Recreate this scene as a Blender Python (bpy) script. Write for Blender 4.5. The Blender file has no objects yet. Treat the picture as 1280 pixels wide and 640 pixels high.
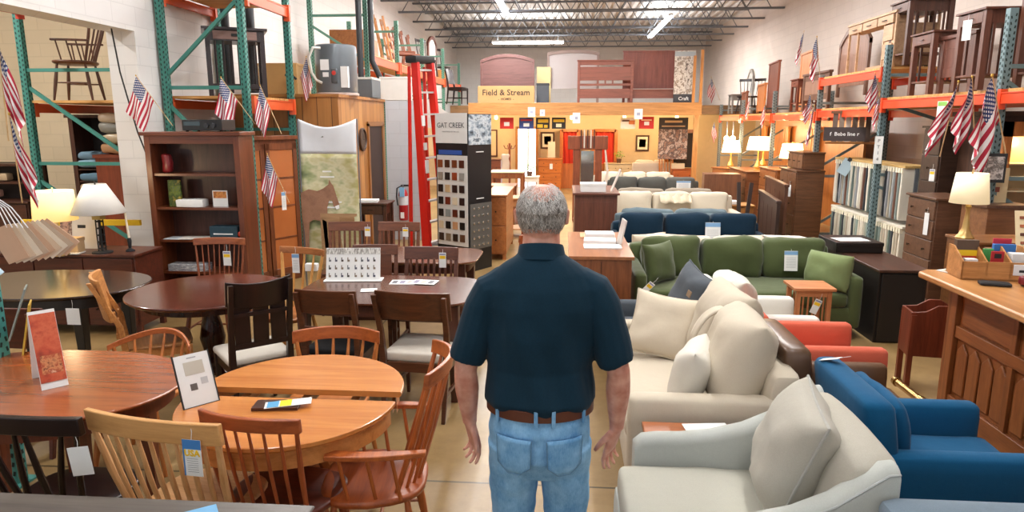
import bpy, bmesh, math, random
from mathutils import Vector, Matrix, Euler, noise
random.seed(11)
COL = bpy.context.scene.collection
R = math.radians
PI = math.pi
# ---------------------------------------------------------------- camera model (room axis = +Y, eye 2.0 m)
FPX = 860.0; PITCH = R(11.05); YAW = R(4.3); EYE = 2.0
def _ray(px, py):
    x = (px-640)/FPX; y = (320-py)/FPX
    fh = math.cos(PITCH)+y*math.sin(PITCH); u = -math.sin(PITCH)+y*math.cos(PITCH)
    return (x*math.cos(YAW)-fh*math.sin(YAW), x*math.sin(YAW)+fh*math.cos(YAW), u)
def PZ(px, py, z=0.0):
    r = _ray(px, py); t = (z-EYE)/r[2]; return Vector((r[0]*t, r[1]*t, z))
def PY(px, py, y):
    r = _ray(px, py); t = y/r[1]; return Vector((r[0]*t, y, EYE+r[2]*t))
def PX(px, py, x):
    r = _ray(px, py); t = x/r[0]; return Vector((x, r[1]*t, EYE+r[2]*t))
# ---------------------------------------------------------------- materials
def lin(h):
    if isinstance(h, tuple): return h
    h = h.lstrip('#'); v = [int(h[i:i+2], 16)/255 for i in (0, 2, 4)]
    return tuple((c/12.92 if c <= .04045 else ((c+.055)/1.055)**2.4) for c in v)
_mc = {}
def _new(name):
    m = bpy.data.materials.new(name); m.use_nodes = True
    nt = m.node_tree; b = nt.nodes['Principled BSDF']
    return m, nt, b
def N(nt, t, **kw):
    n = nt.nodes.new(t)
    for k, v in kw.items():
        if k in n.inputs: n.inputs[k].default_value = v
        else: setattr(n, k, v)
    return n
def plain(col, rough=.6, metal=0.0, spec=.5, coat=0.0):
    k = ('p', col, rough, metal, spec, coat)
    if k in _mc: return _mc[k]
    m, nt, b = _new('paint_'+str(len(_mc)))
    tc = N(nt, 'ShaderNodeTexCoord'); nz = N(nt, 'ShaderNodeTexNoise', Scale=9.0, Detail=3.0)
    nt.links.new(tc.outputs['Object'], nz.inputs['Vector'])
    mr = N(nt, 'ShaderNodeMapRange'); mr.inputs[3].default_value = .93; mr.inputs[4].default_value = 1.06
    nt.links.new(nz.outputs['Fac'], mr.inputs[0])
    mx = N(nt, 'ShaderNodeMix', data_type='RGBA', blend_type='MULTIPLY'); mx.inputs[0].default_value = 1
    mx.inputs[6].default_value = (*lin(col), 1)
    nt.links.new(mr.outputs[0], mx.inputs[7]); nt.links.new(mx.outputs[2], b.inputs['Base Color'])
    b.inputs['Roughness'].default_value = rough; b.inputs['Metallic'].default_value = metal
    b.inputs['Specular IOR Level'].default_value = spec; b.inputs['Coat Weight'].default_value = coat
    _mc[k] = m; return m
def wood(col, col2=None, axis='x', rough=.38, scale=1.0, coat=.08):
    k = ('w', col, col2, axis, rough, scale, coat)
    if k in _mc: return _mc[k]
    m, nt, b = _new('wood_'+str(len(_mc)))
    c1 = lin(col); c2 = lin(col2) if col2 else tuple(c*.55 for c in c1)
    tc = N(nt, 'ShaderNodeTexCoord'); mp = N(nt, 'ShaderNodeMapping')
    s = {'x': (.7, 9, 9), 'y': (9, .7, 9), 'z': (9, 9, .7)}[axis]
    mp.inputs['Scale'].default_value = tuple(v*scale for v in s)
    nt.links.new(tc.outputs['Object'], mp.inputs['Vector'])
    n1 = N(nt, 'ShaderNodeTexNoise', Scale=2.2, Detail=6.0, Roughness=.62, Distortion=.7)
    nt.links.new(mp.outputs[0], n1.inputs['Vector'])
    n2 = N(nt, 'ShaderNodeTexNoise', Scale=14.0, Detail=2.0)
    nt.links.new(mp.outputs[0], n2.inputs['Vector'])
    ad = N(nt, 'ShaderNodeMath', operation='MULTIPLY_ADD'); ad.inputs[1].default_value = .3
    nt.links.new(n2.outputs['Fac'], ad.inputs[0]); nt.links.new(n1.outputs['Fac'], ad.inputs[2])
    cr = N(nt, 'ShaderNodeValToRGB')
    cr.color_ramp.elements[0].position = .42; cr.color_ramp.elements[0].color = (*c2, 1)
    cr.color_ramp.elements[1].position = .78; cr.color_ramp.elements[1].color = (*c1, 1)
    nt.links.new(ad.outputs[0], cr.inputs[0]); nt.links.new(cr.outputs[0], b.inputs['Base Color'])
    b.inputs['Roughness'].default_value = rough; b.inputs['Coat Weight'].default_value = coat
    b.inputs['Coat Roughness'].default_value = .25
    _mc[k] = m; return m
def fabric(col, col2=None, scale=1.0, rough=.92, bump=.12, sheen=.08, big=.12):
    k = ('f', col, col2, scale, rough, bump, sheen, big)
    if k in _mc: return _mc[k]
    m, nt, b = _new('fabric_'+str(len(_mc)))
    c1 = lin(col); c2 = lin(col2) if col2 else tuple(c*.8 for c in c1)
    tc = N(nt, 'ShaderNodeTexCoord')
    n1 = N(nt, 'ShaderNodeTexNoise', Scale=260.0*scale, Detail=2.0)
    n2 = N(nt, 'ShaderNodeTexNoise', Scale=5.0, Detail=3.0)
    for n in (n1, n2): nt.links.new(tc.outputs['Object'], n.inputs['Vector'])
    mx = N(nt, 'ShaderNodeMix', data_type='RGBA')
    mx.inputs[6].default_value = (*c1, 1); mx.inputs[7].default_value = (*c2, 1)
    mm = N(nt, 'ShaderNodeMath', operation='MULTIPLY_ADD'); mm.inputs[1].default_value = .7; mm.inputs[2].default_value = 0
    nt.links.new(n1.outputs['Fac'], mm.inputs[0])
    ma = N(nt, 'ShaderNodeMath', operation='MULTIPLY_ADD'); ma.inputs[1].default_value = big
    nt.links.new(n2.outputs['Fac'], ma.inputs[0]); nt.links.new(mm.outputs[0], ma.inputs[2])
    nt.links.new(ma.outputs[0], mx.inputs[0]); nt.links.new(mx.outputs[2], b.inputs['Base Color'])
    bp = N(nt, 'ShaderNodeBump'); bp.inputs['Strength'].default_value = bump; bp.inputs['Distance'].default_value = .002
    nt.links.new(n1.outputs['Fac'], bp.inputs['Height'])
    bp2 = N(nt, 'ShaderNodeBump'); bp2.inputs['Strength'].default_value = .35; bp2.inputs['Distance'].default_value = .02
    nt.links.new(n2.outputs['Fac'], bp2.inputs['Height']); nt.links.new(bp.outputs[0], bp2.inputs['Normal'])
    nt.links.new(bp2.outputs[0], b.inputs['Normal'])
    b.inputs['Roughness'].default_value = rough; b.inputs['Sheen Weight'].default_value = sheen; b.inputs['Specular IOR Level'].default_value = .22
    _mc[k] = m; return m
def emit(col, strength):
    k = ('e', col, strength)
    if k in _mc: return _mc[k]
    m, nt, b = _new('lit_'+str(len(_mc)))
    b.inputs['Base Color'].default_value = (*lin(col), 1)
    b.inputs['Emission Color'].default_value = (*lin(col), 1); b.inputs['Emission Strength'].default_value = strength
    _mc[k] = m; return m
def blotch(cols, scale=6.0, rough=.6, stretch=(1, 1, 1)):
    """printed picture: several flat inks broken up by noise"""
    k = ('b', tuple(cols), scale, rough, stretch)
    if k in _mc: return _mc[k]
    m, nt, b = _new('print_'+str(len(_mc)))
    tc = N(nt, 'ShaderNodeTexCoord'); mp = N(nt, 'ShaderNodeMapping'); mp.inputs['Scale'].default_value = stretch
    nt.links.new(tc.outputs['Object'], mp.inputs['Vector'])
    n1 = N(nt, 'ShaderNodeTexNoise', Scale=scale, Detail=4.0, Roughness=.65); nt.links.new(mp.outputs[0], n1.inputs['Vector'])
    cr = N(nt, 'ShaderNodeValToRGB'); e = cr.color_ramp.elements
    n = len(cols)
    for i, c in enumerate(cols):
        p = .34+.32*i/(n-1)
        if i < 2: e[i].position = p; e[i].color = (*lin(c), 1)
        else:
            q = e.new(p); q.color = (*lin(c), 1)
    nt.links.new(n1.outputs['Fac'], cr.inputs[0]); nt.links.new(cr.outputs[0], b.inputs['Base Color'])
    b.inputs['Roughness'].default_value = rough
    _mc[k] = m; return m
def glassy(col='#ffffff', rough=.05, alpha=.25):
    k = ('g', col, rough, alpha)
    if k in _mc: return _mc[k]
    m, nt, b = _new('glass_'+str(len(_mc)))
    b.inputs['Base Color'].default_value = (*lin(col), 1); b.inputs['Roughness'].default_value = rough
    b.inputs['Alpha'].default_value = alpha; _mc[k] = m; return m
# ---------------------------------------------------------------- mesh builder
class M:
    def __init__(s, T=None): s.v = []; s.f = []; s.m = []; s.T = T or Matrix(); s.uv = None
    def add(s, vs, fs, mi=0):
        o = len(s.v); T = s.T
        s.v += [tuple(T @ Vector(p)) for p in vs]
        s.f += [tuple(i+o for i in f) for f in fs]; s.m += [mi]*len(fs); return s
    def box(s, x0, x1, y0, y1, z0, z1, mi=0):
        return s.add([(x, y, z) for z in (z0, z1) for y in (y0, y1) for x in (x0, x1)],
                     [(0, 2, 3, 1), (4, 5, 7, 6), (0, 1, 5, 4), (2, 6, 7, 3), (0, 4, 6, 2), (1, 3, 7, 5)], mi)
    def bx(s, c, size, rot=(0, 0, 0), mi=0):
        Mx = Matrix.Translation(c) @ Euler(rot).to_matrix().to_4x4()
        a, b, d = (v/2 for v in size)
        vs = [tuple(Mx @ Vector((x, y, z))) for z in (-d, d) for y in (-b, b) for x in (-a, a)]
        return s.add(vs, [(0, 2, 3, 1), (4, 5, 7, 6), (0, 1, 5, 4), (2, 6, 7, 3), (0, 4, 6, 2), (1, 3, 7, 5)], mi)
    def rings(s, rings, mi=0, cap=True, close=True):
        n = len(rings[0]); vs = [p for r in rings for p in r]; fs = []
        for k in range(len(rings)-1):
            for i in range(n if close else n-1):
                j = (i+1) % n; fs.append((k*n+i, k*n+j, (k+1)*n+j, (k+1)*n+i))
        if cap and close: fs += [tuple(reversed(range(n))), tuple((len(rings)-1)*n+i for i in range(n))]
        return s.add(vs, fs, mi)
    def tube(s, pts, rad, n=8, mi=0, flat=1.0, up=None):
        pts = [Vector(p) for p in pts]; rs = rad if isinstance(rad, (list, tuple)) else [rad]*len(pts)
        rr = []; prev = None
        for i, p in enumerate(pts):
            d = (pts[min(i+1, len(pts)-1)]-pts[max(i-1, 0)]).normalized()
            u = Vector(up) if up else (prev if prev else (Vector((0, 0, 1)) if abs(d.z) < .9 else Vector((1, 0, 0))))
            a = d.cross(u)
            if a.length < 1e-4: a = d.cross(Vector((1, 0, 0)))
            a.normalize(); b = a.cross(d).normalized(); prev = b
            rr.append([tuple(p+a*math.cos(2*PI*k/n)*rs[i]+b*math.sin(2*PI*k/n)*rs[i]*flat) for k in range(n)])
        return s.rings(rr, mi)
    def cyl(s, p, q, r0, r1=None, n=10, mi=0): return s.tube([p, q], [r0, r0 if r1 is None else r1], n, mi)
    def lathe(s, prof, c=(0, 0, 0), n=20, mi=0):
        return s.rings([[(c[0]+max(r, 1e-4)*math.cos(2*PI*k/n), c[1]+max(r, 1e-4)*math.sin(2*PI*k/n), c[2]+z) for k in range(n)] for r, z in prof], mi)
    def prism(s, poly, z0, z1, mi=0, plane='xy'):
        n = len(poly)
        def P(a, b, c): return (a, b, c) if plane == 'xy' else ((a, c, b) if plane == 'xz' else (c, a, b))
        vs = [P(a, b, z0) for a, b in poly]+[P(a, b, z1) for a, b in poly]
        fs = [tuple(reversed(range(n))), tuple(range(n, 2*n))]+[(i, (i+1) % n, n+(i+1) % n, n+i) for i in range(n)]
        return s.add(vs, fs, mi)
    def soft(s, c, size, r=.05, puff=(0, 0, 0), rot=(0, 0, 0), n=8, mi=0, wr=0.0, seed=0, fn=None):
        Mx = Matrix.Translation(c) @ Euler(rot).to_matrix().to_4x4()
        h = [v/2 for v in size]; r = min(r, *[q*.98 for q in h])
        vs = []; fs = []
        for ax in range(3):
            for sg in (-1, 1):
                o = len(vs)
                for i in range(n+1):
                    for j in range(n+1):
                        u = math.sin(PI/2*(2*i/n-1)); v = math.sin(PI/2*(2*j/n-1))
                        p = [0, 0, 0]; p[ax] = sg; p[(ax+1) % 3] = u; p[(ax+2) % 3] = v
                        P = Vector((p[0]*h[0], p[1]*h[1], p[2]*h[2]))
                        Q = Vector([max(-(h[k]-r), min(h[k]-r, P[k])) for k in range(3)])
                        d = (P-Q).normalized(); W = Q+d*r
                        t = [W[k]/h[k] for k in range(3)]
                        for k in range(3):
                            if puff[k]: W[k] += puff[k]*max(-1, min(1, t[k]*1.3))*max(0, 1-t[(k+1) % 3]**2)*max(0, 1-t[(k+2) % 3]**2)
                        if wr: W += d*wr*noise.noise(Vector((W.x*7+seed*3.1, W.y*7, W.z*7+seed)))
                        if fn: W = fn(W, t)
                        vs.append(tuple(Mx @ W))
                for i in range(n):
                    for j in range(n):
                        a = o+i*(n+1)+j; q = (a, a+n+1, a+n+2, a+1)
                        fs.append(q if sg > 0 else q[::-1])
        return s.add(vs, fs, mi)
    def pillow(s, w, h, t, n=14, mi=0, seed=0, pinch=.08, wr=.012):
        """knife-edge cushion standing in the XZ plane, thickness along Y, bottom edge at z=0"""
        vs = []; fs = []
        for sg in (-1, 1):
            o = len(vs)
            for i in range(n+1):
                for j in range(n+1):
                    u = math.sin(PI/2*(2*i/n-1)); v = math.sin(PI/2*(2*j/n-1))
                    e = (max(0, 1-u**4)*max(0, 1-v**4))**.55
                    px = w/2*u*(1-pinch*(1-v*v)); pz = h/2*v*(1-pinch*(1-u*u))
                    ed = 0 if (abs(u) > .999 or abs(v) > .999) else 1
                    y = sg*t/2*e + ed*wr*noise.noise(Vector((px*9+seed*5, sg*2+seed, pz*9)))
                    vs.append((px, y, pz+h/2))
            for i in range(n):
                for j in range(n):
                    a = o+i*(n+1)+j; q = (a, a+n+1, a+n+2, a+1)
                    fs.append(q if sg < 0 else q[::-1])
        return s.add(vs, fs, mi)
    def grid(s, fn, nu, nv, mi=0, uv=True):
        vs = [fn(i/nu, j/nv) for i in range(nu+1) for j in range(nv+1)]
        fs = [(i*(nv+1)+j, (i+1)*(nv+1)+j, (i+1)*(nv+1)+j+1, i*(nv+1)+j+1) for i in range(nu) for j in range(nv)]
        if uv: s.uv = [(i/nu, j/nv) for i in range(nu+1) for j in range(nv+1)]
        return s.add(vs, fs, mi)
    def build(s, name, mats, parent=None, ang=38, bev=0, merge=True, solid=0, sub=0):
        me = bpy.data.meshes.new(name); me.from_pydata(s.v, [], s.f)
        mats = mats if isinstance(mats, (list, tuple)) else [mats]
        for m in mats: me.materials.append(m)
        me.polygons.foreach_set('material_index', s.m)
        if s.uv:
            ul = me.uv_layers.new(name='UVMap')
            for l in me.loops: ul.data[l.index].uv = s.uv[l.vertex_index]
        elif merge:
            b = bmesh.new(); b.from_mesh(me); bmesh.ops.remove_doubles(b, verts=b.verts, dist=1e-5)
            bmesh.ops.recalc_face_normals(b, faces=b.faces); b.to_mesh(me); b.free()
        me.polygons.foreach_set('use_smooth', [True]*len(me.polygons))
        me.set_sharp_from_angle(angle=R(ang)); me.update()
        o = bpy.data.objects.new(name, me); COL.objects.link(o)
        if parent: o.parent = parent
        if solid:
            q = o.modifiers.new('thickness', 'SOLIDIFY'); q.thickness = solid; q.offset = 0
        if bev:
            q = o.modifiers.new('bevel', 'BEVEL'); q.width = bev; q.segments = 2; q.limit_method = 'ANGLE'; q.angle_limit = R(40)
        if sub:
            q = o.modifiers.new('subdivision', 'SUBSURF'); q.levels = sub; q.render_levels = sub
        return o
def tag(o, label=None, cat=None, group=None, kind=None):
    if label: o['label'] = label
    if cat: o['category'] = cat
    if group: o['group'] = group
    if kind: o['kind'] = kind
    return o
def thing(name, label, cat, loc=(0, 0, 0), rz=0, group=None, rot=None):
    o = bpy.data.objects.new(name, None); COL.objects.link(o); o.empty_display_size = .1
    o.location = loc; o.rotation_euler = rot if rot else (0, 0, rz)
    return tag(o, label, cat, group)
def dup(root, loc=None, rz=None, label=None, group=None, scale=None, rot=None):
    r = root.copy(); COL.objects.link(r)
    if loc is not None: r.location = loc
    if rz is not None: r.rotation_euler = (0, 0, rz)
    if rot is not None: r.rotation_euler = rot
    if scale: r.scale = scale
    if label: r['label'] = label
    if group: r['group'] = group
    for ch in list(root.children):
        c = ch.copy(); COL.objects.link(c); c.parent = r
        for g in list(ch.children):
            d = g.copy(); COL.objects.link(d); d.parent = c
    return r
def struct(o): o['kind'] = 'structure'; return o
def text(body, size, mat, parent=None, name='lettering', Mx=None, ext=.0008, bold=0.0, sx=1.0):
    cu = bpy.data.curves.new('t', 'FONT'); cu.body = body; cu.size = size; cu.extrude = ext; cu.offset = bold
    cu.align_x = 'CENTER'; cu.align_y = 'CENTER'; cu.resolution_u = 2
    t = bpy.data.objects.new('t', cu); COL.objects.link(t)
    bpy.context.view_layer.update()
    me = bpy.data.meshes.new_from_object(t); bpy.data.objects.remove(t); bpy.data.curves.remove(cu)
    me.transform((Mx or Matrix()) @ Matrix.Diagonal((sx, 1, 1, 1))); me.materials.clear(); me.materials.append(mat)
    o = bpy.data.objects.new(name, me); COL.objects.link(o)
    if parent: o.parent = parent
    return o
def MX(loc=(0, 0, 0), rot=(0, 0, 0), sc=None):
    m = Matrix.Translation(loc) @ Euler(rot).to_matrix().to_4x4()
    return m @ Matrix.Diagonal((*sc, 1)) if sc else m
FRONT = (PI/2, 0, 0)       # lettering that reads from -Y
white_paper = plain('#e9eae8', .75); black_ink = plain('#1c1c1e', .6); grey_ink = plain('#9a9a9a', .7)
# ================================================================ THE SETTING
def floor_mat():
    m, nt, b = _new('concrete_floor')
    tc = N(nt, 'ShaderNodeTexCoord')
    n1 = N(nt, 'ShaderNodeTexNoise', Scale=.9, Detail=8.0, Roughness=.65); n2 = N(nt, 'ShaderNodeTexNoise', Scale=9.0, Detail=6.0, Roughness=.7)
    for n in (n1, n2): nt.links.new(tc.outputs['Object'], n.inputs['Vector'])
    cr = N(nt, 'ShaderNodeValToRGB'); e = cr.color_ramp.elements
    e[0].position = .3; e[0].color = (*lin('#785d36'), 1); e[1].position = .7; e[1].color = (*lin('#a3875a'), 1)
    ad = N(nt, 'ShaderNodeMath', operation='MULTIPLY_ADD'); ad.inputs[1].default_value = .35
    nt.links.new(n2.outputs['Fac'], ad.inputs[0]); nt.links.new(n1.outputs['Fac'], ad.inputs[2])
    sb = N(nt, 'ShaderNodeMath', operation='SUBTRACT'); sb.inputs[1].default_value = .17; nt.links.new(ad.outputs[0], sb.inputs[0])
    nt.links.new(sb.outputs[0], cr.inputs[0])
    mp = N(nt, 'ShaderNodeMapping'); mp.inputs['Location'].default_value = (1.8, .06, 0)
    nt.links.new(tc.outputs['Object'], mp.inputs['Vector'])
    br = N(nt, 'ShaderNodeTexBrick', offset=0.0); br.inputs['Scale'].default_value = 1; br.inputs['Brick Width'].default_value = 3.6; br.inputs['Row Height'].default_value = 3.6
    br.inputs['Mortar Size'].default_value = .008; br.inputs['Mortar Smooth'].default_value = 0
    nt.links.new(mp.outputs[0], br.inputs['Vector'])
    mx = N(nt, 'ShaderNodeMix', data_type='RGBA'); mx.inputs[7].default_value = (*lin('#4a3c22'), 1)
    nt.links.new(br.outputs['Fac'], mx.inputs[0]); nt.links.new(cr.outputs[0], mx.inputs[6]); nt.links.new(mx.outputs[2], b.inputs['Base Color'])
    b.inputs['Roughness'].default_value = .38
    return m
def block_mat(col, name):
    m, nt, b = _new(name)
    tc = N(nt, 'ShaderNodeTexCoord'); sp = N(nt, 'ShaderNodeSeparateXYZ'); nt.links.new(tc.outputs['Object'], sp.inputs[0])
    ax = N(nt, 'ShaderNodeMath', operation='ADD'); nt.links.new(sp.outputs[0], ax.inputs[0]); nt.links.new(sp.outputs[1], ax.inputs[1])
    cb = N(nt, 'ShaderNodeCombineXYZ'); nt.links.new(ax.outputs[0], cb.inputs[0]); nt.links.new(sp.outputs[2], cb.inputs[1])
    br = N(nt, 'ShaderNodeTexBrick'); br.inputs['Scale'].default_value = 1; br.inputs['Brick Width'].default_value = .4; br.inputs['Row Height'].default_value = .2
    br.inputs['Mortar Size'].default_value = .006; c = lin(col)
    br.inputs['Color1'].default_value = (*c, 1); br.inputs['Color2'].default_value = (*[v*.96 for v in c], 1); br.inputs['Mortar'].default_value = (*[v*.88 for v in c], 1)
    nt.links.new(cb.outputs[0], br.inputs['Vector'])
    nz = N(nt, 'ShaderNodeTexNoise', Scale=1.2, Detail=5.0); nt.links.new(tc.outputs['Object'], nz.inputs['Vector'])
    mr = N(nt, 'ShaderNodeMapRange'); mr.inputs[3].default_value = .86; mr.inputs[4].default_value = 1.08; nt.links.new(nz.outputs['Fac'], mr.inputs[0])
    mx = N(nt, 'ShaderNodeMix', data_type='RGBA', blend_type='MULTIPLY'); mx.inputs[0].default_value = 1
    nt.links.new(br.outputs['Color'], mx.inputs[6]); nt.links.new(mr.outputs[0], mx.inputs[7]); nt.links.new(mx.outputs[2], b.inputs['Base Color'])
    bp = N(nt, 'ShaderNodeBump'); bp.inputs['Strength'].default_value = .3; bp.inputs['Distance'].default_value = .006
    iv = N(nt, 'ShaderNodeMath', operation='SUBTRACT'); iv.inputs[0].default_value = 1; nt.links.new(br.outputs['Fac'], iv.inputs[1])
    nt.links.new(iv.outputs[0], bp.inputs['Height']); nt.links.new(bp.outputs[0], b.inputs['Normal'])
    b.inputs['Roughness'].default_value = .7
    return m
XL, XR, YF, YB, ZC = -4.6, 5.74, -5.0, 30.0, 5.5
AL = -12.0      # annex left wall
w_grey = block_mat('#e2dfdb', 'painted_block_white'); w_cool = block_mat('#bcc1c6', 'painted_block_cool'); w_tan = block_mat('#d9c5a4', 'painted_block_cream')
w_right = block_mat('#d8cdc4', 'painted_block_right')
struct(M().box(AL-.2, XR+.2, YF, YB+.2, -.2, 0).build('floor', floor_mat()))
struct(M().box(XR, XR+.2, YF, YB+.2, 0, ZC).build('wall_right', w_right))
struct(M().box(XL-.32, XL, 7.35, YB+.2, 0, ZC).build('wall_left', w_grey))
struct(M().box(XL-.32, XL, YF, 7.35, 2.95, ZC).build('trim_1', w_grey))                 # header over the opening to the side room
struct(M().box(XL, XR, YB, YB+.2, 0, ZC).build('wall_back', w_grey))
struct(M().box(AL, XL-.32, 10.6, 10.8, 0, ZC).build('wall_annex', w_tan))
struct(M().box(AL-.2, AL, YF, 10.8, 0, ZC).build('wall_annex_left', w_tan))
# fluted metal roof deck
m = M(); prof = []; x = AL
while x < XR+.2: prof += [(x, ZC), (x+.09, ZC), (x+.13, ZC+.08), (x+.22, ZC+.08)]; x += .26
m.rings([[(a, YF, b) for a, b in prof], [(a, YB+.2, b) for a, b in prof]], cap=False, close=False)
m.box(AL-.2, XR+.2, YF, YB+.2, ZC+.1, ZC+.2)
struct(m.build('ceiling', plain('#d3d5d7', .5, .1), ang=20))
steel = plain('#6c7178', .55, .3)
for k in range(13):
    y = 6.6+k*1.85; m = M()
    for dx in (-.03, .03):
        m.bx(((XL+XR)/2, y+dx, ZC-.03), (XR-XL, .035, .045)); m.bx(((XL+XR)/2, y+dx, ZC-.55), (XR-XL, .035, .045))
    q = XL+.1; up = True
    while q < XR-.4:
        m.cyl((q, y, ZC-.55 if up else ZC-.03), (q+.33, y, ZC-.03 if up else ZC-.55), .013, n=5); q += .33; up = not up
    struct(m.build('trim_%d' % (k+2), steel))
# ---- strip lights
tube_on = emit('#f4f6ff', 22.0); fix_white = plain('#dfe0e2', .4)
def strip_light(a, b, label, power=60, size=.14):
    a, b = Vector(a), Vector(b); L = (b-a).length; c = (a+b)/2; rz = math.atan2(b.y-a.y, b.x-a.x)
    t = thing('strip_light', label, 'ceiling light', c, rz, 'fluorescent strips under the roof')
    M().prism([(-.09, .06), (.09, .06), (.05, .12), (-.05, .12)], -L/2, L/2, plane='yz').build('housing', fix_white, t)
    m = M()
    for s in (-.045, .045): M().cyl((-L/2+.03, s, .03), (L/2-.03, s, .03), .022).build('tube', tube_on, t)
    for s in (-L/2+.2, L/2-.2): M().cyl((s, 0, .12), (s, 0, ZC-c.z), .006, n=5).build('hanger', steel, t)
    ld = bpy.data.lights.new('strip_lamp', 'AREA'); ld.shape = 'RECTANGLE'; ld.size = L*.95; ld.size_y = size; ld.energy = power; ld.color = (1, .965, .91)
    lo = bpy.data.objects.new('strip_lamp', ld); COL.objects.link(lo); lo.location = c+Vector((0, 0, -.01)); lo.rotation_euler = (0, 0, rz)
    l2 = ld.copy(); l2.energy = power*.3; lu = bpy.data.objects.new('strip_lamp', l2); COL.objects.link(lu); lu.location = c+Vector((0, 0, .14)); lu.rotation_euler = (PI, 0, rz)
    return t
zz = 4.85
pa = PZ(812, 48, zz); strip_light(pa, (pa.x, pa.y-4.9, zz), 'long lit fluorescent strip running towards the back on the right of the roof', 260)
pb = PZ(633, 20, zz); strip_light(pb, (pb.x, pb.y-4.0, zz), 'lit fluorescent strip at upper left of the roof, its far end pointing down the aisle', 220)
pc = PY(660, 55, 24.5); strip_light((PY(615, 55, 24.5).x, 24.5, pc.z), (PY(705, 55, 24.5).x, 24.5, pc.z), 'lit fluorescent strip hung crossways above the loft headboards', 200)
# strips continued out of the frame, added unseen to brighten shop and side room
for (x, y, e) in [(-1.6, 0.2, 35), (1.6, 0.2, 30), (-1.6, 4.6, 80), (2.2, 4.6, 85), (-1.6, 8.8, 110), (2.2, 8.8, 120), (-1.6, 13, 130), (2.2, 13, 140), (-7.5, 5.0, 150), (-7.5, 0, 60)]:
    strip_light((x, y, zz), (x, y+2.9, zz), 'unseen fluorescent strip added under the roof to brighten the shop', e)
# ================================================================ CHAIRS (front is local -Y, back is +Y)
cherry = ('#a8552a', '#7a3516'); cherry_lt = ('#c47a3c', '#95501f'); maple = ('#e0b07c', '#c28c55'); brown = ('#5f3623', '#3a1f14'); dark = ('#241513', '#150c0b'); espresso = ('#2a1714', '#160c0b'); honey = ('#cf8846', '#9a5824')
def W(c, ax='x', **k): return wood(c[0], c[1], ax, **k)
def crest_mesh(w, h, z, y, bow, th=.02, arch=0, tilt=.1, drop=0, taper=0, n=16, out=0):
    rr = []
    for i in range(n+1):
        u = 2*i/n-1; x = u*w/2; yy = y-bow*u*u; z1 = z+arch*(1-u*u)-drop*u*u; hh = h*(1-taper*abs(u)**2); z0 = z1-hh
        rr.append([(x*(1-out*0), yy-th/2-tilt*hh, z0), (x, yy+th/2-tilt*hh, z0), (x*(1+out), yy+th/2, z1), (x*(1+out), yy-th/2, z1)])
    return M().rings(rr)
def seat_outline(w, d, front=.0, n=28, pw=3.2, back=0.82):
    o = []
    for k in range(n):
        a = 2*PI*k/n; c, s = math.cos(a), math.sin(a)
        x = math.copysign(abs(c)**(2/pw), c)*w/2; y = math.copysign(abs(s)**(2/pw), s)*d/2
        if y > 0: x *= back+(1-back)*(1-y/(d/2))
        o.append((x, y))
    return o
def scaled(o, s, cx=0, cy=0): return [(cx+(x-cx)*s, cy+(y-cy)*s) for x, y in o]
def seat_mesh(w, d, z, th=.04, **k):
    o = seat_outline(w, d, **k); m = M()
    def ring(s, zz): return [(x*s, y*s, zz) for x, y in o]
    return m.rings([ring(.9, z-th), ring(.985, z-th*.7), ring(1, z-th*.3), ring(.985, z-.004), ring(.93, z), ring(.5, z-.01), ring(.1, z-.012)])
def turned_leg(p, q, r=.018):
    P, Q = Vector(p), Vector(q); ts = [0, .1, .2, .45, .7, .95, 1]; rs = [.7, .8, .95, 1.15, 1, .7, .62]
    return M().tube([P.lerp(Q, t) for t in ts], [r*k for k in rs], 10)
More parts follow.
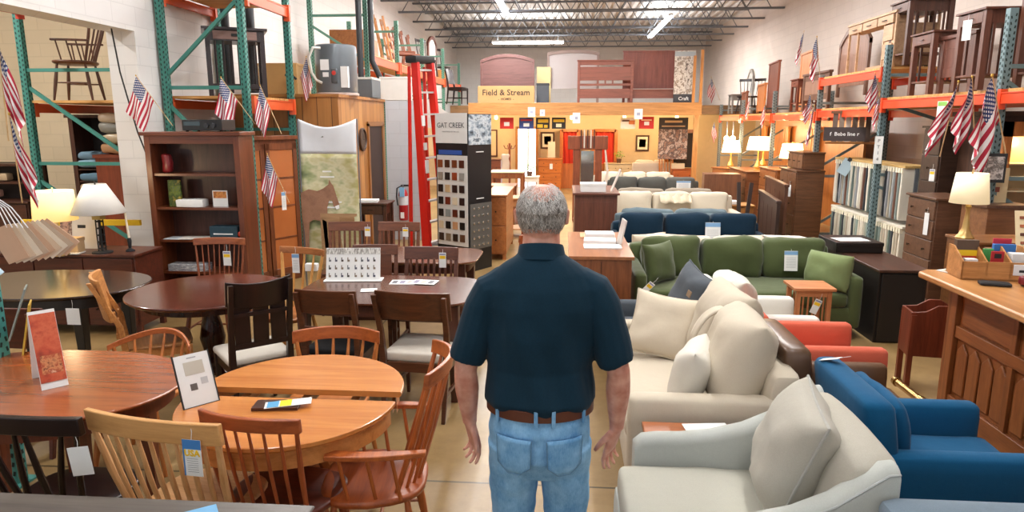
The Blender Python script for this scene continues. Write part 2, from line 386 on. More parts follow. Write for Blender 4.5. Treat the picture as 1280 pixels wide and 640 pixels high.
def windsor(label, wseat, wstick, wcrest, sw=.46, sd=.43, cw=.5, ch=.07, H=.88, n=9, bow=.07, arch=0, drop=0, taper=0, lean=.10, vee=False, arms=False, loc=(0, 0, 0), rz=0, group=None, stick_r=.0065, fan=.82, name='spindle_chair', wleg=None, cat='chair', tilt=.12, sz=.45, crest_th=.022, bottom_bow=.04):
    t = thing(name, label, cat, loc, rz, group); wleg = wleg or wstick
    seat_mesh(sw, sd, sz).build('seat', wseat, t, ang=60)
    for sx in (-1, 1):
        for sy in (-1, 1):
            turned_leg((sx*sw*.33, sy*sd*.33, sz-.03), (sx*(sw*.33+.055), sy*(sd*.33+.055), 0)).build('leg', wleg, t)
    for sx in (-1, 1): M().tube([(sx*(sw*.33+.03), -sd*.33-.03, .2), (sx*(sw*.33+.03), 0, .2), (sx*(sw*.33+.03), sd*.33+.03, .2)], [.007, .011, .007]).build('stretcher', wleg, t)
    M().tube([(-sw*.33-.03, 0, .2), (0, 0, .2), (sw*.33+.03, 0, .2)], [.007, .011, .007]).build('stretcher', wleg, t)
    yb = sd/2-.035; yt = yb+lean
    crest_mesh(cw, ch, H, yt, bow, arch=arch, drop=drop, taper=taper, tilt=tilt, th=crest_th).build('crest_rail', wcrest, t, bev=.004)
    for i in range(n):
        u = 2*i/(n-1)-1; um = u*.93
        if vee:
            v = [(-.93, -.62), (-.36, -.52), (-.26, .12), (.36, .22), (.62, .5), (.93, .9)][i] if False else None
        xt = um*cw/2; zt = H-ch+arch*(1-um*um)-drop*um*um-(-ch*taper*um*um); ytt = yt-bow*um*um-tilt*ch
        xb = um*cw/2*fan; ybb = yb-bottom_bow*um*um
        if vee:
            pr = [(-.92, -.92), (-.72, -.48), (-.2, -.42), (-.06, .18), (.42, .24), (.62, .62), (.93, .93)]
            xt = pr[i][0]*cw/2*.98; xb = pr[i][1]*sw/2*.8
            um = pr[i][0]; ytt = yt-bow*um*um-tilt*ch; zt = H-ch-drop*um*um
        e = 1.0
        r1 = stick_r*(1.5 if abs(u) > .99 and not vee else 1)
        M().tube([(xb, ybb, sz-.012), ((xb+xt)/2, (ybb+ytt)/2+.006, (sz+zt)/2), (xt, ytt, zt+.008)], [r1, r1*1.25, r1*.9], 8).build('spindle', wstick, t)
    if arms:
        for sx in (-1, 1):
            za = .665
            m = M(); fr = []
            for k in range(7):
                q = k/6; x = sx*(sw*.46+.02*math.sin(q*PI)+.01); y = yb+.05-(yb+.05+sd*.36)*q; wd = .018+.014*q
                fr.append([(x-wd, y, za-.011), (x+wd, y, za-.011), (x+wd, y, za+.011), (x-wd, y, za+.011)])
            m.rings(fr).build('arm_rest', wcrest, t, bev=.004)
            for k, q in enumerate((.35, .6, .88)):
                y = yb+.05-(yb+.05+sd*.36)*q
                M().tube([(sx*sw*.42, y+.03, sz-.01), (sx*(sw*.46+.01), y, za-.008)], .0085).build('arm_spindle', wstick, t)
    return t
def post_chair(label, wf, seat, sw=.46, sd=.44, H=.9, crest_h=.1, n=0, slat_w=.03, crest_bow=.02, rails=(), style='slat', loc=(0, 0, 0), rz=0, group=None, name='dining_chair', sz=.46, arch=0, pad=.05, flare=.0, lean=.09, slats=None):
    t = thing(name, label, 'chair', loc, rz, group)
    if pad > .03: M().soft((0, -.01, sz-pad/2), (sw*.97, sd*.94, pad), .022, (0, 0, .012), n=8).build('seat', seat, t)
    else: seat_mesh(sw, sd, sz, .03, pw=6).build('seat', seat, t)
    zs = sz-pad+.005
    for sx in (-1, 1):
        x = sx*(sw/2-.03); m = M()
        m.rings([[(x-.012, -sd/2+.02, 0), (x+.012, -sd/2+.02, 0), (x+.012, -sd/2+.045, 0), (x-.012, -sd/2+.045, 0)], [(x-.02, -sd/2+.01, zs), (x+.02, -sd/2+.01, zs), (x+.02, -sd/2+.05, zs), (x-.02, -sd/2+.05, zs)]])
        m.build('leg', wf, t, bev=.003)
        m = M(); pts = [(0, sd/2+.05, .013), (.2, sd/2+.015, .017), (.44, sd/2-.012, .021), (.62, sd/2+.005, .018), (H-.015, sd/2+lean-.01, .015)]
        rr = [[(x-w_+sx*flare*z/H, y-w_, z), (x+w_+sx*flare*z/H, y-w_, z), (x+w_+sx*flare*z/H, y+w_, z), (x-w_+sx*flare*z/H, y+w_, z)] for z, y, w_ in pts]
        m.rings(rr).build('rear_post', wf, t, bev=.003)
    for y in (-sd/2+.03, sd/2-.012): M().box(-sw/2+.045, sw/2-.045, y-.01, y+.01, zs-.065, zs).build('apron', wf, t)
    for sx in (-1, 1):
        M().box(sx*(sw/2-.03)-.01, sx*(sw/2-.03)+.01, -sd/2+.05, sd/2-.03, zs-.065, zs).build('apron', wf, t)
        M().box(sx*(sw/2-.03)-.008, sx*(sw/2-.03)+.008, -sd/2+.04, sd/2+.01, .16, .185).build('stretcher', wf, t)
    def yb(z): return sd/2-.012+(lean+.0)*max(0, (z-.46))/(H-.46)
    cwid = sw-.02+flare*2
    crest_mesh(cwid, crest_h, H, yb(H), crest_bow, arch=arch, tilt=.2, th=.022).build('crest_rail', wf, t, bev=.004)
    for (z0, z1) in rails: M().box(-sw/2+.04, sw/2-.04, yb(z0)-.009+.0, yb(z0)+.011, z0, z1).build('back_rail', wf, t)
    zl = slats if slats else sz+.11
    if n:
        M().box(-sw/2+.04, sw/2-.04, yb(zl)-.01, yb(zl)+.01, zl-.035, zl).build('back_rail', wf, t)
        for i in range(n):
            u = (2*(i+.5)/n-1); x = u*(sw/2-.045)
            a = (x, yb(zl), zl-.01); b = (x, yb(H-crest_h)-.012-crest_bow*u*u, H-crest_h+.01)
            M().rings([[(p[0]-slat_w/2, p[1]-.006, p[2]), (p[0]+slat_w/2, p[1]-.006, p[2]), (p[0]+slat_w/2, p[1]+.006, p[2]), (p[0]-slat_w/2, p[1]+.006, p[2])] for p in (a, b)]).build('slat', wf, t)
    return t
cream_seat = fabric('#d9d2c6', '#c4bcae')
# front row, backs to the camera
windsor('black chair with slanted V spindles, its back at the lower left corner', W(dark), W(dark, 'z', rough=.25), W(dark, rough=.28), cw=.58, ch=.075, H=.915, n=7, vee=True, bow=.02, stick_r=.0105, loc=(-2.07, 2.55, 0), rz=PI-.04, bottom_bow=.03, drop=0, crest_th=.03)
windsor('blond wood chair with eleven pale spindles, nearest the camera at lower left', W(maple), W(maple, 'z'), W(('#d9a468', '#c08a4f')), cw=.6, ch=.09, H=.91, n=11, bow=.03, taper=.0, loc=(-1.5, 2.57, 0), rz=PI-.17, stick_r=.0085, fan=.86, arch=0, crest_th=.024)
windsor('reddish cherry spindle chair with dark seat between the blond chair and the round table', W(('#6e2a12', '#451708')), W(cherry, 'z'), W(cherry), cw=.44, ch=.06, H=.89, n=8, bow=.06, loc=(-1.17, 2.63, 0), rz=PI-.16, fan=.9, sw=.48, arch=.012)
windsor('cherry spindle armchair at the right of the round table, beside the standing man', W(('#a4501f', '#7c3410')), W(('#b8622a', '#8c4218'), 'z'), W(('#b8622a', '#8c4218')), cw=.47, ch=.065, H=1.0, n=9, bow=.09, arch=.02, arms=True, loc=(-.82, 2.79, 0), rz=-PI/2+.12, sw=.5, sd=.46, lean=.15, fan=.72, name='spindle_armchair', stick_r=.0075, bottom_bow=.1)
windsor('orange cherry chair whose low bowed crest shows beyond the round extension table', W(cherry_lt), W(cherry_lt, 'z'), W(('#b4602c', '#8c421a')), cw=.52, ch=.075, H=.775, n=6, bow=.12, loc=(-1.33, 3.66, 0), rz=.05, stick_r=.009, lean=.12)
windsor('cherry armchair whose bent hoop rail rises over the far side of the big oval table', W(cherry_lt), W(cherry_lt, 'z'), W(('#b8693a', '#8f4a22')), cw=.5, ch=.035, H=.71, n=7, bow=.2, arch=.02, drop=.03, loc=(-2.47, 3.66, 0), rz=.05, stick_r=.008, lean=.14, tilt=0, name='hoop_back_chair')
# middle
post_chair('honey wood chair seen side on in front of the block pier', W(('#c98a4c', '#9c6130')), W(('#b98350', '#8c5a30')), H=.96, crest_h=.30, crest_bow=.05, loc=(-2.93, 4.6, 0), rz=PI/2+.58, pad=.025, n=4, slat_w=.05, lean=.17)
post_chair('dark cherry chair with solid rounded back at the left edge, behind the red brochure', W(('#5c2416', '#3a140c')), W(('#4c1c12', '#2c0f0a')), H=.93, crest_h=.26, crest_bow=.07, loc=(-3.25, 3.92, 0), rz=PI-.1, pad=.025, sw=.5, arch=.01)
windsor('brown spindle chair with a hang tag at the foot of the bookcase', W(cherry), W(('#8a4a2c', '#5f2f1a'), 'z'), W(('#9a5530', '#6c351b')), cw=.47, ch=.062, H=.95, n=10, bow=.06, loc=(-3.12, 5.78, 0), rz=.1, stick_r=.006)
post_chair('espresso black slat chair with cream seat at the dark round pedestal table', W(espresso, 'z', rough=.3), cream_seat, H=1.0, crest_h=.17, n=3, slat_w=.1, crest_bow=.05, rails=((.76, .785),), loc=(-2.14, 4.42, 0), rz=PI+.72, arch=-.02, sw=.44)
windsor('pale spindle chair with a brown crest rail left of the table-top picture chart', W(('#b4703c', '#8a4f26')), W(('#d9a25c', '#b67c3c'), 'z'), W(('#a86838', '#7d4820')), cw=.46, ch=.055, H=.95, n=5, bow=.04, loc=(-2.28, 5.35, 0), rz=-.32, stick_r=.009, fan=.7)
ch1 = post_chair('brown mission slat chair at far left of the two behind the rear table', W(('#7a452a', '#4d2917'), 'x'), W(brown), H=.93, crest_h=.1, n=7, slat_w=.022, loc=(-2.3, 7.0, 0), rz=.08, sw=.48, pad=.025)
c = dup(ch1, (-1.78, 7.02, 0), 0, 'brown mission slat chair right of its twin, in front of the fire extinguisher'); ch1['group'] = c['group'] = 'mission slat chairs behind the rear table'
post_chair('brown chair partly hidden behind the right edge of the picture chart', W(('#6e3d26', '#472517')), W(brown), H=.93, crest_h=.09, n=2, slat_w=.12, loc=(-1.63, 5.62, 0), rz=.1, sw=.42, pad=.025)
post_chair('brown slat-back chair with a tagged crest on the far side of the magazine table', W(('#663724', '#3f2015')), W(brown), H=.92, crest_h=.11, n=8, slat_w=.02, loc=(-1.16, 5.6, 0), rz=-.03, sw=.5, pad=.025)
post_chair('walnut chair with open back and black seat on the near side of the magazine table', W(('#64381f', '#3c2012')), fabric('#1a1a1c', '#101012'), H=.9, crest_h=.17, crest_bow=.03, rails=((.58, .63),), loc=(-1.56, 4.62, 0), rz=PI-.07, sw=.43, flare=.01)
# curved-back upholstered chair
t = post_chair('walnut chair with curved panel back and cream seat, in front of the magazine table', W(('#5e351f', '#3a2014'), 'x', rough=.3), cream_seat, H=.9, crest_h=.2, crest_bow=.07, loc=(-.96, 4.6, 0), rz=PI-.12, sw=.48, sd=.48, flare=.03, pad=.07, lean=.1, arch=.01)
windsor('small dark chair between the rear table and the black display tower', W(dark), W(cherry, 'z'), W(cherry), cw=.44, H=.93, n=8, bow=.07, loc=(-.62, 6.7, 0), rz=-PI/2, sw=.42)
# ================================================================ TABLES
def ellipse(a, b, n=56, p=2.0, cx=0, cy=0):
    o = []
    for k in range(n):
        t = 2*PI*k/n; c, s = math.cos(t), math.sin(t)
        o.append((cx+math.copysign(abs(c)**(2/p), c)*a, cy+math.copysign(abs(s)**(2/p), s)*b))
    return o
def top_mesh(o, z, th=.028, under=.96):
    cx = sum(x for x, y in o)/len(o); cy = sum(y for x, y in o)/len(o)
    def rg(s, zz): return [(cx+(x-cx)*s, cy+(y-cy)*s, zz) for x, y in o]
    return M().rings([rg(under, z-th), rg(.996, z-th*.5), rg(1, z-th*.25), rg(.997, z-.003), rg(.99, z)])
def apron_mesh(o, z, h=.08, th=.02, s=.9):
    n = len(o); inn = [(x*s, y*s) for x, y in o]; i2 = [(x*(s-.03), y*(s-.03)) for x, y in o]
    return M().rings([[(x, y, z-h) for x, y in i2], [(x, y, z-h) for x, y in inn], [(x, y, z) for x, y in inn], [(x, y, z) for x, y in i2]], cap=False)
def leg_table(label, o, wt, wl, loc, rz=0, lx=.5, ly=.3, z=.75, lw=.04, name='dining_table', apron=.9, taper=.6, th=.028):
    t = thing(name, label, 'table', loc, rz)
    top_mesh(o, z, th).build('table_top', wt, t, ang=25)
    apron_mesh(o, z-th, .08, s=apron).build('apron', wl, t, ang=30)
    for sx in (-1, 1):
        for sy in (-1, 1):
            x, y = sx*lx, sy*ly; a = lw*taper
            M().rings([[(x-a, y-a, 0), (x+a, y-a, 0), (x+a, y+a, 0), (x-a, y+a, 0)], [(x-lw, y-lw, z-th-.1), (x+lw, y-lw, z-th-.1), (x+lw, y+lw, z-th-.1), (x-lw, y+lw, z-th-.1)], [(x-lw, y-lw, z-th), (x+lw, y-lw, z-th), (x+lw, y+lw, z-th), (x-lw, y+lw, z-th)]]).build('leg', wl, t, bev=.004)
    return t
def pedestal_table(label, o, wt, wl, loc, rz=0, z=.75, r=.075, name='pedestal_table', foot=.42):
    t = thing(name, label, 'table', loc, rz)
    top_mesh(o, z, .03).build('table_top', wt, t, ang=25)
    apron_mesh(o, z-.03, .06, s=.8).build('apron', wl, t, ang=30)
    M().lathe([(r*1.5, .72), (r*.9, .66), (r*.6, .6), (r*1.0, .48), (r*1.25, .38), (r*.9, .26), (r*.7, .22), (r*1.3, .2), (r*1.3, .12), (r*.5, .08)], n=24).build('pedestal', wl, t)
    for k in range(4):
        a = PI/4+k*PI/2; c, s = math.cos(a), math.sin(a)
        M().tube([(c*.05, s*.05, .17), (c*foot*.5, s*foot*.5, .13), (c*foot*.85, s*foot*.85, .045), (c*foot, s*foot, .03)], [.04, .035, .028, .03], 8).build('foot', wl, t)
    return t
leg_table('dark grey-brown table whose plain top fills the lower left edge', [(-1.05, -.5), (1.05, -.5), (1.05, .5), (-1.05, .5)], wood('#5f574f', '#48413a', 'x', .45), W(dark), (-1.86, 1.53, 0), 0, lx=.9, ly=.38, apron=.94)
leg_table('reddish cherry oval table carrying the red tent brochure', ellipse(.76, .49, p=2.2), wood('#9c5228', '#773a18', 'x', .2, .7, .4), W(('#7a3a1e', '#4f2412'), 'z'), (-2.6, 2.99, 0), .02, lx=.42, ly=.26)
t = thing('extension_table', 'light cherry round table pulled open with a gap across its middle', 'table', (-1.24, 0, 0))
ch_top = wood('#cf8644', '#b56c30', 'x', .22, .7, .4)
for sg, yc, y0 in ((1, 3.01, 3.01), (-1, 2.9, 2.9)):
    o = [(.49*math.cos(PI*k/28), sg*.5*math.sin(PI*k/28)) for k in range(29)]
    if sg < 0: o = o[::-1]
    m = M(); o3 = lambda s, z: [(x*s, yc+y*s, z) for x, y in o]
    m.rings([o3(.98, .722), o3(1, .732), o3(1, .747), o3(.992, .75)]); m.build('table_leaf', ch_top, t, ang=25)
    m = M(); oo = [(x*.95, yc+y*.95) for x, y in o]; ii = [(x*.91, yc+y*.91) for x, y in o]
    m.rings([[(x, y, .64) for x, y in oo], [(x, y, .724) for x, y in oo], [(x, y, .724) for x, y in ii], [(x, y, .64) for x, y in ii]], cap=False, close=False)
    m.add([(x, y, z) for z in (.64, .724) for x, y in oo]+[(x, y, z) for z in (.64, .724) for x, y in ii], [(i, i+1, 29+i+1, 29+i) for i in range(28)]+[(58+i+1, 58+i, 87+i, 87+i+1) for i in range(28)])
    m.build('apron', wood('#d08a4c', '#b06a30', 'x', .3), t, ang=30)
for x in (-.28, .02, .26):
    M().box(x-.02, x+.02, 2.62, 3.3, .66, .70).build('slide_rail', wood('#c9a878', '#a8835a', 'y'), t)
M().box(-.05, .0, 2.915, 2.995, .70, .712).build('metal_catch', plain('#b9b6ae', .35, .8), t)
M().box(-.45, .45, 2.875, 2.93, .745, .7505).build('edge_moulding', wood('#d9a468', '#bd8244', 'x'), t) if False else None
M().lathe([(.16, .66), (.1, .6), (.085, .4), (.12, .22), (.12, .16)], (0, 2.955, 0)).build('pedestal', W(('#a85f2e', '#7f431d'), 'z'), t)
for k in range(4):
    a = PI/4+k*PI/2; c, s = math.cos(a), math.sin(a)
    M().tube([(c*.07, 2.955+s*.07, .5), (c*.16, 2.955+s*.16, .3), (c*.3, 2.955+s*.3, .1), (c*.4, 2.955+s*.4, .035)], [.045, .04, .035, .03], 8).build('foot', W(('#b86f38', '#8a4c22'), 'z'), t)
pedestal_table('dark cherry round pedestal table left of the espresso slat chair', ellipse(.58, .56), wood('#5e2c1c', '#421a10', 'x', .16, .7, .5), W(('#3a1a12', '#1f0d09'), 'z', rough=.2), (-2.67, 4.88, 0))
leg_table('near-black oval table at the far left below the two lamps', ellipse(.78, .5, p=2.3), wood('#3a2318', '#281610', 'x', .14, .7, .6), plain('#17120f', .35), (-4.05, 5.0, 0), 0, lx=.45, ly=.28)
leg_table('brown dining table with bowed edges carrying the picture chart and magazines', ellipse(.67, .46, p=5), wood('#5f3423', '#472416', 'x', .2, .7, .4), W(('#5a3222', '#3b1f14'), 'z'), (-1.31, 5.02, 0), -.02, lx=.55, ly=.34)
leg_table('brown rear dining table in front of the two mission chairs', ellipse(.72, .4, p=5), wood('#74462f', '#553019', 'x', .2, .7, .4), W(('#5a3222', '#3b1f14'), 'z'), (-1.5, 6.4, 0), -.02, lx=.58, ly=.28)
# ---------------------------------------------------------------- things lying on the tables, and hang tags
def price_tag(label, loc, rz=0, w=.05, h=.1, kind='yellow', tilt=0, string=.06, rot=None):
    t = thing('price_tag', label, 'price tag', loc, rz, rot=rot)
    M().box(-w/2, w/2, -.001, .001, -h, 0).build('card', white_paper, t)
    M().tube([(0, 0, -.006), (.004, .002, string*.5), (0, .004, string)], .0012, 5).build('string', white_paper, t)
    if kind == 'yellow': M().box(-w*.42, w*.42, -.0016, -.0011, -h*.42, -h*.2).build('yellow_stripe', plain('#f0c51e', .6), t); M().box(-w*.42, w*.42, -.0016, -.0011, -h*.16, -h*.06).build('grey_print', plain('#8b8fb0', .6), t)
    elif kind == 'usa':
        M().box(-w*.5, w*.5, -.0016, -.0011, -h*.26, 0).build('blue_band', plain('#3f7fc0', .6), t)
        text('USA', w*.46, plain('#f1c40f', .5), t, 'lettering', MX((0, -.002, -h*.37), FRONT), bold=.001)
        for k in range(7): M().box(-w*.3, w*.3, -.0014, -.0011, -h*(.52+.06*k)-.001, -h*(.52+.06*k)+.001).build('grey_print', grey_ink, t)
        M().box(-w*.5, -w*.42, -.0016, -.0011, -h, -h*.26).build('blue_edge', plain('#3f7fc0', .6), t)
    elif kind == 'blue':
        M().box(-w*.5, w*.5, -.0016, -.0011, -h*.2, -.004).build('blue_band', plain('#7aa6d0', .6), t)
        for k in range(7): M().box(-w*.36, w*.36, -.0014, -.0011, -h*(.35+.08*k)-.001, -h*(.35+.08*k)+.0015).build('grey_print', grey_ink, t)
    return t
p = PY(245, 540, 2.3); price_tag('printed USA hang tag tied to the blond spindle chair', (p.x+.0, 2.262, .85), -.1, .075, .145, 'usa', string=.06)
p = PY(103, 552, 2.3); price_tag('blank white hang tag on the black V-spindle chair', (p.x, 2.27, .8), .1, .08, .115, 'plain', string=.04, rot=(0, R(-6), .1))
p = PY(290, 314, 5.9); price_tag('white and yellow tag on the spindle chair by the bookcase', (p.x, 5.8, .87), 0, .07, .13)
p = PY(368, 322, 5.4); price_tag('white tag on the pale spindle chair left of the picture chart', (p.x, 5.42, .93), 0, .06, .16, 'blue')
p = PY(312, 370, 4.5); price_tag('yellow and white tag on the espresso slat chair', (p.x, 4.32, .88), .3, .05, .13)
p = PY(550, 324, 5.6); price_tag('yellow striped tag on the slat-back chair by the magazines', (p.x, 5.72, .9), 0, .06, .13, string=.03)
p = PY(456, 298, 7.0); price_tag('yellow striped tag on the left mission chair', (p.x, 7.11, .9), 0, .06, .1, string=.03)
p = PY(504, 298, 7.0); price_tag('yellow striped tag on the right mission chair', (p.x, 7.11, .9), 0, .06, .1, string=.03)
p = PY(95, 393, 4.5); price_tag('picture tag hanging at the rim of the near-black oval table', (p.x, 4.47, .70), 0, .1, .12, 'plain')
# tent brochure
p = PZ(62, 480, .751)
t = thing('tent_brochure', 'tall red tent brochure standing on the oval cherry table', 'brochure', (p.x-.02, p.y+.03, .751), .85)
M().prism([(-.11, 0), (-.106, 0), (.006, .36), (.002, .36)], -.055, .055, plane='yz').build('front_panel', white_paper, t)
m = M(); k = .003
m.T = MX((0, -.1115, .002), (R(-17.2), 0, 0)); m.box(-.053, .053, -.0015, 0, .03, .36)
m.build('red_print', blotch(['#8f2f18', '#b9492a', '#c9603c', '#a83a20'], 9, .5), t)
m = M(); m.T = MX((0, -.1125, .002), (R(-17.2), 0, 0)); m.box(-.04, .045, -.0018, -.0005, .07, .16).build('picture', blotch(['#6d2814', '#d08a5a', '#a03c1c', '#e0b090'], 22, .5), t)
M().prism([(.11, 0), (.106, 0), (.002, .36), (.006, .36)], -.055, .055, plane='yz').build('back_panel', white_paper, t)
# slanted white sign
p = PZ(255, 508, .752)
t = thing('tilted_sign', 'white printed sign in a black easel between the two cherry tables', 'sign', (p.x-.02, p.y+.02, .752), .85)
m = M(); m.T = MX((0, 0, 0), (R(-24), 0, 0)); m.box(-.075, .075, 0, .004, .0, .235).build('sign_panel', plain('#dfdfdc', .5), t)
m = M(); m.T = MX((0, 0, 0), (R(-24), 0, 0)); m.box(-.08, -.075, -.003, .008, 0, .24); m.box(.075, .08, -.003, .008, 0, .24); m.box(-.08, .08, -.003, .008, -.005, 0); m.build('black_frame', black_ink, t)
m = M(); m.T = MX((0, 0, 0), (R(-24), 0, 0)); m.box(-.04, .045, -.001, 0, .14, .2).build('picture', plain('#b9b3a4', .6), t)
m = M(); m.T = MX((0, 0, 0), (R(-24), 0, 0)); m.box(-.03, 0, -.001, 0, .07, .1).build('picture', plain('#5a5550', .6), t)
m = M(); m.T = MX((0, 0, 0), (R(-24), 0, 0)); m.box(.02, .05, -.001, 0, .09, .12).build('picture', plain('#b5b5b5', .6), t)
m = M(); m.T = MX((0, 0, 0), (R(-24), 0, 0)); m.box(-.02, .02, -.001, 0, .215, .22).build('print_line', grey_ink, t)
M().prism([(.004, .0), (.1, 0), (.088, .12)], -.01, .01, plane='yz').build('easel_foot', black_ink, t)
# brochure with black holder on the extension table
p = PZ(355, 508, .752)
t = thing('brochure_stack', 'blue and yellow flyer on a dark wood sample on the round extension table', 'brochure', (p.x, p.y, .751), .12)
M().box(-.13, .07, -.045, .05, 0, .014).build('wood_sample', W(('#4a2416', '#2c130b')), t)
m = M(); m.T = MX((.02, .0, .016), (0, R(-2), .18)); m.box(-.1, .1, -.035, .035, 0, .002).build('flyer', white_paper, t)
m = M(); m.T = MX((.02, .0, .0185), (0, R(-2), .18)); m.box(-.035, .015, -.033, .033, 0, .0006).build('yellow_print', plain('#f2d11b', .5), t)
m = M(); m.T = MX((.02, .0, .0185), (0, R(-2), .18)); m.box(-.09, -.04, -.033, .033, 0, .0006).build('blue_print', plain('#4f9bc9', .5), t)
# picture chart
p = PZ(445, 352, .752)
t = thing('picture_chart', 'white chart of small chair pictures leaning on the brown dining table', 'sign', (p.x-.03, p.y+.02, .752), .1)
m = M(); m.T = MX((0, 0, 0), (R(-16), 0, 0)); m.box(-.215, .215, 0, .006, 0, .265).build('panel', white_paper, t)
m = M(); m.T = MX((0, 0, 0), (R(-16), 0, 0)); m.box(-.215, .215, -.002, 0, .215, .262).build('striped_header', blotch(['#8f8c84', '#e8e6e0', '#77736a', '#f0eee8'], 7, .5, (9, 1, 1.5)), t)
for k in range(3):
    for j in range(8):
        x = -.185+j*.049+(.01 if j > 3 else 0)
        for nm, dx, dz, w_, h_ in (('chair_picture', 0, 0, .009, .017),):
            m = M(); m.T = MX((0, 0, 0), (R(-16), 0, 0)); z0 = .155-k*.062
            m.box(x-w_, x+w_, -.0015, 0, z0, z0+.016); m.box(x-w_, x-w_*.2, -.0015, 0, z0+.014, z0+.034)
            m.build('chair_picture', plain(['#6a6d70', '#4a4340', '#8a7a66', '#555566', '#7a6a5a'][(j*3+k) % 5], .6), t)
M().prism([(.01, 0), (.12, 0), (.07, .2)], -.15, -.14, plane='yz').build('easel_foot', white_paper, t); M().prism([(.01, 0), (.12, 0), (.07, .2)], .14, .15, plane='yz').build('easel_foot', white_paper, t)
m = M(); m.box(-.23, .23, -.03, .1, -.0, .006); m.build('base_strip', white_paper, t)
p = PZ(515, 353, .752)
for k, (dx, rz, lab) in enumerate([(-.07, .05, 'open magazine with dark pictures, left sheet on the brown dining table'), (.1, -.12, 'open magazine with purple print, right sheet near the curved-back chair')]):
    t = thing('magazine', lab, 'magazine', (p.x+dx, p.y, .751+k*.004), rz)
    M().box(-.1, .1, -.075, .075, 0, .003).build('page', white_paper, t)
    for j in range(3): M().box(-.085+j*.06, -.045+j*.06, -.05, .05, .003, .0036).build('picture', plain(['#4a4c54', '#77718a', '#a9a49c'][(j+k) % 3], .5), t)
p = PZ(598, 295, .75)
p = PZ(300, 364, .752); t = tag(M(MX((p.x, p.y, .752), (0, 0, .1))).box(-.09, .09, -.06, .06, 0, .004).build('leaflet', white_paper), 'white leaflet on the dark round pedestal table', 'leaflet')
p = PZ(462, 362, .752); tag(M(MX((p.x, p.y-.02, .752), (0, 0, .2))).box(-.06, .06, -.05, .05, 0, .002).build('leaflet', white_paper), 'small white paper in front of the picture chart', 'leaflet')
p = PZ(390, 334, .78); tag(M(MX((p.x, p.y, .752), (0, 0, 0))).box(-.05, .05, -.03, .03, 0, .06).build('card_box', white_paper), 'small white card box left of the picture chart', 'box')
p = PZ(255, 637, .752); tag(M(MX((p.x, p.y-.02, .752), (0, 0, .6))).box(-.05, .05, -.03, .03, 0, .002).build('flyer', plain('#6fa8cf', .5)), 'light blue flyer on the grey-brown front table', 'flyer')
# ================================================================ CASE GOODS, LAMPS AND FLAGS: BUILDERS
def chest(label, w, d, h, rows, mat, loc, rz=0, cols=1, knob=None, name='chest_of_drawers', cat='chest', leg=.08, top=None, group=None, knobs=2, over=.02, legs=True, gap=.012):
    t = thing(name, label, cat, loc, rz, group); knob = knob or plain('#3a2c22', .35, .8); top = top or mat
    M().box(-w/2, w/2, -d/2+.012, d/2, leg, h-.025).build('body', mat, t, bev=.003)
    M().box(-w/2-over, w/2+over, -d/2-over, d/2+.005, h-.025, h).build('top', top, t, bev=.004)
    H = h-.025-leg-.02; rh = H/rows; cw = (w-.03)/cols
    for r in range(rows):
        for c_ in range(cols):
            x = -w/2+.015+cw*(c_+.5); z = leg+.01+rh*(r+.5)
            dr = M().box(x-cw/2+gap/2, x+cw/2-gap/2, -d/2-.006, -d/2+.014, z-rh/2+gap/2, z+rh/2-gap/2).build('drawer', mat, t, bev=.004)
            for q in ((-.28, .28) if knobs == 2 else (0,)):
                M().lathe([(.006, 0), (.006, .012), (.014, .02), (.011, .028), (.002, .03)], n=8).build('knob', knob, dr).matrix_local = MX((x+q*cw, -d/2-.006, z), (PI/2, 0, 0))
    if legs:
        for sx in (-1, 1):
            for sy in (-1, 1): M().box(sx*(w/2-.03)-.025, sx*(w/2-.03)+.025, sy*(d/2-.035)-.02, sy*(d/2-.035)+.02, 0, leg+.01).build('leg', mat, t)
    return t
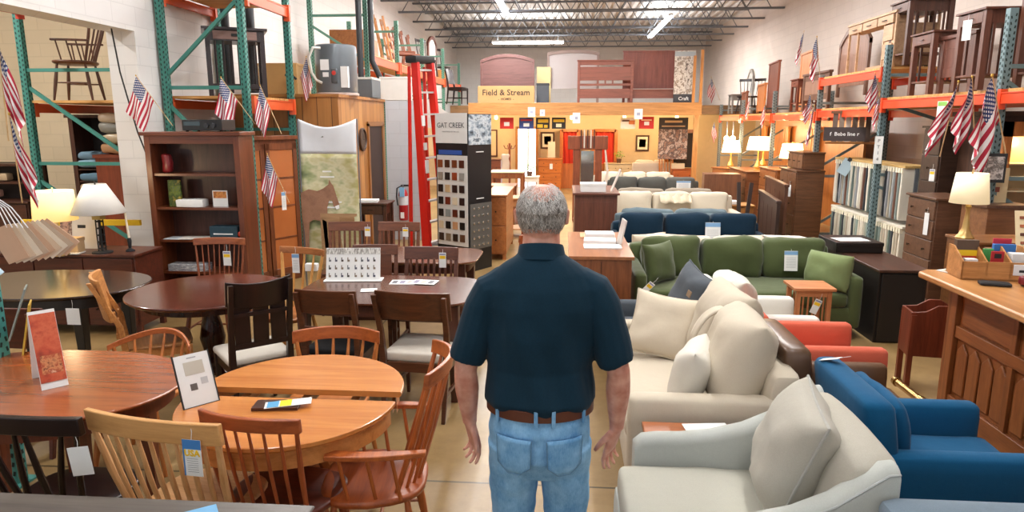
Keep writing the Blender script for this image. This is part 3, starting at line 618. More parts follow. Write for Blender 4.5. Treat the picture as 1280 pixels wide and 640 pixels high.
def headboard(label, w, h, mat, loc, rz=0, arch=0, panels=3, style='panel', th=.05, name='headboard', cat='headboard', inset=None, rot=None, low=.18):
    t = thing(name, label, cat, loc, rz, rot=rot); inset = inset or mat
    for s in (-1, 1): M().box(s*(w/2-.035)-.035, s*(w/2-.035)+.035, -th/2, th/2, 0, h).build('post', mat, t, bev=.004)
    if arch:
        n = 16; rr = []
        for i in range(n+1):
            u = 2*i/n-1; x = u*(w/2); z1 = h+arch*(1-u*u); rr.append([(x, -th/2-.006, z1-.09), (x, th/2+.006, z1-.09), (x, th/2+.006, z1), (x, -th/2-.006, z1)])
        M().rings(rr).build('top_rail', mat, t, bev=.003)
        n = 16; m = M(); m.prism([(-w/2+.06, low), (w/2-.06, low)]+[((1-2*i/n)*(w/2-.06), h-.08+arch*(1-(1-2*i/n)**2)) for i in range(n+1)], -.012, .012, plane='xz'); m.build('panel', inset, t)
    else:
        M().box(-w/2-.015, w/2+.015, -th/2-.012, th/2+.012, h-.0, h+.04).build('top_rail', mat, t, bev=.004)
        if style == 'panel':
            M().box(-w/2+.06, w/2-.06, -th*.3, th*.3, h-.1, h).build('upper_rail', mat, t)
            M().box(-w/2+.06, w/2-.06, -th*.3, th*.3, low, low+.1).build('lower_rail', mat, t)
            pw = (w-.14)/panels
            for i in range(panels):
                x = -w/2+.07+pw*(i+.5); M().box(x-pw/2+.02, x+pw/2-.02, -.012, .012, low+.1, h-.1).build('panel', inset, t, bev=.003)
            for i in range(panels+1):
                x = -w/2+.07+pw*i; M().box(x-.022, x+.022, -th*.3, th*.3, low+.1, h-.1).build('stile', mat, t)
        elif style == 'rails':
            for a, b in ((h-.1, h-.0), (h-.5, h-.14), (h-.64, h-.58), (low, h-.72)): M().box(-w/2+.05, w/2-.05, -.014, .014, a, b).build('cross_board', mat, t, bev=.003)
            for i in range(3): M().box(-.02+(.2*(i-1)), .02+(.2*(i-1)), -.01, .01, h-.6, h-.5).build('spacer', mat, t)
        elif style == 'slab': M().box(-w/2+.05, w/2-.05, -.014, .014, low, h).build('panel', inset, t)
    return t
def side_table(label, w, d, h, mat, loc, rz=0, drawer=True, slats=3, name='end_table', shelf=True, group=None, top=None, lw=.022, knobm=None, cat='table'):
    t = thing(name, label, cat, loc, rz, group)
    M().box(-w/2-.02, w/2+.02, -d/2-.02, d/2+.02, h-.022, h).build('table_top', top or mat, t, bev=.003)
    for sx in (-1, 1):
        for sy in (-1, 1): M().box(sx*(w/2-lw)-lw, sx*(w/2-lw)+lw, sy*(d/2-lw)-lw, sy*(d/2-lw)+lw, 0, h-.02).build('leg', mat, t, bev=.002)
    M().box(-w/2+lw, w/2-lw, -d/2+lw, d/2-lw, h-.15, h-.022).build('apron', mat, t)
    if drawer:
        dr = M().box(-w/2+.05, w/2-.05, -d/2-.002, -d/2+.02, h-.14, h-.032).build('drawer', mat, t, bev=.003)
        M().tube([(-.035, -d/2-.002, h-.085), (-.03, -d/2-.02, h-.09), (.03, -d/2-.02, h-.09), (.035, -d/2-.002, h-.085)], .004, 6).build('handle', knobm or plain('#2c2622', .3, .8), dr)
    if shelf: M().box(-w/2+.01, w/2-.01, -d/2+.01, d/2-.01, .14, .16).build('shelf', mat, t)
    if slats:
        for sx in (-1, 1):
            for k in range(slats):
                y = (2*(k+.5)/slats-1)*(d/2-.05); M().box(sx*(w/2-lw)-.007, sx*(w/2-lw)+.007, y-.012, y+.012, .16, h-.15).build('slat', mat, t)
    return t
shade_lit = None
def lamp_shade_mat(col, s):
    k = ('shade', col, s)
    if k in _mc: return _mc[k]
    m, nt, b = _new('lamp_shade'); b.inputs['Base Color'].default_value = (*lin('#efe3c6'), 1); b.inputs['Roughness'].default_value = .9
    b.inputs['Emission Color'].default_value = (*lin(col), 1); b.inputs['Emission Strength'].default_value = s
    tr = N(nt, 'ShaderNodeTexNoise', Scale=60.0); _mc[k] = m; return m
def table_lamp(label, loc, r1, r2, sh, z0, base='gourd', lit=0, col='#ffdf9e', basem=None, group=None, power=6, shade=None, scale=1):
    t = thing('table_lamp', label, 'lamp', loc, 0, group)
    bm_ = basem or plain('#d9c08a', .3, .7)
    if base == 'gourd': M().lathe([(.075, 0), (.08, .012), (.05, .03), (.075, .07), (.06, .12), (.028, .19), (.018, .26), (.016, z0-.02)], n=20).build('base', bm_, t)
    elif base == 'bottle': M().lathe([(.07, 0), (.075, .02), (.05, .05), (.03, .1), (.02, .2), (.016, z0*.8), (.026, z0*.9), (.012, z0)], n=20).build('base', bm_, t)
    elif base == 'scroll':
        M().lathe([(.09, 0), (.09, .012), (.02, .02)], n=16).build('base', bm_, t)
        for s in range(4):
            a = PI/4+s*PI/2; M().tube([(.03*math.cos(a), .03*math.sin(a), .015), (.032*math.cos(a), .032*math.sin(a), z0*.5), (.03*math.cos(a), .03*math.sin(a), z0-.06)], .006, 6).build('wrought_rod', bm_, t)
        for k in range(5):
            z = .04+(z0-.12)*k/4; M().tube([(.033*math.cos(a), .033*math.sin(a), z) for a in [2*PI*q/12 for q in range(13)]], .005, 5).build('ring', bm_, t)
        M().box(-.04, .04, -.04, .04, z0-.06, z0).build('candle_block', plain('#c2a860', .5), t)
    M().cyl((0, 0, z0-.03), (0, 0, z0+sh*.5), .006, n=6).build('stem', bm_, t)
    n = 28; m = M()
    m.rings([[(r*math.cos(2*PI*k/n), r*math.sin(2*PI*k/n), z) for k in range(n)] for r, z in ((r1, z0), (r2, z0+sh))], cap=False)
    m.build('lamp_shade', shade or (lamp_shade_mat(col, lit) if lit else plain('#e3dccb', .85)), t, solid=.004)
    M().cyl((0, 0, z0+sh*.95), (0, 0, z0+sh+.03), .008, .004, 6).build('finial', bm_, t)
    if lit:
        M().soft((0, 0, z0+sh*.45), (.05, .05, .08), .025, n=4).build('bulb', emit('#ffe2b0', 12), t)
        ld = bpy.data.lights.new('bulb_light', 'POINT'); ld.energy = power; ld.color = (1, .72, .4); ld.shadow_soft_size = .05
        lo = bpy.data.objects.new('bulb_light', ld); COL.objects.link(lo); lo.location = Vector(loc)+Vector((0, 0, z0+sh+.06))
    return t
def flag_mat():
    m, nt, b = _new('striped_flag_cloth')
    uv = N(nt, 'ShaderNodeUVMap'); uv.uv_map = 'UVMap'; sp = N(nt, 'ShaderNodeSeparateXYZ'); nt.links.new(uv.outputs[0], sp.inputs[0])
    def mth(op, a, b_=None, c=None):
        n = N(nt, 'ShaderNodeMath', operation=op)
        for i, v in enumerate((a, b_, c)):
            if v is None: continue
            if isinstance(v, (int, float)): n.inputs[i].default_value = v
            else: nt.links.new(v, n.inputs[i])
        return n.outputs[0]
    U, V = sp.outputs[0], sp.outputs[1]
    stripe = mth('MODULO', mth('FLOOR', mth('MULTIPLY', V, 13)), 2)      # 0 = red, 1 = white (from the bottom)
    cant = mth('MULTIPLY', mth('LESS_THAN', U, .4), mth('GREATER_THAN', V, .4615))
    su = mth('MULTIPLY', mth('DIVIDE', U, .4), 6.0); sv = mth('MULTIPLY', mth('DIVIDE', mth('SUBTRACT', V, .4615), .5385), 5.0)
    def dots(off):
        fu = mth('SUBTRACT', mth('FRACT', mth('ADD', su, off)), .5); fv = mth('SUBTRACT', mth('FRACT', mth('ADD', sv, off)), .5)
        return mth('LESS_THAN', mth('ADD', mth('MULTIPLY', fu, fu), mth('MULTIPLY', fv, fv)), .045)
    st = mth('MAXIMUM', dots(0.0), dots(.5))
    a = N(nt, 'ShaderNodeMix', data_type='RGBA'); a.inputs[6].default_value = (*lin('#b0263c'), 1); a.inputs[7].default_value = (*lin('#e8e4e2'), 1); nt.links.new(stripe, a.inputs[0])
    c = N(nt, 'ShaderNodeMix', data_type='RGBA'); c.inputs[6].default_value = (*lin('#2b3c6e'), 1); c.inputs[7].default_value = (*lin('#e8e4e2'), 1); nt.links.new(st, c.inputs[0])
    d = N(nt, 'ShaderNodeMix', data_type='RGBA'); nt.links.new(cant, d.inputs[0]); nt.links.new(a.outputs[2], d.inputs[6]); nt.links.new(c.outputs[2], d.inputs[7])
    nt.links.new(d.outputs[2], b.inputs['Base Color']); b.inputs['Roughness'].default_value = .85
    return m
FLAG = flag_mat(); stickm = wood('#d8b888', '#b89562', 'z', .5)
def flag(label, tip, s=1.0, lean=.5, side=-1, seed=0, fl=.2, stick=.62):
    """hand flag: stick leans up and out, the cloth droops below it. lean>0: the foot of the stick goes to the right"""
    t = thing('hand_flag', label, 'flag', tip, 0)
    d = Vector((lean, .25, -1)).normalized(); h, w = .30*s, .40*s; side = -1 if lean >= 0 else 1; fl = max(fl, .22)
    f = Vector((side*fl, -.1, -1)).normalized()
    M().tube([(0, 0, .012*s), tuple(d*stick*s)], .0045*max(s, .7), 6).build('stick', stickm, t)
    M().soft((0, 0, .014*s), (.014*s, .014*s, .02*s), .006, n=3).build('finial', plain('#c9a24a', .4, .6), t)
    rn = random.Random(seed); ph = rn.uniform(0, 6)
    def fn(u, v):
        p = d*h*(1-v)*(1-.12*u)+f*w*u+Vector((side*.10*s*u*(1-v)*-.2, 0, 0))
        wv = math.sin(u*5+v*7+ph)*.02*s*min(1, u*3)+math.sin(v*13+ph+u*2)*.012*s*u
        return tuple(p+Vector((wv*.35, -wv*1.4, 0)))
    o = M().grid(fn, 18, 13).build('cloth', FLAG, t, ang=80); return t
# ================================================================ SOFAS AND ARMCHAIRS (front is local -Y)
def sofa(label, L, D, H, fab, loc, rz=0, nb=3, ns=None, arm_h=.6, arm_w=.14, seat_h=.44, base_z=.1, cat='sofa', name='sofa', back_t=.16, cush_t=.17, legm=None, arm_r=.05, fab2=None, bc=True, group=None, back_lean=.14, bch=None, wr=.012, arm_drop=0, arms=(1, 1)):
    t = thing(name, label, cat, loc, rz, group); ns = nb if ns is None else ns; fab2 = fab2 or fab
    legm = legm or W(brown, 'z')
    iw = L-2*arm_w
    M().soft((0, .0, (base_z+seat_h-.13)/2), (L-.02, D-.04, seat_h-.13-base_z), .03, n=5).build('base', fab, t)
    M().soft((0, D/2-back_t/2, (base_z+H)/2), (L-arm_w*.5, back_t, H-base_z), .05, n=7, fn=lambda w, q: Vector((w.x, w.y+.05*max(0, q[2]), w.z))).build('back', fab, t)
    for s, on in zip((-1, 1), arms):
        if on: M().soft((s*(L/2-arm_w/2), -.02, (base_z+arm_h)/2), (arm_w, D-.06, arm_h-base_z), arm_r, n=7, fn=(lambda w, q: Vector((w.x, w.y, w.z-arm_drop*max(0, -q[1])*max(0, q[2])))) if arm_drop else None).build('arm', fab, t)
    sd = D-back_t-.03; w1 = iw/ns
    for i in range(ns):
        x = -iw/2+w1*(i+.5)
        M().soft((x, -D/2+sd/2+.01, seat_h-.07), (w1-.006, sd, .14), .045, (0, 0, .018), n=9, wr=.006, seed=i).build('seat_cushion', fab2, t)
    if bc:
        w1 = iw/nb; bh = bch or (H-seat_h+.06)
        for i in range(nb):
            x = -iw/2+w1*(i+.5)
            M().soft((x, D/2-back_t-cush_t*.35, seat_h+bh/2-.01), (w1-.008, cush_t, bh), .06, (0, .035, .015), rot=(-back_lean, 0, 0), n=11, wr=wr*1.6, seed=i+3).build('back_cushion', fab2, t)
    for sx in (-1, 1):
        for sy in (-1, 1): M().cyl((sx*(L/2-.08), sy*(D/2-.09), 0), (sx*(L/2-.09), sy*(D/2-.1), base_z+.03), .018, .026).build('leg', legm, t)
    return t
def throw_pillow(label, w, h, th, fab, loc, rot, seed=0, pinch=.1, piping=None, group=None, wr=.02):
    t = thing('throw_pillow', label, 'pillow', loc, 0, group, rot=rot)
    M().pillow(w, h, th, 16, seed=seed, pinch=pinch, wr=wr).build('cushion_cover', fab, t, ang=80)
    if piping:
        n = 14; pts = []
        def e(u, v): return (w/2*u*(1-pinch*(1-v*v)), 0, h/2*v*(1-pinch*(1-u*u))+h/2)
        us = [math.sin(PI/2*(2*i/n-1)) for i in range(n+1)]
        pts = [e(u, -1) for u in us]+[e(1, v) for v in us[1:]]+[e(-u, 1) for u in us[1:]]+[e(-1, -v) for v in us[1:]]
        M().tube(pts, .006, 6).build('piping', piping, t)
    return t
f_green = fabric('#4f5a33', '#3e4827', 1, .8, .1, .25); f_cream = fabric('#cdc2af', '#b8ac97'); f_beige = fabric('#d3c8b6', '#bdb09b'); f_navy = fabric('#0d2b3f', '#081e2e')
f_slate = fabric('#555b62', '#41464c'); f_grey = fabric('#767b7c', '#5e6466'); f_bluegrey = fabric('#5f6e75', '#4b595f'); f_taupe = fabric('#8d8171', '#75695b'); f_dkgrey = fabric('#55544f', '#42413d')
f_coral = fabric('#d86a52', '#c25840'); f_blue = fabric('#0c5680', '#084364'); f_pale = fabric('#b6b9b2', '#a1a49e', .8); f_pale2 = fabric('#b5b0a2', '#a19c8f', .8); f_white = fabric('#dfdcd4', '#cdc9be')
leather = plain('#5e432f', .35, 0, .6)
f_steel = fabric('#74838f', '#5f6d79', .8)
# green row
sofa('olive green three-cushion sofa facing the camera in mid room', 2.1, .95, .75, f_green, (1.72, 6.83, 0), 0, nb=3, ns=2, arm_w=.13, arm_h=.6, bch=.4, wr=.02)
throw_pillow('olive green velvet pillow against the left arm of the green sofa', .42, .4, .16, f_green, (.98, 6.68, .45), (-.25, 0, .75), 4)
throw_pillow('lighter green rolled pillow against the right arm of the green sofa', .45, .34, .24, fabric('#7d8b5e', '#66744a'), (2.48, 6.55, .45), (-.2, 0, -.95), 7, pinch=.03)
sofa('cream sofa standing back to back behind the olive green sofa', 1.95, .85, .72, f_beige, (1.62, 7.78, 0), PI, nb=2, bch=.34)
throw_pillow('cream lumbar pillow peeking over the left end behind the green sofa', .45, .35, .16, f_cream, (.92, 7.62, .45), (.15, 0, .5), 9)
sofa('navy blue three-cushion sofa behind the green and cream sofas', 1.95, .85, .71, f_navy, (1.6, 8.78, 0), 0, nb=3, bch=.4, arm_w=.1)
sofa('blue-grey sofa whose back cushions show just above the navy sofa', 1.75, .8, .76, f_bluegrey, (1.55, 9.95, 0), PI, nb=2, bch=.36)
sofa('cream sofa with a folded blanket over its back, right of the brown chest', 2.1, .9, .82, f_cream, (1.75, 11.15, 0), 0, nb=3, bch=.44)
sofa('taupe sofa behind the cream sofa with the blanket', 1.9, .85, .8, f_taupe, (1.75, 12.4, 0), PI, nb=2)
sofa('dark grey sofa with three loose cushions far down the right side', 2.0, .9, .82, f_dkgrey, (1.78, 13.95, 0), 0, nb=3, bch=.46)
sofa('farthest cream sofa in front of the pale dresser', 1.9, .9, .8, f_cream, (1.6, 15.7, 0), 0, nb=3, bch=.44)
# blanket
t = tag(M().grid(lambda u, v: (1.55+u*.5, 11.15+.52-.55*v, .84+.03*noise.noise(Vector((u*6, v*6, 1)))-.12*abs(v-.5)**2*4+.015*math.sin(u*25)), 20, 14).build('blanket', fabric('#c9bba3', '#a3947c'), solid=.012), 'crumpled beige blanket draped over the cream sofa back', 'blanket')
# row facing left
sofa('slate grey armchair with a big slate pillow, beyond the cream sofa', .68, .8, .74, f_slate, (.78, 5.27, 0), -PI/2, nb=1, cat='armchair', name='armchair', arm_w=.12, bc=False, arm_h=.56)
throw_pillow('large slate grey pillow with a tag leaning in the slate armchair', .5, .5, .2, f_slate, (.86, 5.1, .45), (-.35, .15, -PI/2+.25), 5, piping=f_slate)
sofa('cream sofa facing the aisle at right of the standing man', 1.5, .84, .74, f_cream, (.76, 4.1, 0), -PI/2, nb=2, ns=1, arm_w=.14, arm_h=.61, bc=False, base_z=.08, fab2=f_cream)
CR = f_cream
throw_pillow('square cream pillow lying against the far end of the cream sofa', .46, .46, .15, fabric('#d2c6b2', '#bfb19a'), (.62, 4.42, .46), (-.62, .1, -.35), 12, piping=fabric('#cbbfa9'))
throw_pillow('big cream back pillow with brown label, far side of the cream sofa', .62, .56, .3, CR, (.92, 4.22, .46), (-.3, 0, -PI/2+.1), 15, pinch=.05)
throw_pillow('big cream back pillow nearest the camera on the cream sofa', .62, .54, .32, CR, (.89, 3.74, .46), (-.3, 0, -PI/2-.05), 18, pinch=.05)
throw_pillow('small pale pillow propped in front of the near back pillow on the cream sofa', .4, .36, .2, fabric('#ddd8cc', '#cac4b6'), (.68, 3.70, .46), (-.25, 0, -PI/2-.35), 21)
# band around the pillow
m = M(); rr = []
t = tag(M(MX((.92, 3.98, .58), (0, 0, 0))).grid(lambda u, v: (.02-.30*math.cos(PI*(.12+.76*u))*.62, (v-.5)*.1+.03*u, .32*math.sin(PI*(.12+.76*u))+.02), 16, 4).build('fabric_band', fabric('#cfc4b2', '#bbae98'), solid=.012), 'folded beige fabric band over the cream back pillows', 'fabric')
t = tag(M(MX((.80, 4.3, .93), (0, .35, .1))).box(-.003, .003, -.035, .035, -.02, .02).build('care_label', plain('#8d7358', .7)), 'small brown label on the far cream back pillow', 'label')
# row facing right
sofa('off-white armchair facing right behind the coral chair', .7, .8, .78, f_white, (1.5, 5.32, 0), PI/2, nb=1, cat='armchair', name='armchair', arm_w=.12, bc=True, arm_h=.6)
throw_pillow('pale round-topped pillow rising over the off-white armchair back', .4, .36, .2, fabric('#d6d2c4', '#c0bba9'), (1.36, 5.15, .5), (-.1, 0, PI/2), 31)
sofa('coral red armchair facing right between the off-white and brown leather chairs', .66, .86, .8, f_coral, (1.64, 4.6, 0), PI/2, nb=1, cat='armchair', name='armchair', arm_w=.1, arm_h=.6, bc=False)
sofa('brown leather armchair with a high rounded back facing right', .66, .78, .83, leather, (1.6, 3.86, 0), PI/2, nb=1, cat='armchair', name='armchair', arm_w=.1, arm_h=.56, bc=False, back_t=.16, base_z=.12)
sofa('bright blue armchair facing the cash desk at lower right', .72, .82, .8, f_blue, (1.77, 3.24, 0), PI/2, nb=1, cat='armchair', name='armchair', arm_w=.12, arm_h=.57, seat_h=.42, base_z=.16, bc=True, cush_t=.08, back_t=.15, bch=.34)
sofa('blue-grey sofa whose back rail just enters the lower right corner', 1.3, .8, .765, f_steel, (1.68, 1.78, 0), 0, nb=2, arm_w=.14)
# sloping-arm armchair
def scoop_chair(label, loc, rz):
    t = thing('armchair', label, 'armchair', loc, rz); L, D = .72, .9
    M().soft((0, -.02, .235), (L-.03, D-.06, .21), .03, n=5).build('base', f_pale, t)
    M().soft((0, D/2-.12, .5), (L+.0, .2, .72), .07, n=9, fn=lambda w, q: Vector((w.x*(1+.03*q[2]), w.y+.09*max(0, q[2]), w.z-.03*abs(q[0])**2*max(0, q[2])))).build('back', f_pale2, t)
    for s in (-1, 1):
        prof = []
        ys_ = [-.38, -.34, -.27, -.15, 0, .15, .28, .38, .46, .5]; zs = [.55, .585, .595, .60, .62, .66, .72, .79, .845, .85]
        rr = []; w = .055
        for y, z in zip(ys_, zs):
            y *= .92
            c = s*(L/2-.01); xo = .01*math.sin(y*3)
            ring = []
            for a in range(9):
                q = PI*a/8; ring.append((c+xo+w*math.cos(q), y, z-w*.7+w*.7*math.sin(q)))
            ring += [(c+xo-w, y, .13), (c+xo+w, y, .13)]
            rr.append(ring)
        M().rings(rr).build('arm', f_pale, t, ang=50)
        M().tube([(s*(L/2-.01)+s*.05+.01*math.sin(y*3), y*.92, z-.022) for y, z in zip(ys_, zs)], .0045, 5).build('piping', fabric('#b5b9b7'), t)
    M().soft((0, -.10, .40), (L-.12, D-.24, .15), .05, (0, 0, .02), n=9, wr=.006).build('seat_cushion', fabric('#b9b7a9', '#a6a497', .8), t)
    for sx in (-1, 1):
        for sy in (-1, 1): M().cyl((sx*(L/2-.08), sy*(D/2-.1), 0), (sx*(L/2-.09), sy*(D/2-.1), .15), .018, .026).build('leg', W(dark, 'z'), t)
    return t
scoop_chair('pale grey armchair with sloping piped arms, nearest the camera at bottom centre right', (.69, 2.64, 0), -PI/2)
throw_pillow('large pale grey piped pillow leaning in the sloping-arm armchair', .5, .47, .24, fabric('#b5b0a3', '#a19d91', .8), (.86, 2.68, .48), (-.34, .04, -PI/2-.18), 41, pinch=.05, piping=fabric('#aeada5'))
price_tag('small white tag tied on the back of the bright blue armchair', (1.4, 3.42, .83), -1.2, .05, .1, 'plain', rot=(R(70), 0, R(40)))
# small table between
t = thing('end_table', 'wooden side table with papers wedged between cream sofa and pale armchair', 'table', (.78, 3.2, 0))
M().box(-.37, .3, -.09, .09, .49, .515).build('table_top', wood('#b0683c', '#85471f', 'x', .4), t, bev=.003)
M().box(-.35, .28, -.08, .08, .40, .49).build('apron', W(('#8c4d2a', '#5f3018')), t)
for sx in (-.33, .26):
    for sy in (-.065, .065): M().box(sx-.018, sx+.018, sy-.018, sy+.018, 0, .41).build('leg', W(('#8c4d2a', '#5f3018'), 'z'), t)
for k, (x, y, r_, lb) in enumerate([(.72, 3.22, .12, 'lower white sheet on the wooden side table by the pale armchair'), (.83, 3.19, -.1, 'upper white sheet with a small dark picture on the side table')]):
    o = M(MX((x, y, .518+.003*k), (0, 0, r_))); o.box(-.11, .11, -.06, .06, 0, .0015)
    t = thing('paper_sheet', lb, 'paper', (x, y, .518+.003*k), r_); M().box(-.11, .11, -.06, .06, 0, .0015).build('sheet', white_paper, t)
    if k: M().box(.02, .05, -.02, .01, .0015, .002).build('picture', plain('#5a6068', .6), t)
# mission side table
p = PZ(1008, 350, .6)
t = thing('end_table', 'small light cherry mission side table with a tag before the green sofa', 'table', (2.16, 6.05, 0))
lc = wood('#d08a5c', '#a8653a', 'x', .4); lcz = wood('#c98458', '#a06038', 'z', .4)
M().box(-.175, .175, -.16, .16, .575, .6).build('table_top', lc, t, bev=.003)
for sx in (-.13, .13):
    for sy in (-.12, .12): M().box(sx-.018, sx+.018, sy-.018, sy+.018, 0, .575).build('leg', lcz, t)
for sy in (-.12, .12): M().box(-.13, .13, sy-.01, sy+.01, .52, .575).build('apron', lc, t); M().box(-.13, .13, sy-.01, sy+.01, .1, .14).build('lower_rail', lc, t)
for k in range(5):
    for sy in (-.12, .12): M().box(-.085+k*.0425-.006, -.085+k*.0425+.006, sy-.005, sy+.005, .14, .52).build('slat', lcz, t)
price_tag('yellow and white tag hanging on the mission side table', (2.2, 5.9, .5), 0, .06, .13, rot=(0, R(22), 0))
price_tag('large printed tag pinned on the right cushion of the green sofa', (2.27, 6.93, .735), 0, .13, .2, 'blue', string=.02, rot=(R(-9), 0, 0))
price_tag('large pale blue tag hanging on the navy sofa', (1.9, 8.84, .74), 0, .19, .28, 'blue', string=.02, rot=(R(-9), 0, 0))
price_tag('yellow and white tag on the slate pillow', (.66, 4.97, .84), .3, .045, .12, rot=(R(20), R(38), .0))
price_tag('white tag on the dark grey far sofa', (2.38, 13.95, .84), 0, .28, .16, 'blue', string=.02)
# swatch books on the cream sofa back
for k in range(4):
    t = tag(M(MX((2.42, 7.5, .735+k*.012), (0, .02*k, .2*(k % 2)+.1))).box(-.25, .22, -.13, .13, 0, .010).build('swatch_book', plain(['#b9b7b0', '#d5d4ce', '#8f949a', '#cfcac0'][k], .8)), ['bottom', 'second', 'third', 'top'][k]+' sheet of the swatch pile behind the right end of the green sofa', 'swatch book', 'swatch pile behind the green sofa')
# ================================================================ PALLET RACKING
orange = plain('#d8572a', .45, 0, .5, .3); beamred = plain('#e0461c', .4, 0, .5, .3)
green = plain('#3f8074', .5, .1); green2 = plain('#6fae86', .5, .1); grayblue = plain('#6d8488', .5, .2); greysteel = plain('#7b8484', .5, .3)
hole = plain('#20302d', .8)
deckwood = wood('#d6a05c', '#a8722f', 'y', .7, coat=0); deckx = wood('#dba765', '#b27a38', 'x', .7, coat=0)
def post(m, x, y, z0, z1, face):
    """C-channel upright with punched holes on the face towards -Y or the aisle"""
    w = .075
    m.box(x-w/2, x+w/2, y-.035, y+.035, z0, z1, 0)
    z = z0+.06
    while z < z1-.04:
        for s in (-1, 1):
            m.bx((x+s*.02, y-.036, z+.012*s), (.012, .004, .026), (0, R(14*s), 0), 1)
            m.bx((x+face*(w/2+.001), y+s*.018, z+.012*s), (.004, .011, .026), (R(14*s), 0, 0), 1)
        z += .055
    m.box(x-.07, x+.07, y-.07, y+.07, 0, .012, 0) if z0 < .1 else None
RACK = None
def rack(label, loc):
    global RACK
    RACK = thing('storage_rack', label, 'storage rack', (0, 0, 0)); return RACK
def frame(x0, x1, y, top, col, label, face, braces, z0=0):
    for x in (x0, x1):
        m = M(); post(m, x, y, z0, top, face); m.build('upright', [col, hole], RACK)
    for k in braces:
        if k[0] == 'h': M().box(x0, x1, y-.017, y+.017, k[1]-.02, k[1]+.02).build('horizontal_brace', col, RACK)
        else:
            a = Vector((x0, y, k[1])); b = Vector((x1, y, k[2])); d = b-a
            M().bx((a+b)/2, (d.length, .034, .04), (0, -math.atan2(d.z, d.x), 0)).build('diagonal_brace', col, RACK)
def beam(x, y0, y1, z, col, label=None, h=.11):
    L = y1-y0; m = M(); m.box(x-.02, x+.02, y0, y1, z-h/2, z+h/2); m.box(x-.026, x+.026, y0, y1, z+h/2-.015, z+h/2)
    o = m.build('load_beam', col, RACK, bev=.004)
    for s in (y0+.02, y1-.02): M().box(x-.03, x+.045 if x < 0 else x+.03, s-.025, s+.025, z-h/2-.05, z+h/2+.03).build('end_bracket', col, o)
def deck(x0, x1, y0, y1, z, label=None, n=6, mat=None):
    t = M(); L = (y1-y0)/n
    for k in range(n): t.box(x0, x1, y0+k*L+.004, y0+(k+1)*L-.004, z, z+.03)
    t.build('shelf_deck', mat or deckx, RACK)
# --- right wall racks
rack('long row of blue-grey and grey uprights with orange-red beams along the right wall', 0)
RF, RB = 4.2, 5.3
ys = [7.15, 9.65, 12.0, 14.5, 17.0, 19.3]
tops = [3.05, 2.98, 2.75, 2.6, 2.5, 2.45]
for k, (y, tp) in enumerate(zip(ys, tops)):
    c = grayblue if k < 2 else greysteel
    br = [[('h', 2.52), ('d', 2.4, 1.6), ('h', 1.45), ('d', 1.35, .6), ('h', .5)], [('h', 2.6), ('d', 2.25, 1.9), ('h', 1.3), ('d', 1.15, .75), ('h', .35)]][k] if k < 2 else [('h', 2.3), ('d', 1.2, 1.9), ('h', 1.1), ('d', .2, .95), ('h', .12)]
    frame(RF, RB, y, tp, c, ['blue-grey punched rack upright beside the cash desk lamp, nearest on the right', 'blue-grey rack upright in front of the fabric sample hangers', 'grey rack upright left of the hanging fabric samples', 'grey rack upright behind the lit white table lamps', 'second farthest grey upright of the right-hand racks', 'farthest grey upright of the right-hand racks beside the loft'][k], -1, br)
bl = ['short orange beam running out of the picture behind the bunch of flags', 'orange beam over the dark chests with a white notice hung on it', 'orange beam over the fabric sample sign and hangers', 'orange beam over the row of lit table lamps', 'second farthest orange beam on the right, two lit bulbs under it', 'farthest orange beam on the right, beside the loft edge']
yy = [5.2]+ys
for k in range(6):
    zb = 2.22 if k != 1 else 2.22
    if k == 2: zb = 2.12
    if k > 2: zb = 2.08
    beam(RF-.03, yy[k]+.04, yy[k+1]-.04, zb, beamred, bl[k])
    beam(RB+.03, yy[k]+.04, yy[k+1]-.04, zb, beamred, 'rear orange beam at the wall, right-hand racks')
    deck(RF+.01, RB-.01, yy[k]+.05, yy[k+1]-.05, zb+.06, ['plank deck at the right edge behind the flags', 'plank deck carrying the dark mission end tables', 'plank deck over the fabric samples', 'plank deck carrying the leaning table tops', 'plank deck carrying the white arched mirror', 'plank deck nearest the loft on the right'][k])
# raised bay
beam(RF-.03, ys[1]+.04, ys[2]-.04, 2.62, beamred, 'highest orange beam on the right, under the pale desk')
beam(RB+.03, ys[1]+.04, ys[2]-.04, 2.62, beamred, 'rear beam under the pale desk at the wall')
deck(RF+.01, RB-.01, ys[1]+.05, ys[2]-.05, 2.68, 'raised plank deck under the pale desk and arched armoire')
# --- left main racks
rack('green punched rack with short orange beams between the tall bookcase and the horse banner', 0)
LF, LB = -3.6, -4.53
frame(LB, LF, 7.75, 3.6, green, 'green punched upright frame beside the tall brown bookcase', 1, [('h', 2.38), ('d', 2.5, 3.35), ('d', 2.2, 1.25), ('h', 1.15), ('h', .3)])
frame(LB, LF, 9.05, 3.6, green, 'green punched upright to the left of the horse banner', 1, [('h', 1.9), ('d', 1.7, 1.1), ('h', .9), ('h', .3)])
for z, lb in ((3.37, 'top'), (2.2, 'middle')):
    beam(LF+.03, 7.79, 9.01, z, orange, 'orange %s beam between the two green uprights by the banner' % lb, .12)
    beam(LB-.01, 7.79, 9.01, z, orange, 'rear orange %s beam behind the green uprights' % lb, .1)
    deck(LB+.02, LF-.01, 7.8, 9.0, z+.06, '%s shelf of yellow planks in the green rack by the bookcase' % ('upper' if lb == 'top' else 'lower'), 8)
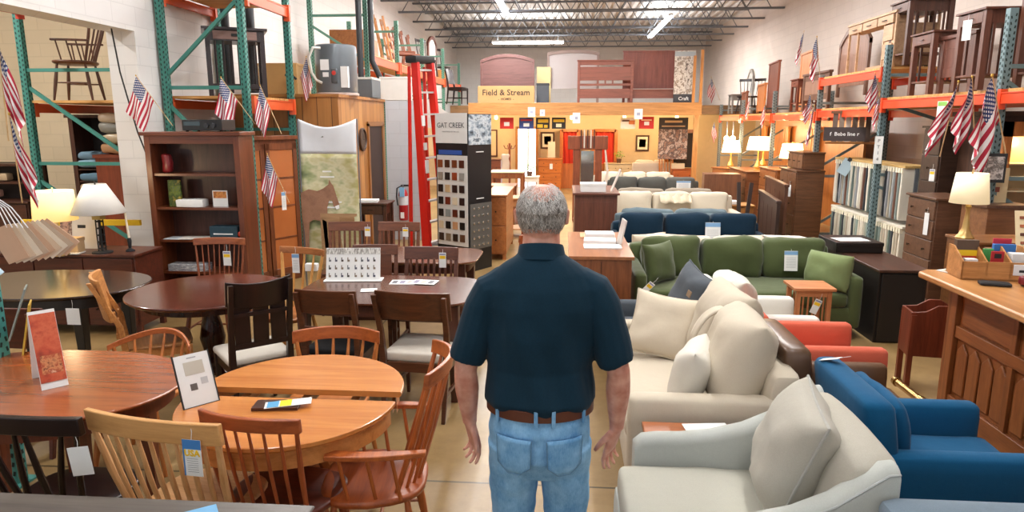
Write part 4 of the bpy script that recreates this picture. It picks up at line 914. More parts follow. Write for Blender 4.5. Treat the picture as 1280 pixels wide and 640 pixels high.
# --- side-room rack
rack('green rack at far left whose plank shelf carries a spindle-back armchair', 0)
frame(-6.42, -5.28, 8.0, 3.3, green, 'green punched upright frame under the spindle-back armchair at far left', 1, [('h', 2.6), ('d', 2.42, 1.62), ('h', 1.5), ('d', 1.3, .55)])
for z, lb in ((3.28, 'upper'), (2.2, 'lower')):
    beam(-6.34, 5.6, 7.95, z, orange if z < 3 else plain('#b03520', .45), '%s beam of the side-room rack running out of the picture' % lb, .12) if z > 3 else None
beam(-6.42, 8.05, 10.3, 2.16, orange, 'rear orange beam under the spindle-back armchair')
beam(-5.28, 8.05, 10.3, 2.16, orange, 'orange beam under the spindle-back armchair nearest the pier')
deck(-6.38, -5.32, 8.0, 10.3, 2.22, 'yellow plank shelf carrying the spindle-back armchair', 8)
# --- back left racks along the wall above the office
rack('pale green rack with orange beams along the left wall, above the panelled office', 0)
BF, BB = -3.35, -4.3
green_l = plain('#5f8f7c', .5, .1)
lys = [11.85, 14.0, 16.5, 19.3, 22.2]
for k, y in enumerate(lys):
    frame(BB, BF, y, [4.35, 3.95, 3.9, 3.95, 3.8][k], green_l, ['pale green frame above the water heater', 'tall pale green frame right of the water heater', 'pale green upright beside the stacked wood ladders', 'pale green upright beside the arched mirror', 'a', 'b'][k], 1, [('h', 3.75), ('d', 3.6, 3.0), ('h', 2.6)])
    if k < 4:
        z = 3.05
        beam(BF+.03, y+.04, lys[k+1]-.04, z, orange, ['orange beam behind the boxes on the panelled office', 'orange beam under the stacked wooden chairs at left', 'orange beam beneath the arched mirror', 'farthest orange beam of the left wall rack'][k], .14)
        beam(BB-.03, y+.04, lys[k+1]-.04, z, orange, 'rear orange beam of the left wall rack', .12)
        deck(BB+.03, BF-.03, y+.05, lys[k+1]-.05, z+.08, ['deck behind the boxes on the panelled office', 'plank deck under the stacked wooden chairs', 'plank deck beneath the arched mirror', 'farthest plank deck of the left wall rack'][k])
# ================================================================ LEFT SIDE: SIDE ROOM, BOOKCASE, OFFICE, DISPLAYS
redbrown = ('#6b3122', '#47200f')
# tall bookcase
t = thing('bookcase', 'tall dark cherry bookcase with open shelves beside the white block pier', 'bookcase', (-3.78, 6.98, 0))
rb = wood('#70391f', '#4d2412', 'z', .3); rx = wood('#70391f', '#4d2412', 'x', .3)
for s in (-1, 1): M().box(s*.47-.03, s*.47+.03, -.17, .15, 0, 1.86).build('side_panel', rb, t, bev=.003)
M().box(-.46, .46, .13, .15, .05, 1.84).build('back_panel', wood('#4f2a20', '#35190f', 'z', .4), t)
M().box(-.53, .53, -.2, .16, 1.86, 1.9).build('top', rx, t, bev=.005)
M().box(-.44, .44, -.165, -.14, 1.78, 1.86).build('face_rail', rx, t); M().box(-.44, .44, -.165, -.14, 0, .09).build('plinth', rx, t)
for z in (.09, .42, .76, 1.1, 1.45): M().box(-.44, .44, -.15, .13, z, z+.025).build('shelf', rx, t)
bc = lambda x, z: (-3.78+x*.85, 6.92, z)
tag(M(MX(bc(-.33, 1.125))).soft((0, 0, .14), (.14, .03, .28), .01, n=3).build('picture_book', blotch(['#38506b', '#6a7a2a', '#2f4a22', '#a5923a'], 8)), 'blue and green picture book on an upper shelf of the tall bookcase', 'book')
tag(M(MX(bc(-.12, 1.125), (0, 0, .1))).soft((0, 0, .04), (.28, .16, .08), .01, n=3, wr=.008).build('paper_stack', white_paper), 'white paper stack on an upper shelf of the tall bookcase', 'paper')
t = thing('postcard', 'small orange and white photo card standing in the tall bookcase', 'card', bc(.24, 1.126)); M().box(-.08, .08, -.003, .003, 0, .17).build('card', white_paper, t); M().box(-.07, .07, -.005, -.003, .09, .16).build('picture', blotch(['#b55a2a', '#d9924a', '#7a3a20'], 14), t)
t = thing('leaflet_box', 'dark teal box with white lettering on a middle shelf of the bookcase', 'box', bc(.3, .786)); M().box(-.16, .14, -.07, .07, 0, .14).build('box', plain('#1f3d4a', .5), t, bev=.003); M().box(-.12, .09, -.0712, -.07, .055, .068).build('lettering', white_paper, t); M().soft((.165, -.05, .06), (.05, .05, .06), .02, n=3).build('red_knob', plain('#c43a20', .5), t)
for k, (x, lb) in enumerate([(-.3, 'left pale sheet on the middle shelf of the bookcase'), (-.12, 'right white sheet on the middle shelf of the bookcase')]): tag(M(MX(bc(x, .786+k*.006), (0, 0, .15*k))).box(-.15, .15, -.09, .09, 0, .006).build('leaflet', plain(['#cfd8de', '#e6e2da'][k], .7)), lb, 'leaflet')
tag(M(MX(bc(-.22, .446))).box(-.2, .2, -.08, .08, 0, .07).build('magazine_pile', blotch(['#d9dadd', '#7a7d88', '#eceae6'], 12, .6, (1, 1, 6))), 'pile of pale magazines on the low shelf of the bookcase', 'magazines')
tag(M(MX(bc(-.4, 1.476))).soft((0, 0, .1), (.1, .08, .2), .03, n=4, wr=.02).build('red_ornament', plain('#7a1f22', .3)), 'dark red ornament on the top shelf of the bookcase', 'ornament')
# receiver
t = thing('stereo_receiver', 'black stereo receiver on top of the tall bookcase', 'stereo', (-3.66, 6.98, 1.9)); M().box(-.21, .21, -.15, .14, .012, .12).build('case', plain('#17181a', .35), t, bev=.004)
M().box(-.19, -.02, -.152, -.15, .06, .1).build('display', plain('#3b4a50', .2), t)
for x in (.05, .12): M().lathe([(.026, 0), (.024, .02)], n=14).build('knob', plain('#2a2b2e', .3), t).matrix_local = MX((x, -.15, .06), (PI/2, 0, 0))
for sx in (-.18, .18):
    for sy in (-.11, .11): M().cyl((sx, sy, 0), (sx, sy, .014), .014).build('foot', black_ink, t)
# glazed cabinet
gl = wood('#7d4526', '#552b15', 'z', .4)
t = thing('display_cabinet', 'brown cabinet with two glazed doors between the green rack posts', 'cabinet', (-3.73, 8.2, 0), R(62))
M().box(-.5, .5, -.12, .12, 0, 1.78).build('body', gl, t); M().box(-.53, .53, -.15, .14, 1.78, 1.83).build('top', gl, t, bev=.004)
for s in (-1, 1):
    d = M(); x0, x1 = (s*.245-.235, s*.245+.235)
    d.box(x0, x0+.06, -.15, -.12, .1, 1.74); d.box(x1-.06, x1, -.15, -.12, .1, 1.74); d.box(x0, x1, -.15, -.12, 1.66, 1.74); d.box(x0, x1, -.15, -.12, .1, .18); dd = d.build('door', gl, t, bev=.003)
    M().box(x0+.06, x1-.06, -.138, -.132, .18, 1.66).build('glass_pane', plain('#b56a3a', .12, .0, .8, .5), dd)  # orange reflections are put into the opaque pane colour
    for z in (.55, .95, 1.3): M().box(x0+.06, x1-.06, -.142, -.137, z, z+.025).build('muntin', gl, dd)
price_tag('pale long tag hanging on the glazed cabinet door', (-3.40, 8.13, 1.16), R(55), .06, .22, 'blue')
# long pale label
# ---- office box
pw = None
def plank_mat():
    m, nt, b = _new('office_planks')
    tc = N(nt, 'ShaderNodeTexCoord'); sp = N(nt, 'ShaderNodeSeparateXYZ'); nt.links.new(tc.outputs['Object'], sp.inputs[0])
    ax = N(nt, 'ShaderNodeMath', operation='ADD'); nt.links.new(sp.outputs[0], ax.inputs[0]); nt.links.new(sp.outputs[1], ax.inputs[1])
    cb = N(nt, 'ShaderNodeCombineXYZ'); nt.links.new(ax.outputs[0], cb.inputs[1]); nt.links.new(sp.outputs[2], cb.inputs[0])
    br = N(nt, 'ShaderNodeTexBrick', offset=0.0); br.inputs['Scale'].default_value = 1; br.inputs['Brick Width'].default_value = 9; br.inputs['Row Height'].default_value = .2; br.inputs['Mortar Size'].default_value = .006
    br.inputs['Color1'].default_value = (*lin('#b98246'), 1); br.inputs['Color2'].default_value = (*lin('#9c6630'), 1); br.inputs['Mortar'].default_value = (*lin('#5e3a1a'), 1); nt.links.new(cb.outputs[0], br.inputs['Vector'])
    mp = N(nt, 'ShaderNodeMapping'); mp.inputs['Scale'].default_value = (14, 14, 1.2); nt.links.new(tc.outputs['Object'], mp.inputs['Vector'])
    nz = N(nt, 'ShaderNodeTexNoise', Scale=2.0, Detail=5.0, Distortion=.6); nt.links.new(mp.outputs[0], nz.inputs['Vector'])
    mr = N(nt, 'ShaderNodeMapRange'); mr.inputs[3].default_value = .72; mr.inputs[4].default_value = 1.2; nt.links.new(nz.outputs['Fac'], mr.inputs[0])
    mx = N(nt, 'ShaderNodeMix', data_type='RGBA', blend_type='MULTIPLY'); mx.inputs[0].default_value = 1; nt.links.new(br.outputs['Color'], mx.inputs[6]); nt.links.new(mr.outputs[0], mx.inputs[7]); nt.links.new(mx.outputs[2], b.inputs['Base Color'])
    b.inputs['Roughness'].default_value = .45; return m
pk = plank_mat()
t = thing('office_cabin', 'wood-panelled office cabin with a flat top standing behind the horse banner', 'cabin', (-3.85, 10.3, 0))
M().box(-.83, .85, -1.16, 1.2, 0, 2.32).build('panelled_wall', pk, t)
M().box(-.85, .87, -1.18, 1.22, 2.32, 2.36).build('roof', wood('#b4793c', '#8c5a28', 'x', .4), t)
for y in (.18, 1.02): M().box(.85, .875, y-.035, y+.035, 0, 1.97).build('door_frame', wood('#9a6530', '#77491e', 'z', .4), t)
M().box(.85, .875, .145, 1.055, 1.93, 2.0).build('door_frame', wood('#9a6530', '#77491e', 'y', .4), t)
M().box(.85, .858, .215, .985, 0, 1.93).build('doorway_shade', plain('#33201a', .6), t)  # flat dark sheet stands in for the shade inside the open doorway




t = thing('wall_clock', 'round white wall clock with dark rim on the panelled cabin', 'clock', (-2.995, 10.15, 1.74), rot=(0, PI/2, 0))
M().lathe([(.17, 0), (.17, .03), (.145, .035), (.14, .02)], n=28).build('rim', plain('#3a2418', .4), t); M().lathe([(.142, .015), (.14, .018), (.001, .018)], n=28).build('dial', white_paper, t)
M().bx((-.04, 0, .021), (.09, .008, .002)).build('hand', black_ink, t); M().bx((0, .03, .021), (.008, .06, .002)).build('hand', black_ink, t)
struct(M().box(-2.99, -2.36, 11.55, 11.75, 0, 2.34).build('wall_stub', w_cool))
# water heater
hp = (-3.2, 9.75, 2.36)
t = thing('water_heater', 'grey cylindrical water heater standing on the panelled cabin', 'water heater', hp)
wh = plain('#6a7176', .35, .3, .5, .3)
M().lathe([(.27, 0), (.28, .01), (.285, .03), (.285, .6), (.28, .635), (.26, .65), (.05, .66), (.001, .66)], (0, 0, .03), 36).build('tank', wh, t)
M().lathe([(.3, 0), (.3, .03), (.28, .035)], n=30).build('base_ring', plain('#c9b7b0', .5), t)
M().tube([(-.12, -.275, .62), (-.2, -.34, .62), (-.26, -.34, .5), (-.25, -.3, .3), (-.2, -.27, .2), (-.12, -.27, .16)], .018, 8).build('pipe', plain('#d8d6cf', .4), t)
M().box(-.13, -.01, -.285, -.268, .33, .47).build('label', white_paper, t); M().box(-.1, -.02, -.289, -.27, .24, .3).build('label', white_paper, t); M().box(.14, .24, -.26, -.2, .1, .38).build('label', white_paper, t)
M().soft((.06, -.28, .25), (.09, .05, .2), .02, n=4).build('access_cover', plain('#4a5054', .4), t); M().lathe([(.03, 0), (.001, .004)], n=14).build('red_badge', plain('#c8362a', .5), t).matrix_local = MX((.06, -.306, .29), (PI/2, 0, 0))
# boxes on the cabin
def carton(label, loc, sx, sy, sz, mat, rz=0, name='storage_box', cat='box', lidm=None):
    t = thing(name, label, cat, loc, rz)
    M().box(-sx/2, sx/2, -sy/2, sy/2, 0, sz).build('carton', mat, t, bev=.006); M().box(-sx/2-.004, sx/2+.004, -sy/2-.004, sy/2+.004, sz-.03, sz+.004).build('lid', lidm or mat, t, bev=.003); return t
carton('dark grey storage bin with a pale lid on the cabin roof', (-3.2, 10.9, 2.365), .5, .5, .3, plain('#5a6064', .5), lidm=plain('#c3c3bd', .6))
carton('white bin on top of the grey-white block wall', (-2.82, 11.65, 2.345), .5, .2, .38, plain('#d9d6cf', .5))
carton('tan cardboard box with black machine parts behind the orange beam', (-3.95, 9.75, 2.365), .55, .5, .42, plain('#d0a468', .8), name='cardboard_box')
t = thing('pump', 'black tap-like machine part standing before the tan cardboard box', 'machine part', (-3.75, 9.4, 2.365)); M().tube([(0, 0, 0), (0, 0, .2), (.06, 0, .24), (.1, 0, .2)], .018, 8).build('pipe', black_ink, t); M().box(-.05, .05, -.015, .015, .24, .27).build('handle', black_ink, t); M().lathe([(.05, 0), (.05, .02)], n=12).build('base', black_ink, t)
# horse banner
def banner_scene():
    return blotch(['#6f7b55', '#9aa273', '#cfc9a4', '#b3ab72', '#8a9058'], 1.6, .7, (1.0, 1, 1.6))
t = thing('banner', 'hanging banner printed with a brown horse in a green field, white at the top', 'banner', (-2.6, 7.5, .33))
def bf(u, v, z0, z1): 
    x = -.33+.66*u; z = z0+(z1-z0)*v; sag = -.09*math.sin(PI*u)*max(0, (z-1.45)/.25) if z > 1.45 else 0
    return (x*(1+.03*max(0, z-1.2)), .03*math.cos(u*2.6)+.012*math.sin(z*5+u*4), z+sag)
M().grid(lambda u, v: bf(u, v, 0, 1.32), 16, 24).build('field_print', banner_scene(), t, solid=.004)
M().grid(lambda u, v: bf(u, v, 1.32, 1.70), 16, 10).build('white_header', plain('#dfe2e6', .7), t, solid=.004)
def onb(poly, name, mat, off=.008):
    return M(MX((0, -off-.012, .21))).prism([(a, b) for a, b in poly], -.002, .0, plane='xz').build(name, mat, t)
horse = [(-.33, .40), (-.33, .68), (-.24, .72), (-.14, .70), (-.07, .73), (-.01, .775), (.0, .83), (.025, .785), (.045, .76), (.075, .65), (.105, .55), (.10, .51), (.07, .495), (.04, .53), (.02, .60), (-.01, .60), (-.035, .52), (-.04, .42), (-.035, .2), (-.04, .02), (-.075, .02), (-.085, .22), (-.11, .36), (-.2, .38), (-.25, .34), (-.265, .15), (-.27, .02), (-.31, .02), (-.31, .2), (-.32, .34)]
onb(horse, 'horse_print', blotch(['#8a6248', '#9c7258', '#7d5640'], 4), .002)
hz = .0
onb([(.05, .53), (.10, .55), (.105, .51), (.07, .495)], 'muzzle_print', white_paper, .004)
onb([(-.10, .38), (-.05, .36), (-.04, .05), (-.08, .05)], 'leg_print', white_paper, .004)
M(MX((0, -.016, .22))).box(-.12, .3, -.002, 0, -.22, .44).build('chest_print', wood('#b08a62', '#8f6c48', 'x', .6), t); M(MX((0, -.019, .22))).box(.1, .27, -.002, 0, .3, .4).build('drawer_print', wood('#a07a52', '#7f5c3a', 'x', .6), t)
for k, (zz, w_) in enumerate([(1.12, .1), (1.06, .16), (.84, .2), (.78, .3), (.72, .24)]): M(MX((0, -.012, 0))).box(-.02-w_/2, -.02+w_/2, -.002, 0, zz, zz+.016).build('printed_line', white_paper, t)
M(MX((0, -.0, 0))).prism([(-.08, 1.56), (.1, 1.56), (.04, 1.6), (-.02, 1.6)], -.0, .002, plane='xz').build('emblem', plain('#5a5f58', .7), t).location = (0, .012, -.06)
for x in (-.34, .34): M().cyl((x*.98, .02, -.33), (x*.98, .02, 1.7), .008).build('stand_pole', steel, t)
M().box(-.34, .34, -.01, .03, -.33, -.3).build('stand_foot', steel, t)
# small dark cabinet, fire extinguisher
t = side_table('small dark mission cabinet with papers on top, under the wall clock', .42, .36, 1.0, wood('#4a2617', '#2d150c', 'z', .4), (-2.42, 8.6, 0), 0, True, 4, name='plant_stand', cat='table')
tag(M(MX((-2.48, 8.56, 1.0), (0, 0, .1))).box(-.13, .13, -.09, .09, 0, .03).build('paper_stack', white_paper), 'white papers on the small dark mission cabinet', 'paper')
ex = (-2.7, 11.42, .36)
t = thing('fire_extinguisher', 'red fire extinguisher hanging on the grey-white block wall', 'fire extinguisher', ex)
M().lathe([(.07, .0), (.078, .02), (.08, .3), (.08, .44), (.06, .5), (.03, .53)], n=22).build('cylinder', plain('#a51c24', .3, 0, .5, .4), t)
M().lathe([(.0815, .26), (.0815, .4), (.08, .41)], n=22).build('steel_band', plain('#c9ccd0', .4), t)
M().box(-.04, .04, -.088, -.07, .4, .56).build('blue_tag', plain('#7db4d8', .6), t); M().box(-.035, .025, -.086, -.07, .04, .14).build('label', white_paper, t)
M().box(-.03, .1, -.012, .012, .57, .6).build('lever', black_ink, t); M().cyl((0, 0, .52), (0, 0, .6), .022).build('valve', plain('#8b8d90', .3, .8), t)
M().tube([(-.02, 0, .58), (-.1, -.01, .54), (-.11, -.02, .4), (-.09, -.03, .25)], .011, 8).build('hose', black_ink, t)
M().box(-.03, .03, .06, .13, .3, .5).build('wall_bracket', steel, t)
# red ladder
t = thing('step_ladder', 'tall red fibreglass step ladder between the block wall and the black display tower', 'ladder', (-1.93, 9.8, 0), rot=(0, R(-2.0), R(62)))
red = plain('#d4221c', .35, 0, .5, .2)
for s in (-1, 1):
    x = s*.16
    M().rings([[(x*1.45-.025, -.2, 0), (x*1.45+.025, -.2, 0), (x*1.45+.025, -.06, 0), (x*1.45-.025, -.06, 0)], [(x-.025, -.07, 2.8), (x+.025, -.07, 2.8), (x+.02, .05, 2.8), (x-.02, .05, 2.8)]]).build('front_rail', red, t, bev=.006)
    M().rings([[(x*1.35-.015, .16, 0), (x*1.35+.015, .16, 0), (x*1.35+.015, .22, 0), (x*1.35-.015, .22, 0)], [(x-.015, .08, 2.75), (x+.015, .08, 2.75), (x+.015, .12, 2.75), (x-.015, .12, 2.75)]]).build('rear_rail', red, t, bev=.004)
for k in range(9):
    z = .3+k*.3; q = z/2.8; M().box(-.16*(1.45-.45*q), .16*(1.45-.45*q), -.13*(1-q)-.05, -.13*(1-q)+.03, z-.012, z+.012).build('step', plain('#c9cacb', .4, .5), t)
M().soft((0, .03, 2.84), (.42, .2, .1), .02, n=4).build('top_cap', black_ink, t)
for z, h in ((1.95, .14), (1.62, .1), (1.3, .18)): M().box(-.2, -.14, -.14*(1-z/2.8)-.08, -.14*(1-z/2.8)-.06, z, z+h).build('warning_label', white_paper, t)
# ---- sample display tower
t = thing('sample_tower', 'black display tower with a white lettered header and rows of square wood samples', 'display stand', (-1.36, 9.35, 0), R(-32))
bk = plain('#17171a', .4); w2 = .56; d2 = .5
M().box(-w2/2, w2/2, -d2/2, d2/2, 0, 2.1).build('tower', bk, t, bev=.004)
M().box(-w2/2+.01, w2/2-.005, -d2/2-.012, -d2/2-.001, 1.72, 2.11).build('header_panel', plain('#d7d6d3', .5), t)
text('GAT CREEK', .096, plain('#3c3c40', .5), t, 'lettering', MX((0, -d2/2-.014, 1.95), FRONT), sx=.95)
text('HANDMADE IN THE USA', .024, plain('#8f8d8a', .5), t, 'lettering', MX((0, -d2/2-.014, 1.87), FRONT), sx=1.1)
M().box(-w2/2+.06, w2/2-.1, -d2/2-.01, -d2/2-.001, 1.57, 1.63).build('blue_leaflets', plain('#2a4f9c', .5), t)
M().box(-w2/2+.03, w2/2-.005, -d2/2-.012, -d2/2-.001, .35, 1.56).build('sample_board', plain('#cbc8c4', .5), t)
sw = ['#7a3d18', '#40200f', '#6b3518', '#4a2010', '#8a7f72', '#1a1412', '#8a3a1a', '#8c8a84', '#20120f', '#c0a27a', '#2a110f', '#26120f', '#131113', '#6a2614', '#d2c2a8', '#2a1512', '#17100f', '#858a88', '#5a2514', '#1f1210', '#c9b79a', '#15110f', '#b88962', '#17110f', '#3a2a22', '#7c6a55', '#2a1c16', '#5b3b26']
for r in range(7):
    for c_ in range(4):
        x = -w2/2+.09+c_*.125; z = 1.45-r*.165
        M().box(x-.043, x+.043, -d2/2-.022, -d2/2-.012, z-.05, z+.05).build('wood_sample', W((sw[r*4+c_], sw[r*4+c_])), t, bev=.002)
M().box(w2/2+.001, w2/2+.008, -d2/2+.02, d2/2-.01, 1.7, 2.09).build('photo_panel', blotch(['#39424c', '#8fa0ae', '#d5dde2', '#5c6a76'], 7, .5, (1, 1, 1.5)), t)
for z in (1.6, .98): M().box(w2/2+.001, w2/2+.01, -.08, .07, z, z+.012).build('white_label', white_paper, t)
M().box(w2/2+.001, w2/2+.01, -d2/2+.03, d2/2-.01, .3, .92).build('knob_board', plain('#6f6e6a', .4, .4), t)
for k in range(6):
    for j in range(4): M().lathe([(.012, 0), (.016, .015), (.001, .022)], n=8).build('sample_knob', plain('#c9c8c4', .25, .9), t).matrix_local = MX((w2/2+.01, -.16+j*.1, .86-k*.1), (0, PI/2, 0))
# ---- black pipes
for k, (px, py) in enumerate([(440, 40), (460, 40)]):
    p = PY(px, py, 11.6 if k else 11.2)
    if k == 0: pts = [(p.x, 11.6, 2.38), (p.x, 11.6, 5.45)]
    else: pts = [(p.x+.28, 11.85, 0), (p.x+.28, 11.8, 2.38), (p.x+.02, 11.72, 3.0), (p.x+.02, 11.72, 5.45)]
    tag(M().tube(pts, .05, 12).build('drain_pipe', plain('#26272a', .4)), ['straight black pipe rising left of the second pipe above the cabin', 'bent black pipe rising above the boxes on the cabin'][k], 'pipe')
for k, (x, y) in enumerate([(-4.55, 9.3), (-4.2, 9.3)]): tag(M().cyl((x, y, 2.38), (x, y, 5.45), .06, n=12).build('drain_pipe', plain('#26272a', .4)), ['black pipe on the wall behind the dark spindle table, left one', 'black pipe on the wall behind the dark spindle table, right one'][k], 'pipe')
# ---- dark spindle table on the green rack
t = thing('console_table', 'near-black console table with spindle sides standing on the green rack shelf', 'table', (-3.98, 8.35, 2.29), R(28))
dk = wood('#2c1815', '#180c0b', 'z', .3)
M().box(-.36, .36, -.27, .27, .76, .79).build('table_top', dk, t, bev=.003)
for sx in (-1, 1):
    for sy in (-1, 1): M().box(sx*.3-.025, sx*.3+.025, sy*.21-.025, sy*.21+.025, 0, .76).build('leg', dk, t)
M().box(-.28, .28, -.23, .23, .64, .76).build('apron', dk, t)
dr = M().box(-.24, .24, -.242, -.225, .655, .75).build('drawer', wood('#8a6a60', '#6d5048', 'x', .5), t); M().box(-.04, .04, -.255, -.24, .69, .72).build('handle', black_ink, dr)
for sy in (-.21, .21):
    for k in range(6): M().cyl((-.22+k*.088, sy, .14), (-.22+k*.088, sy, .65), .009).build('spindle', dk, t)
    M().box(-.28, .28, sy-.012, sy+.012, .1, .15).build('lower_rail', dk, t)
for sx in (-.3, .3):
    for k in range(4): M().cyl((sx, -.14+k*.09, .14), (sx, -.14+k*.09, .65), .009).build('spindle', dk, t)
    M().box(sx-.012, sx+.012, -.2, .2, .1, .15).build('lower_rail', dk, t)
# ---- side room
arm = windsor('dark brown tall windsor armchair standing on the side-room rack shelf', W(('#6b4029', '#472818')), W(('#623a26', '#402416'), 'z'), W(('#623a26', '#402416')), cw=.5, ch=.05, H=1.02, n=8, bow=.12, arch=.03, arms=True, loc=(-6.12, 8.5, 2.255), rz=-1.25, name='windsor_armchair', sw=.52, lean=.2, fan=.7, stick_r=.009)
arm.scale = (1.08, 1.08, 1.08)
b1 = wood('#4a281b', '#2c170f', 'z', .4)
t = thing('bookcase', 'dark open shelf unit stacked with blue and tan blankets behind the cone-shade lamp', 'bookcase', (-6.1, 9.0, 0))
for s in (-1, 1): M().box(s*.42-.03, s*.42+.03, -.2, .2, 0, 2.05).build('side_panel', b1, t)
M().box(-.42, .42, .17, .2, 0, 2.05).build('back_panel', plain('#1b100c', .6), t); M().box(-.48, .48, -.23, .22, 2.05, 2.09).build('top', b1, t)
for z in (.3, .62, .94, 1.22, 1.38): M().box(-.4, .4, -.19, .18, z-.02, z).build('shelf', b1, t)
cols = [('#6d8a9c', .94, 'grey-blue'), ('#b39878', 1.08, 'tan'), ('#5b7686', 1.22, 'slate blue'), ('#7d98a8', 1.40, 'light blue'), ('#6a8494', 1.5, 'uppermost blue')]
for c_, z, nm in cols: tag(M(MX((-6.12, 8.93, z))).soft((0, 0, .055), (.66, .4, .11), .05, n=5, wr=.02, seed=int(z*10)).build('folded_blanket', fabric(c_)), nm+' folded blanket in the dark side-room shelf', 'blanket', 'folded blankets in the side room')
t = thing('tall_cabinet', 'reddish brown upright cabinet side behind the cone-shade lamp', 'cabinet', (-5.42, 8.3, 0)); M().box(-.35, .2, -.15, .15, 0, 1.56).build('body', wood('#8a3f22', '#6b2d16', 'z', .4), t); M().box(-.37, .22, -.17, .17, 1.56, 1.6).build('top', wood('#8a3f22', '#6b2d16', 'x', .4), t)
for k in range(4): tag(M(MX((-5.5, 8.3, 1.605+k*.125), (0, 0, .1*k))).soft((0, 0, .06), (.42, .26, .12), .05, n=6, wr=.035, seed=k).build('plastic_bag', plain(['#b98a62', '#bfa888', '#8f8a80', '#c0a68a'][k], .25)), ['lowest', 'second lowest', 'second highest', 'topmost'][k]+' plastic-wrapped bag in the pile under the side-room shelf', 'bag', 'wrapped bags in the side room')
t = chest('long dark credenza carrying the two table lamps at far left', 1.5, .45, .78, 2, wood('#5c2a1a', '#3b1a10', 'x', .4), (-4.75, 6.25, 0), 0, 3, name='credenza', cat='cabinet')
table_lamp('lit yellow drum-shade lamp with a gourd base at far left', (-4.66, 5.95, .78), .18, .165, .27, .33, 'gourd', lit=.7, col='#ffcf6a', power=7)
table_lamp('unlit lamp with a wide white cone shade on a black wrought base', (-4.35, 6.1, .78), .24, .09, .27, .38, 'scroll', basem=black_ink, shade=plain('#ddd9d0', .85))
t = thing('picture_board', 'grey and pink picture board standing behind the black wrought lamp', 'picture', (-4.72, 6.3, .78), rot=(R(-8), 0, 0)); M().box(-.2, .18, 0, .02, 0, .42).build('board', plain('#d8d5d2', .6), t); M().box(-.2, -.08, -.004, 0, .02, .38).build('photo', blotch(['#a06a5a', '#c9a08c', '#5a4440', '#d8c4b6'], 9), t); M().box(-.02, .06, -.004, 0, .2, .23).build('caption', black_ink, t)
t = thing('candlestick', 'pale candle in a dark holder right of the black wrought lamp', 'candle', (-4.14, 6.2, .78)); M().lathe([(.04, 0), (.04, .01), (.012, .03), (.02, .1), (.014, .13)], n=12).build('holder', black_ink, t); M().cyl((0, 0, .12), (-.015, 0, .37), .011, .009).build('candle', plain('#ecdfc4', .5), t)
carton('small beige block box between the two lamps', (-4.62, 6.08, .785), .16, .1, .14, plain('#cfae84', .7))
tag(M(MX((-4.72, 6.02, .782), (0, 0, .2))).box(-.2, .2, -.07, .07, 0, .01).build('leaflet', white_paper), 'cream paper lying before the lit drum-shade lamp', 'leaflet')
t = chest('low dark sideboard against the cream wall at the far left edge', 1.5, .5, .95, 2, wood('#4f2b1c', '#2f180f', 'x', .4), (-7.9, 8.9, 0), 0, 2, name='sideboard', cat='cabinet')
t = thing('shelf_unit', 'dark hutch shelf with books at the far left behind the lit lamp', 'shelf', (-7.9, 8.95, .95)); M().box(-.75, .75, .1, .14, 0, .5).build('back_panel', plain('#22140f', .6), t)
for z in (.22, .46): M().box(-.75, .75, -.15, .12, z, z+.03).build('shelf', b1, t)
for s in (-.75, .72): M().box(s, s+.03, -.15, .12, 0, .49).build('side_panel', b1, t)
for k in range(5): tag(M(MX((-8.3+k*.17, 8.9, .985 if k % 2 else 1.21))).soft((0, 0, .05), (.14, .12, .1), .02, n=3).build('small_box', plain(['#a8856a', '#c9b59c', '#8f7458', '#d3a394', '#b39a7a'][k], .7)), ['light brown', 'cream', 'dark tan', 'pink', 'sand coloured'][k]+' small box in the dark hutch at far left', 'box', 'small boxes in the far left hutch')
tag(M(MX((-5.3, 7.0, .93), (0, 0, .05))).box(-.55, .75, -.02, .02, -.03, .03).build('yellow_rail', plain('#e6b81c', .5)), 'yellow rail behind the lit drum-shade lamp', 'rail')
M_ = thing('yellow_rail_stand', 'yellow legs', 'stand') if False else None
# post holder with swatch tags near the left edge
t = thing('swatch_rack', 'teal punched post with hanging brochures at the left edge of the picture', 'display stand', (0, 0, 0))
p = PY(3, 430, 3.35); m = M(); post(m, p.x-.03, 3.35, 0, 1.17, 1); m.build('post', [plain('#4f9a92', .45), hole], t)
for k in range(3):
    p = PY(22+k*3, 385+k*22, 3.4); M(MX((p.x+.01, 3.4+.04*k, p.z), (0, R(20-8*k), .6))).box(-.004, .004, -.07, .07, -.17, .12).build('brochure', plain(['#7e8a86', '#c2a13c', '#b33c2c'][k], .5), t)
M(MX((-3.05, 3.42, 1.2), (0, R(-35), .5))).box(-.004, .004, -.07, .07, -.02, .3).build('blue_brochure', plain('#9cb6c4', .5), t)
p = PY(25, 303, 3.5)
for k in range(9):
    o = M(MX((p.x-.06+.02*k, 3.44+.012*k, p.z+.09), (R(6), R(-20-3.2*k), .25))).box(-.055, .055, -.003, .003, -.2, 0).build('hanging_swatch', plain(['#c2a083', '#cdb79c', '#d8cdb9', '#b9a58e'][k % 4], .8), t)
for k in range(5): M().tube([(p.x-.14+.02*k, 3.44, p.z+.26), (p.x-.05+.02*k, 3.44, p.z+.2), (p.x-.02+.03*k, 3.45, p.z+.09)], .003, 5).build('wire_loop', plain('#dfe3e6', .4), t)
M().tube([(p.x-.2, 3.4, 1.17), (p.x-.18, 3.42, p.z+.27), (p.x-.1, 3.44, p.z+.25)], .008, 6).build('arm', steel, t)
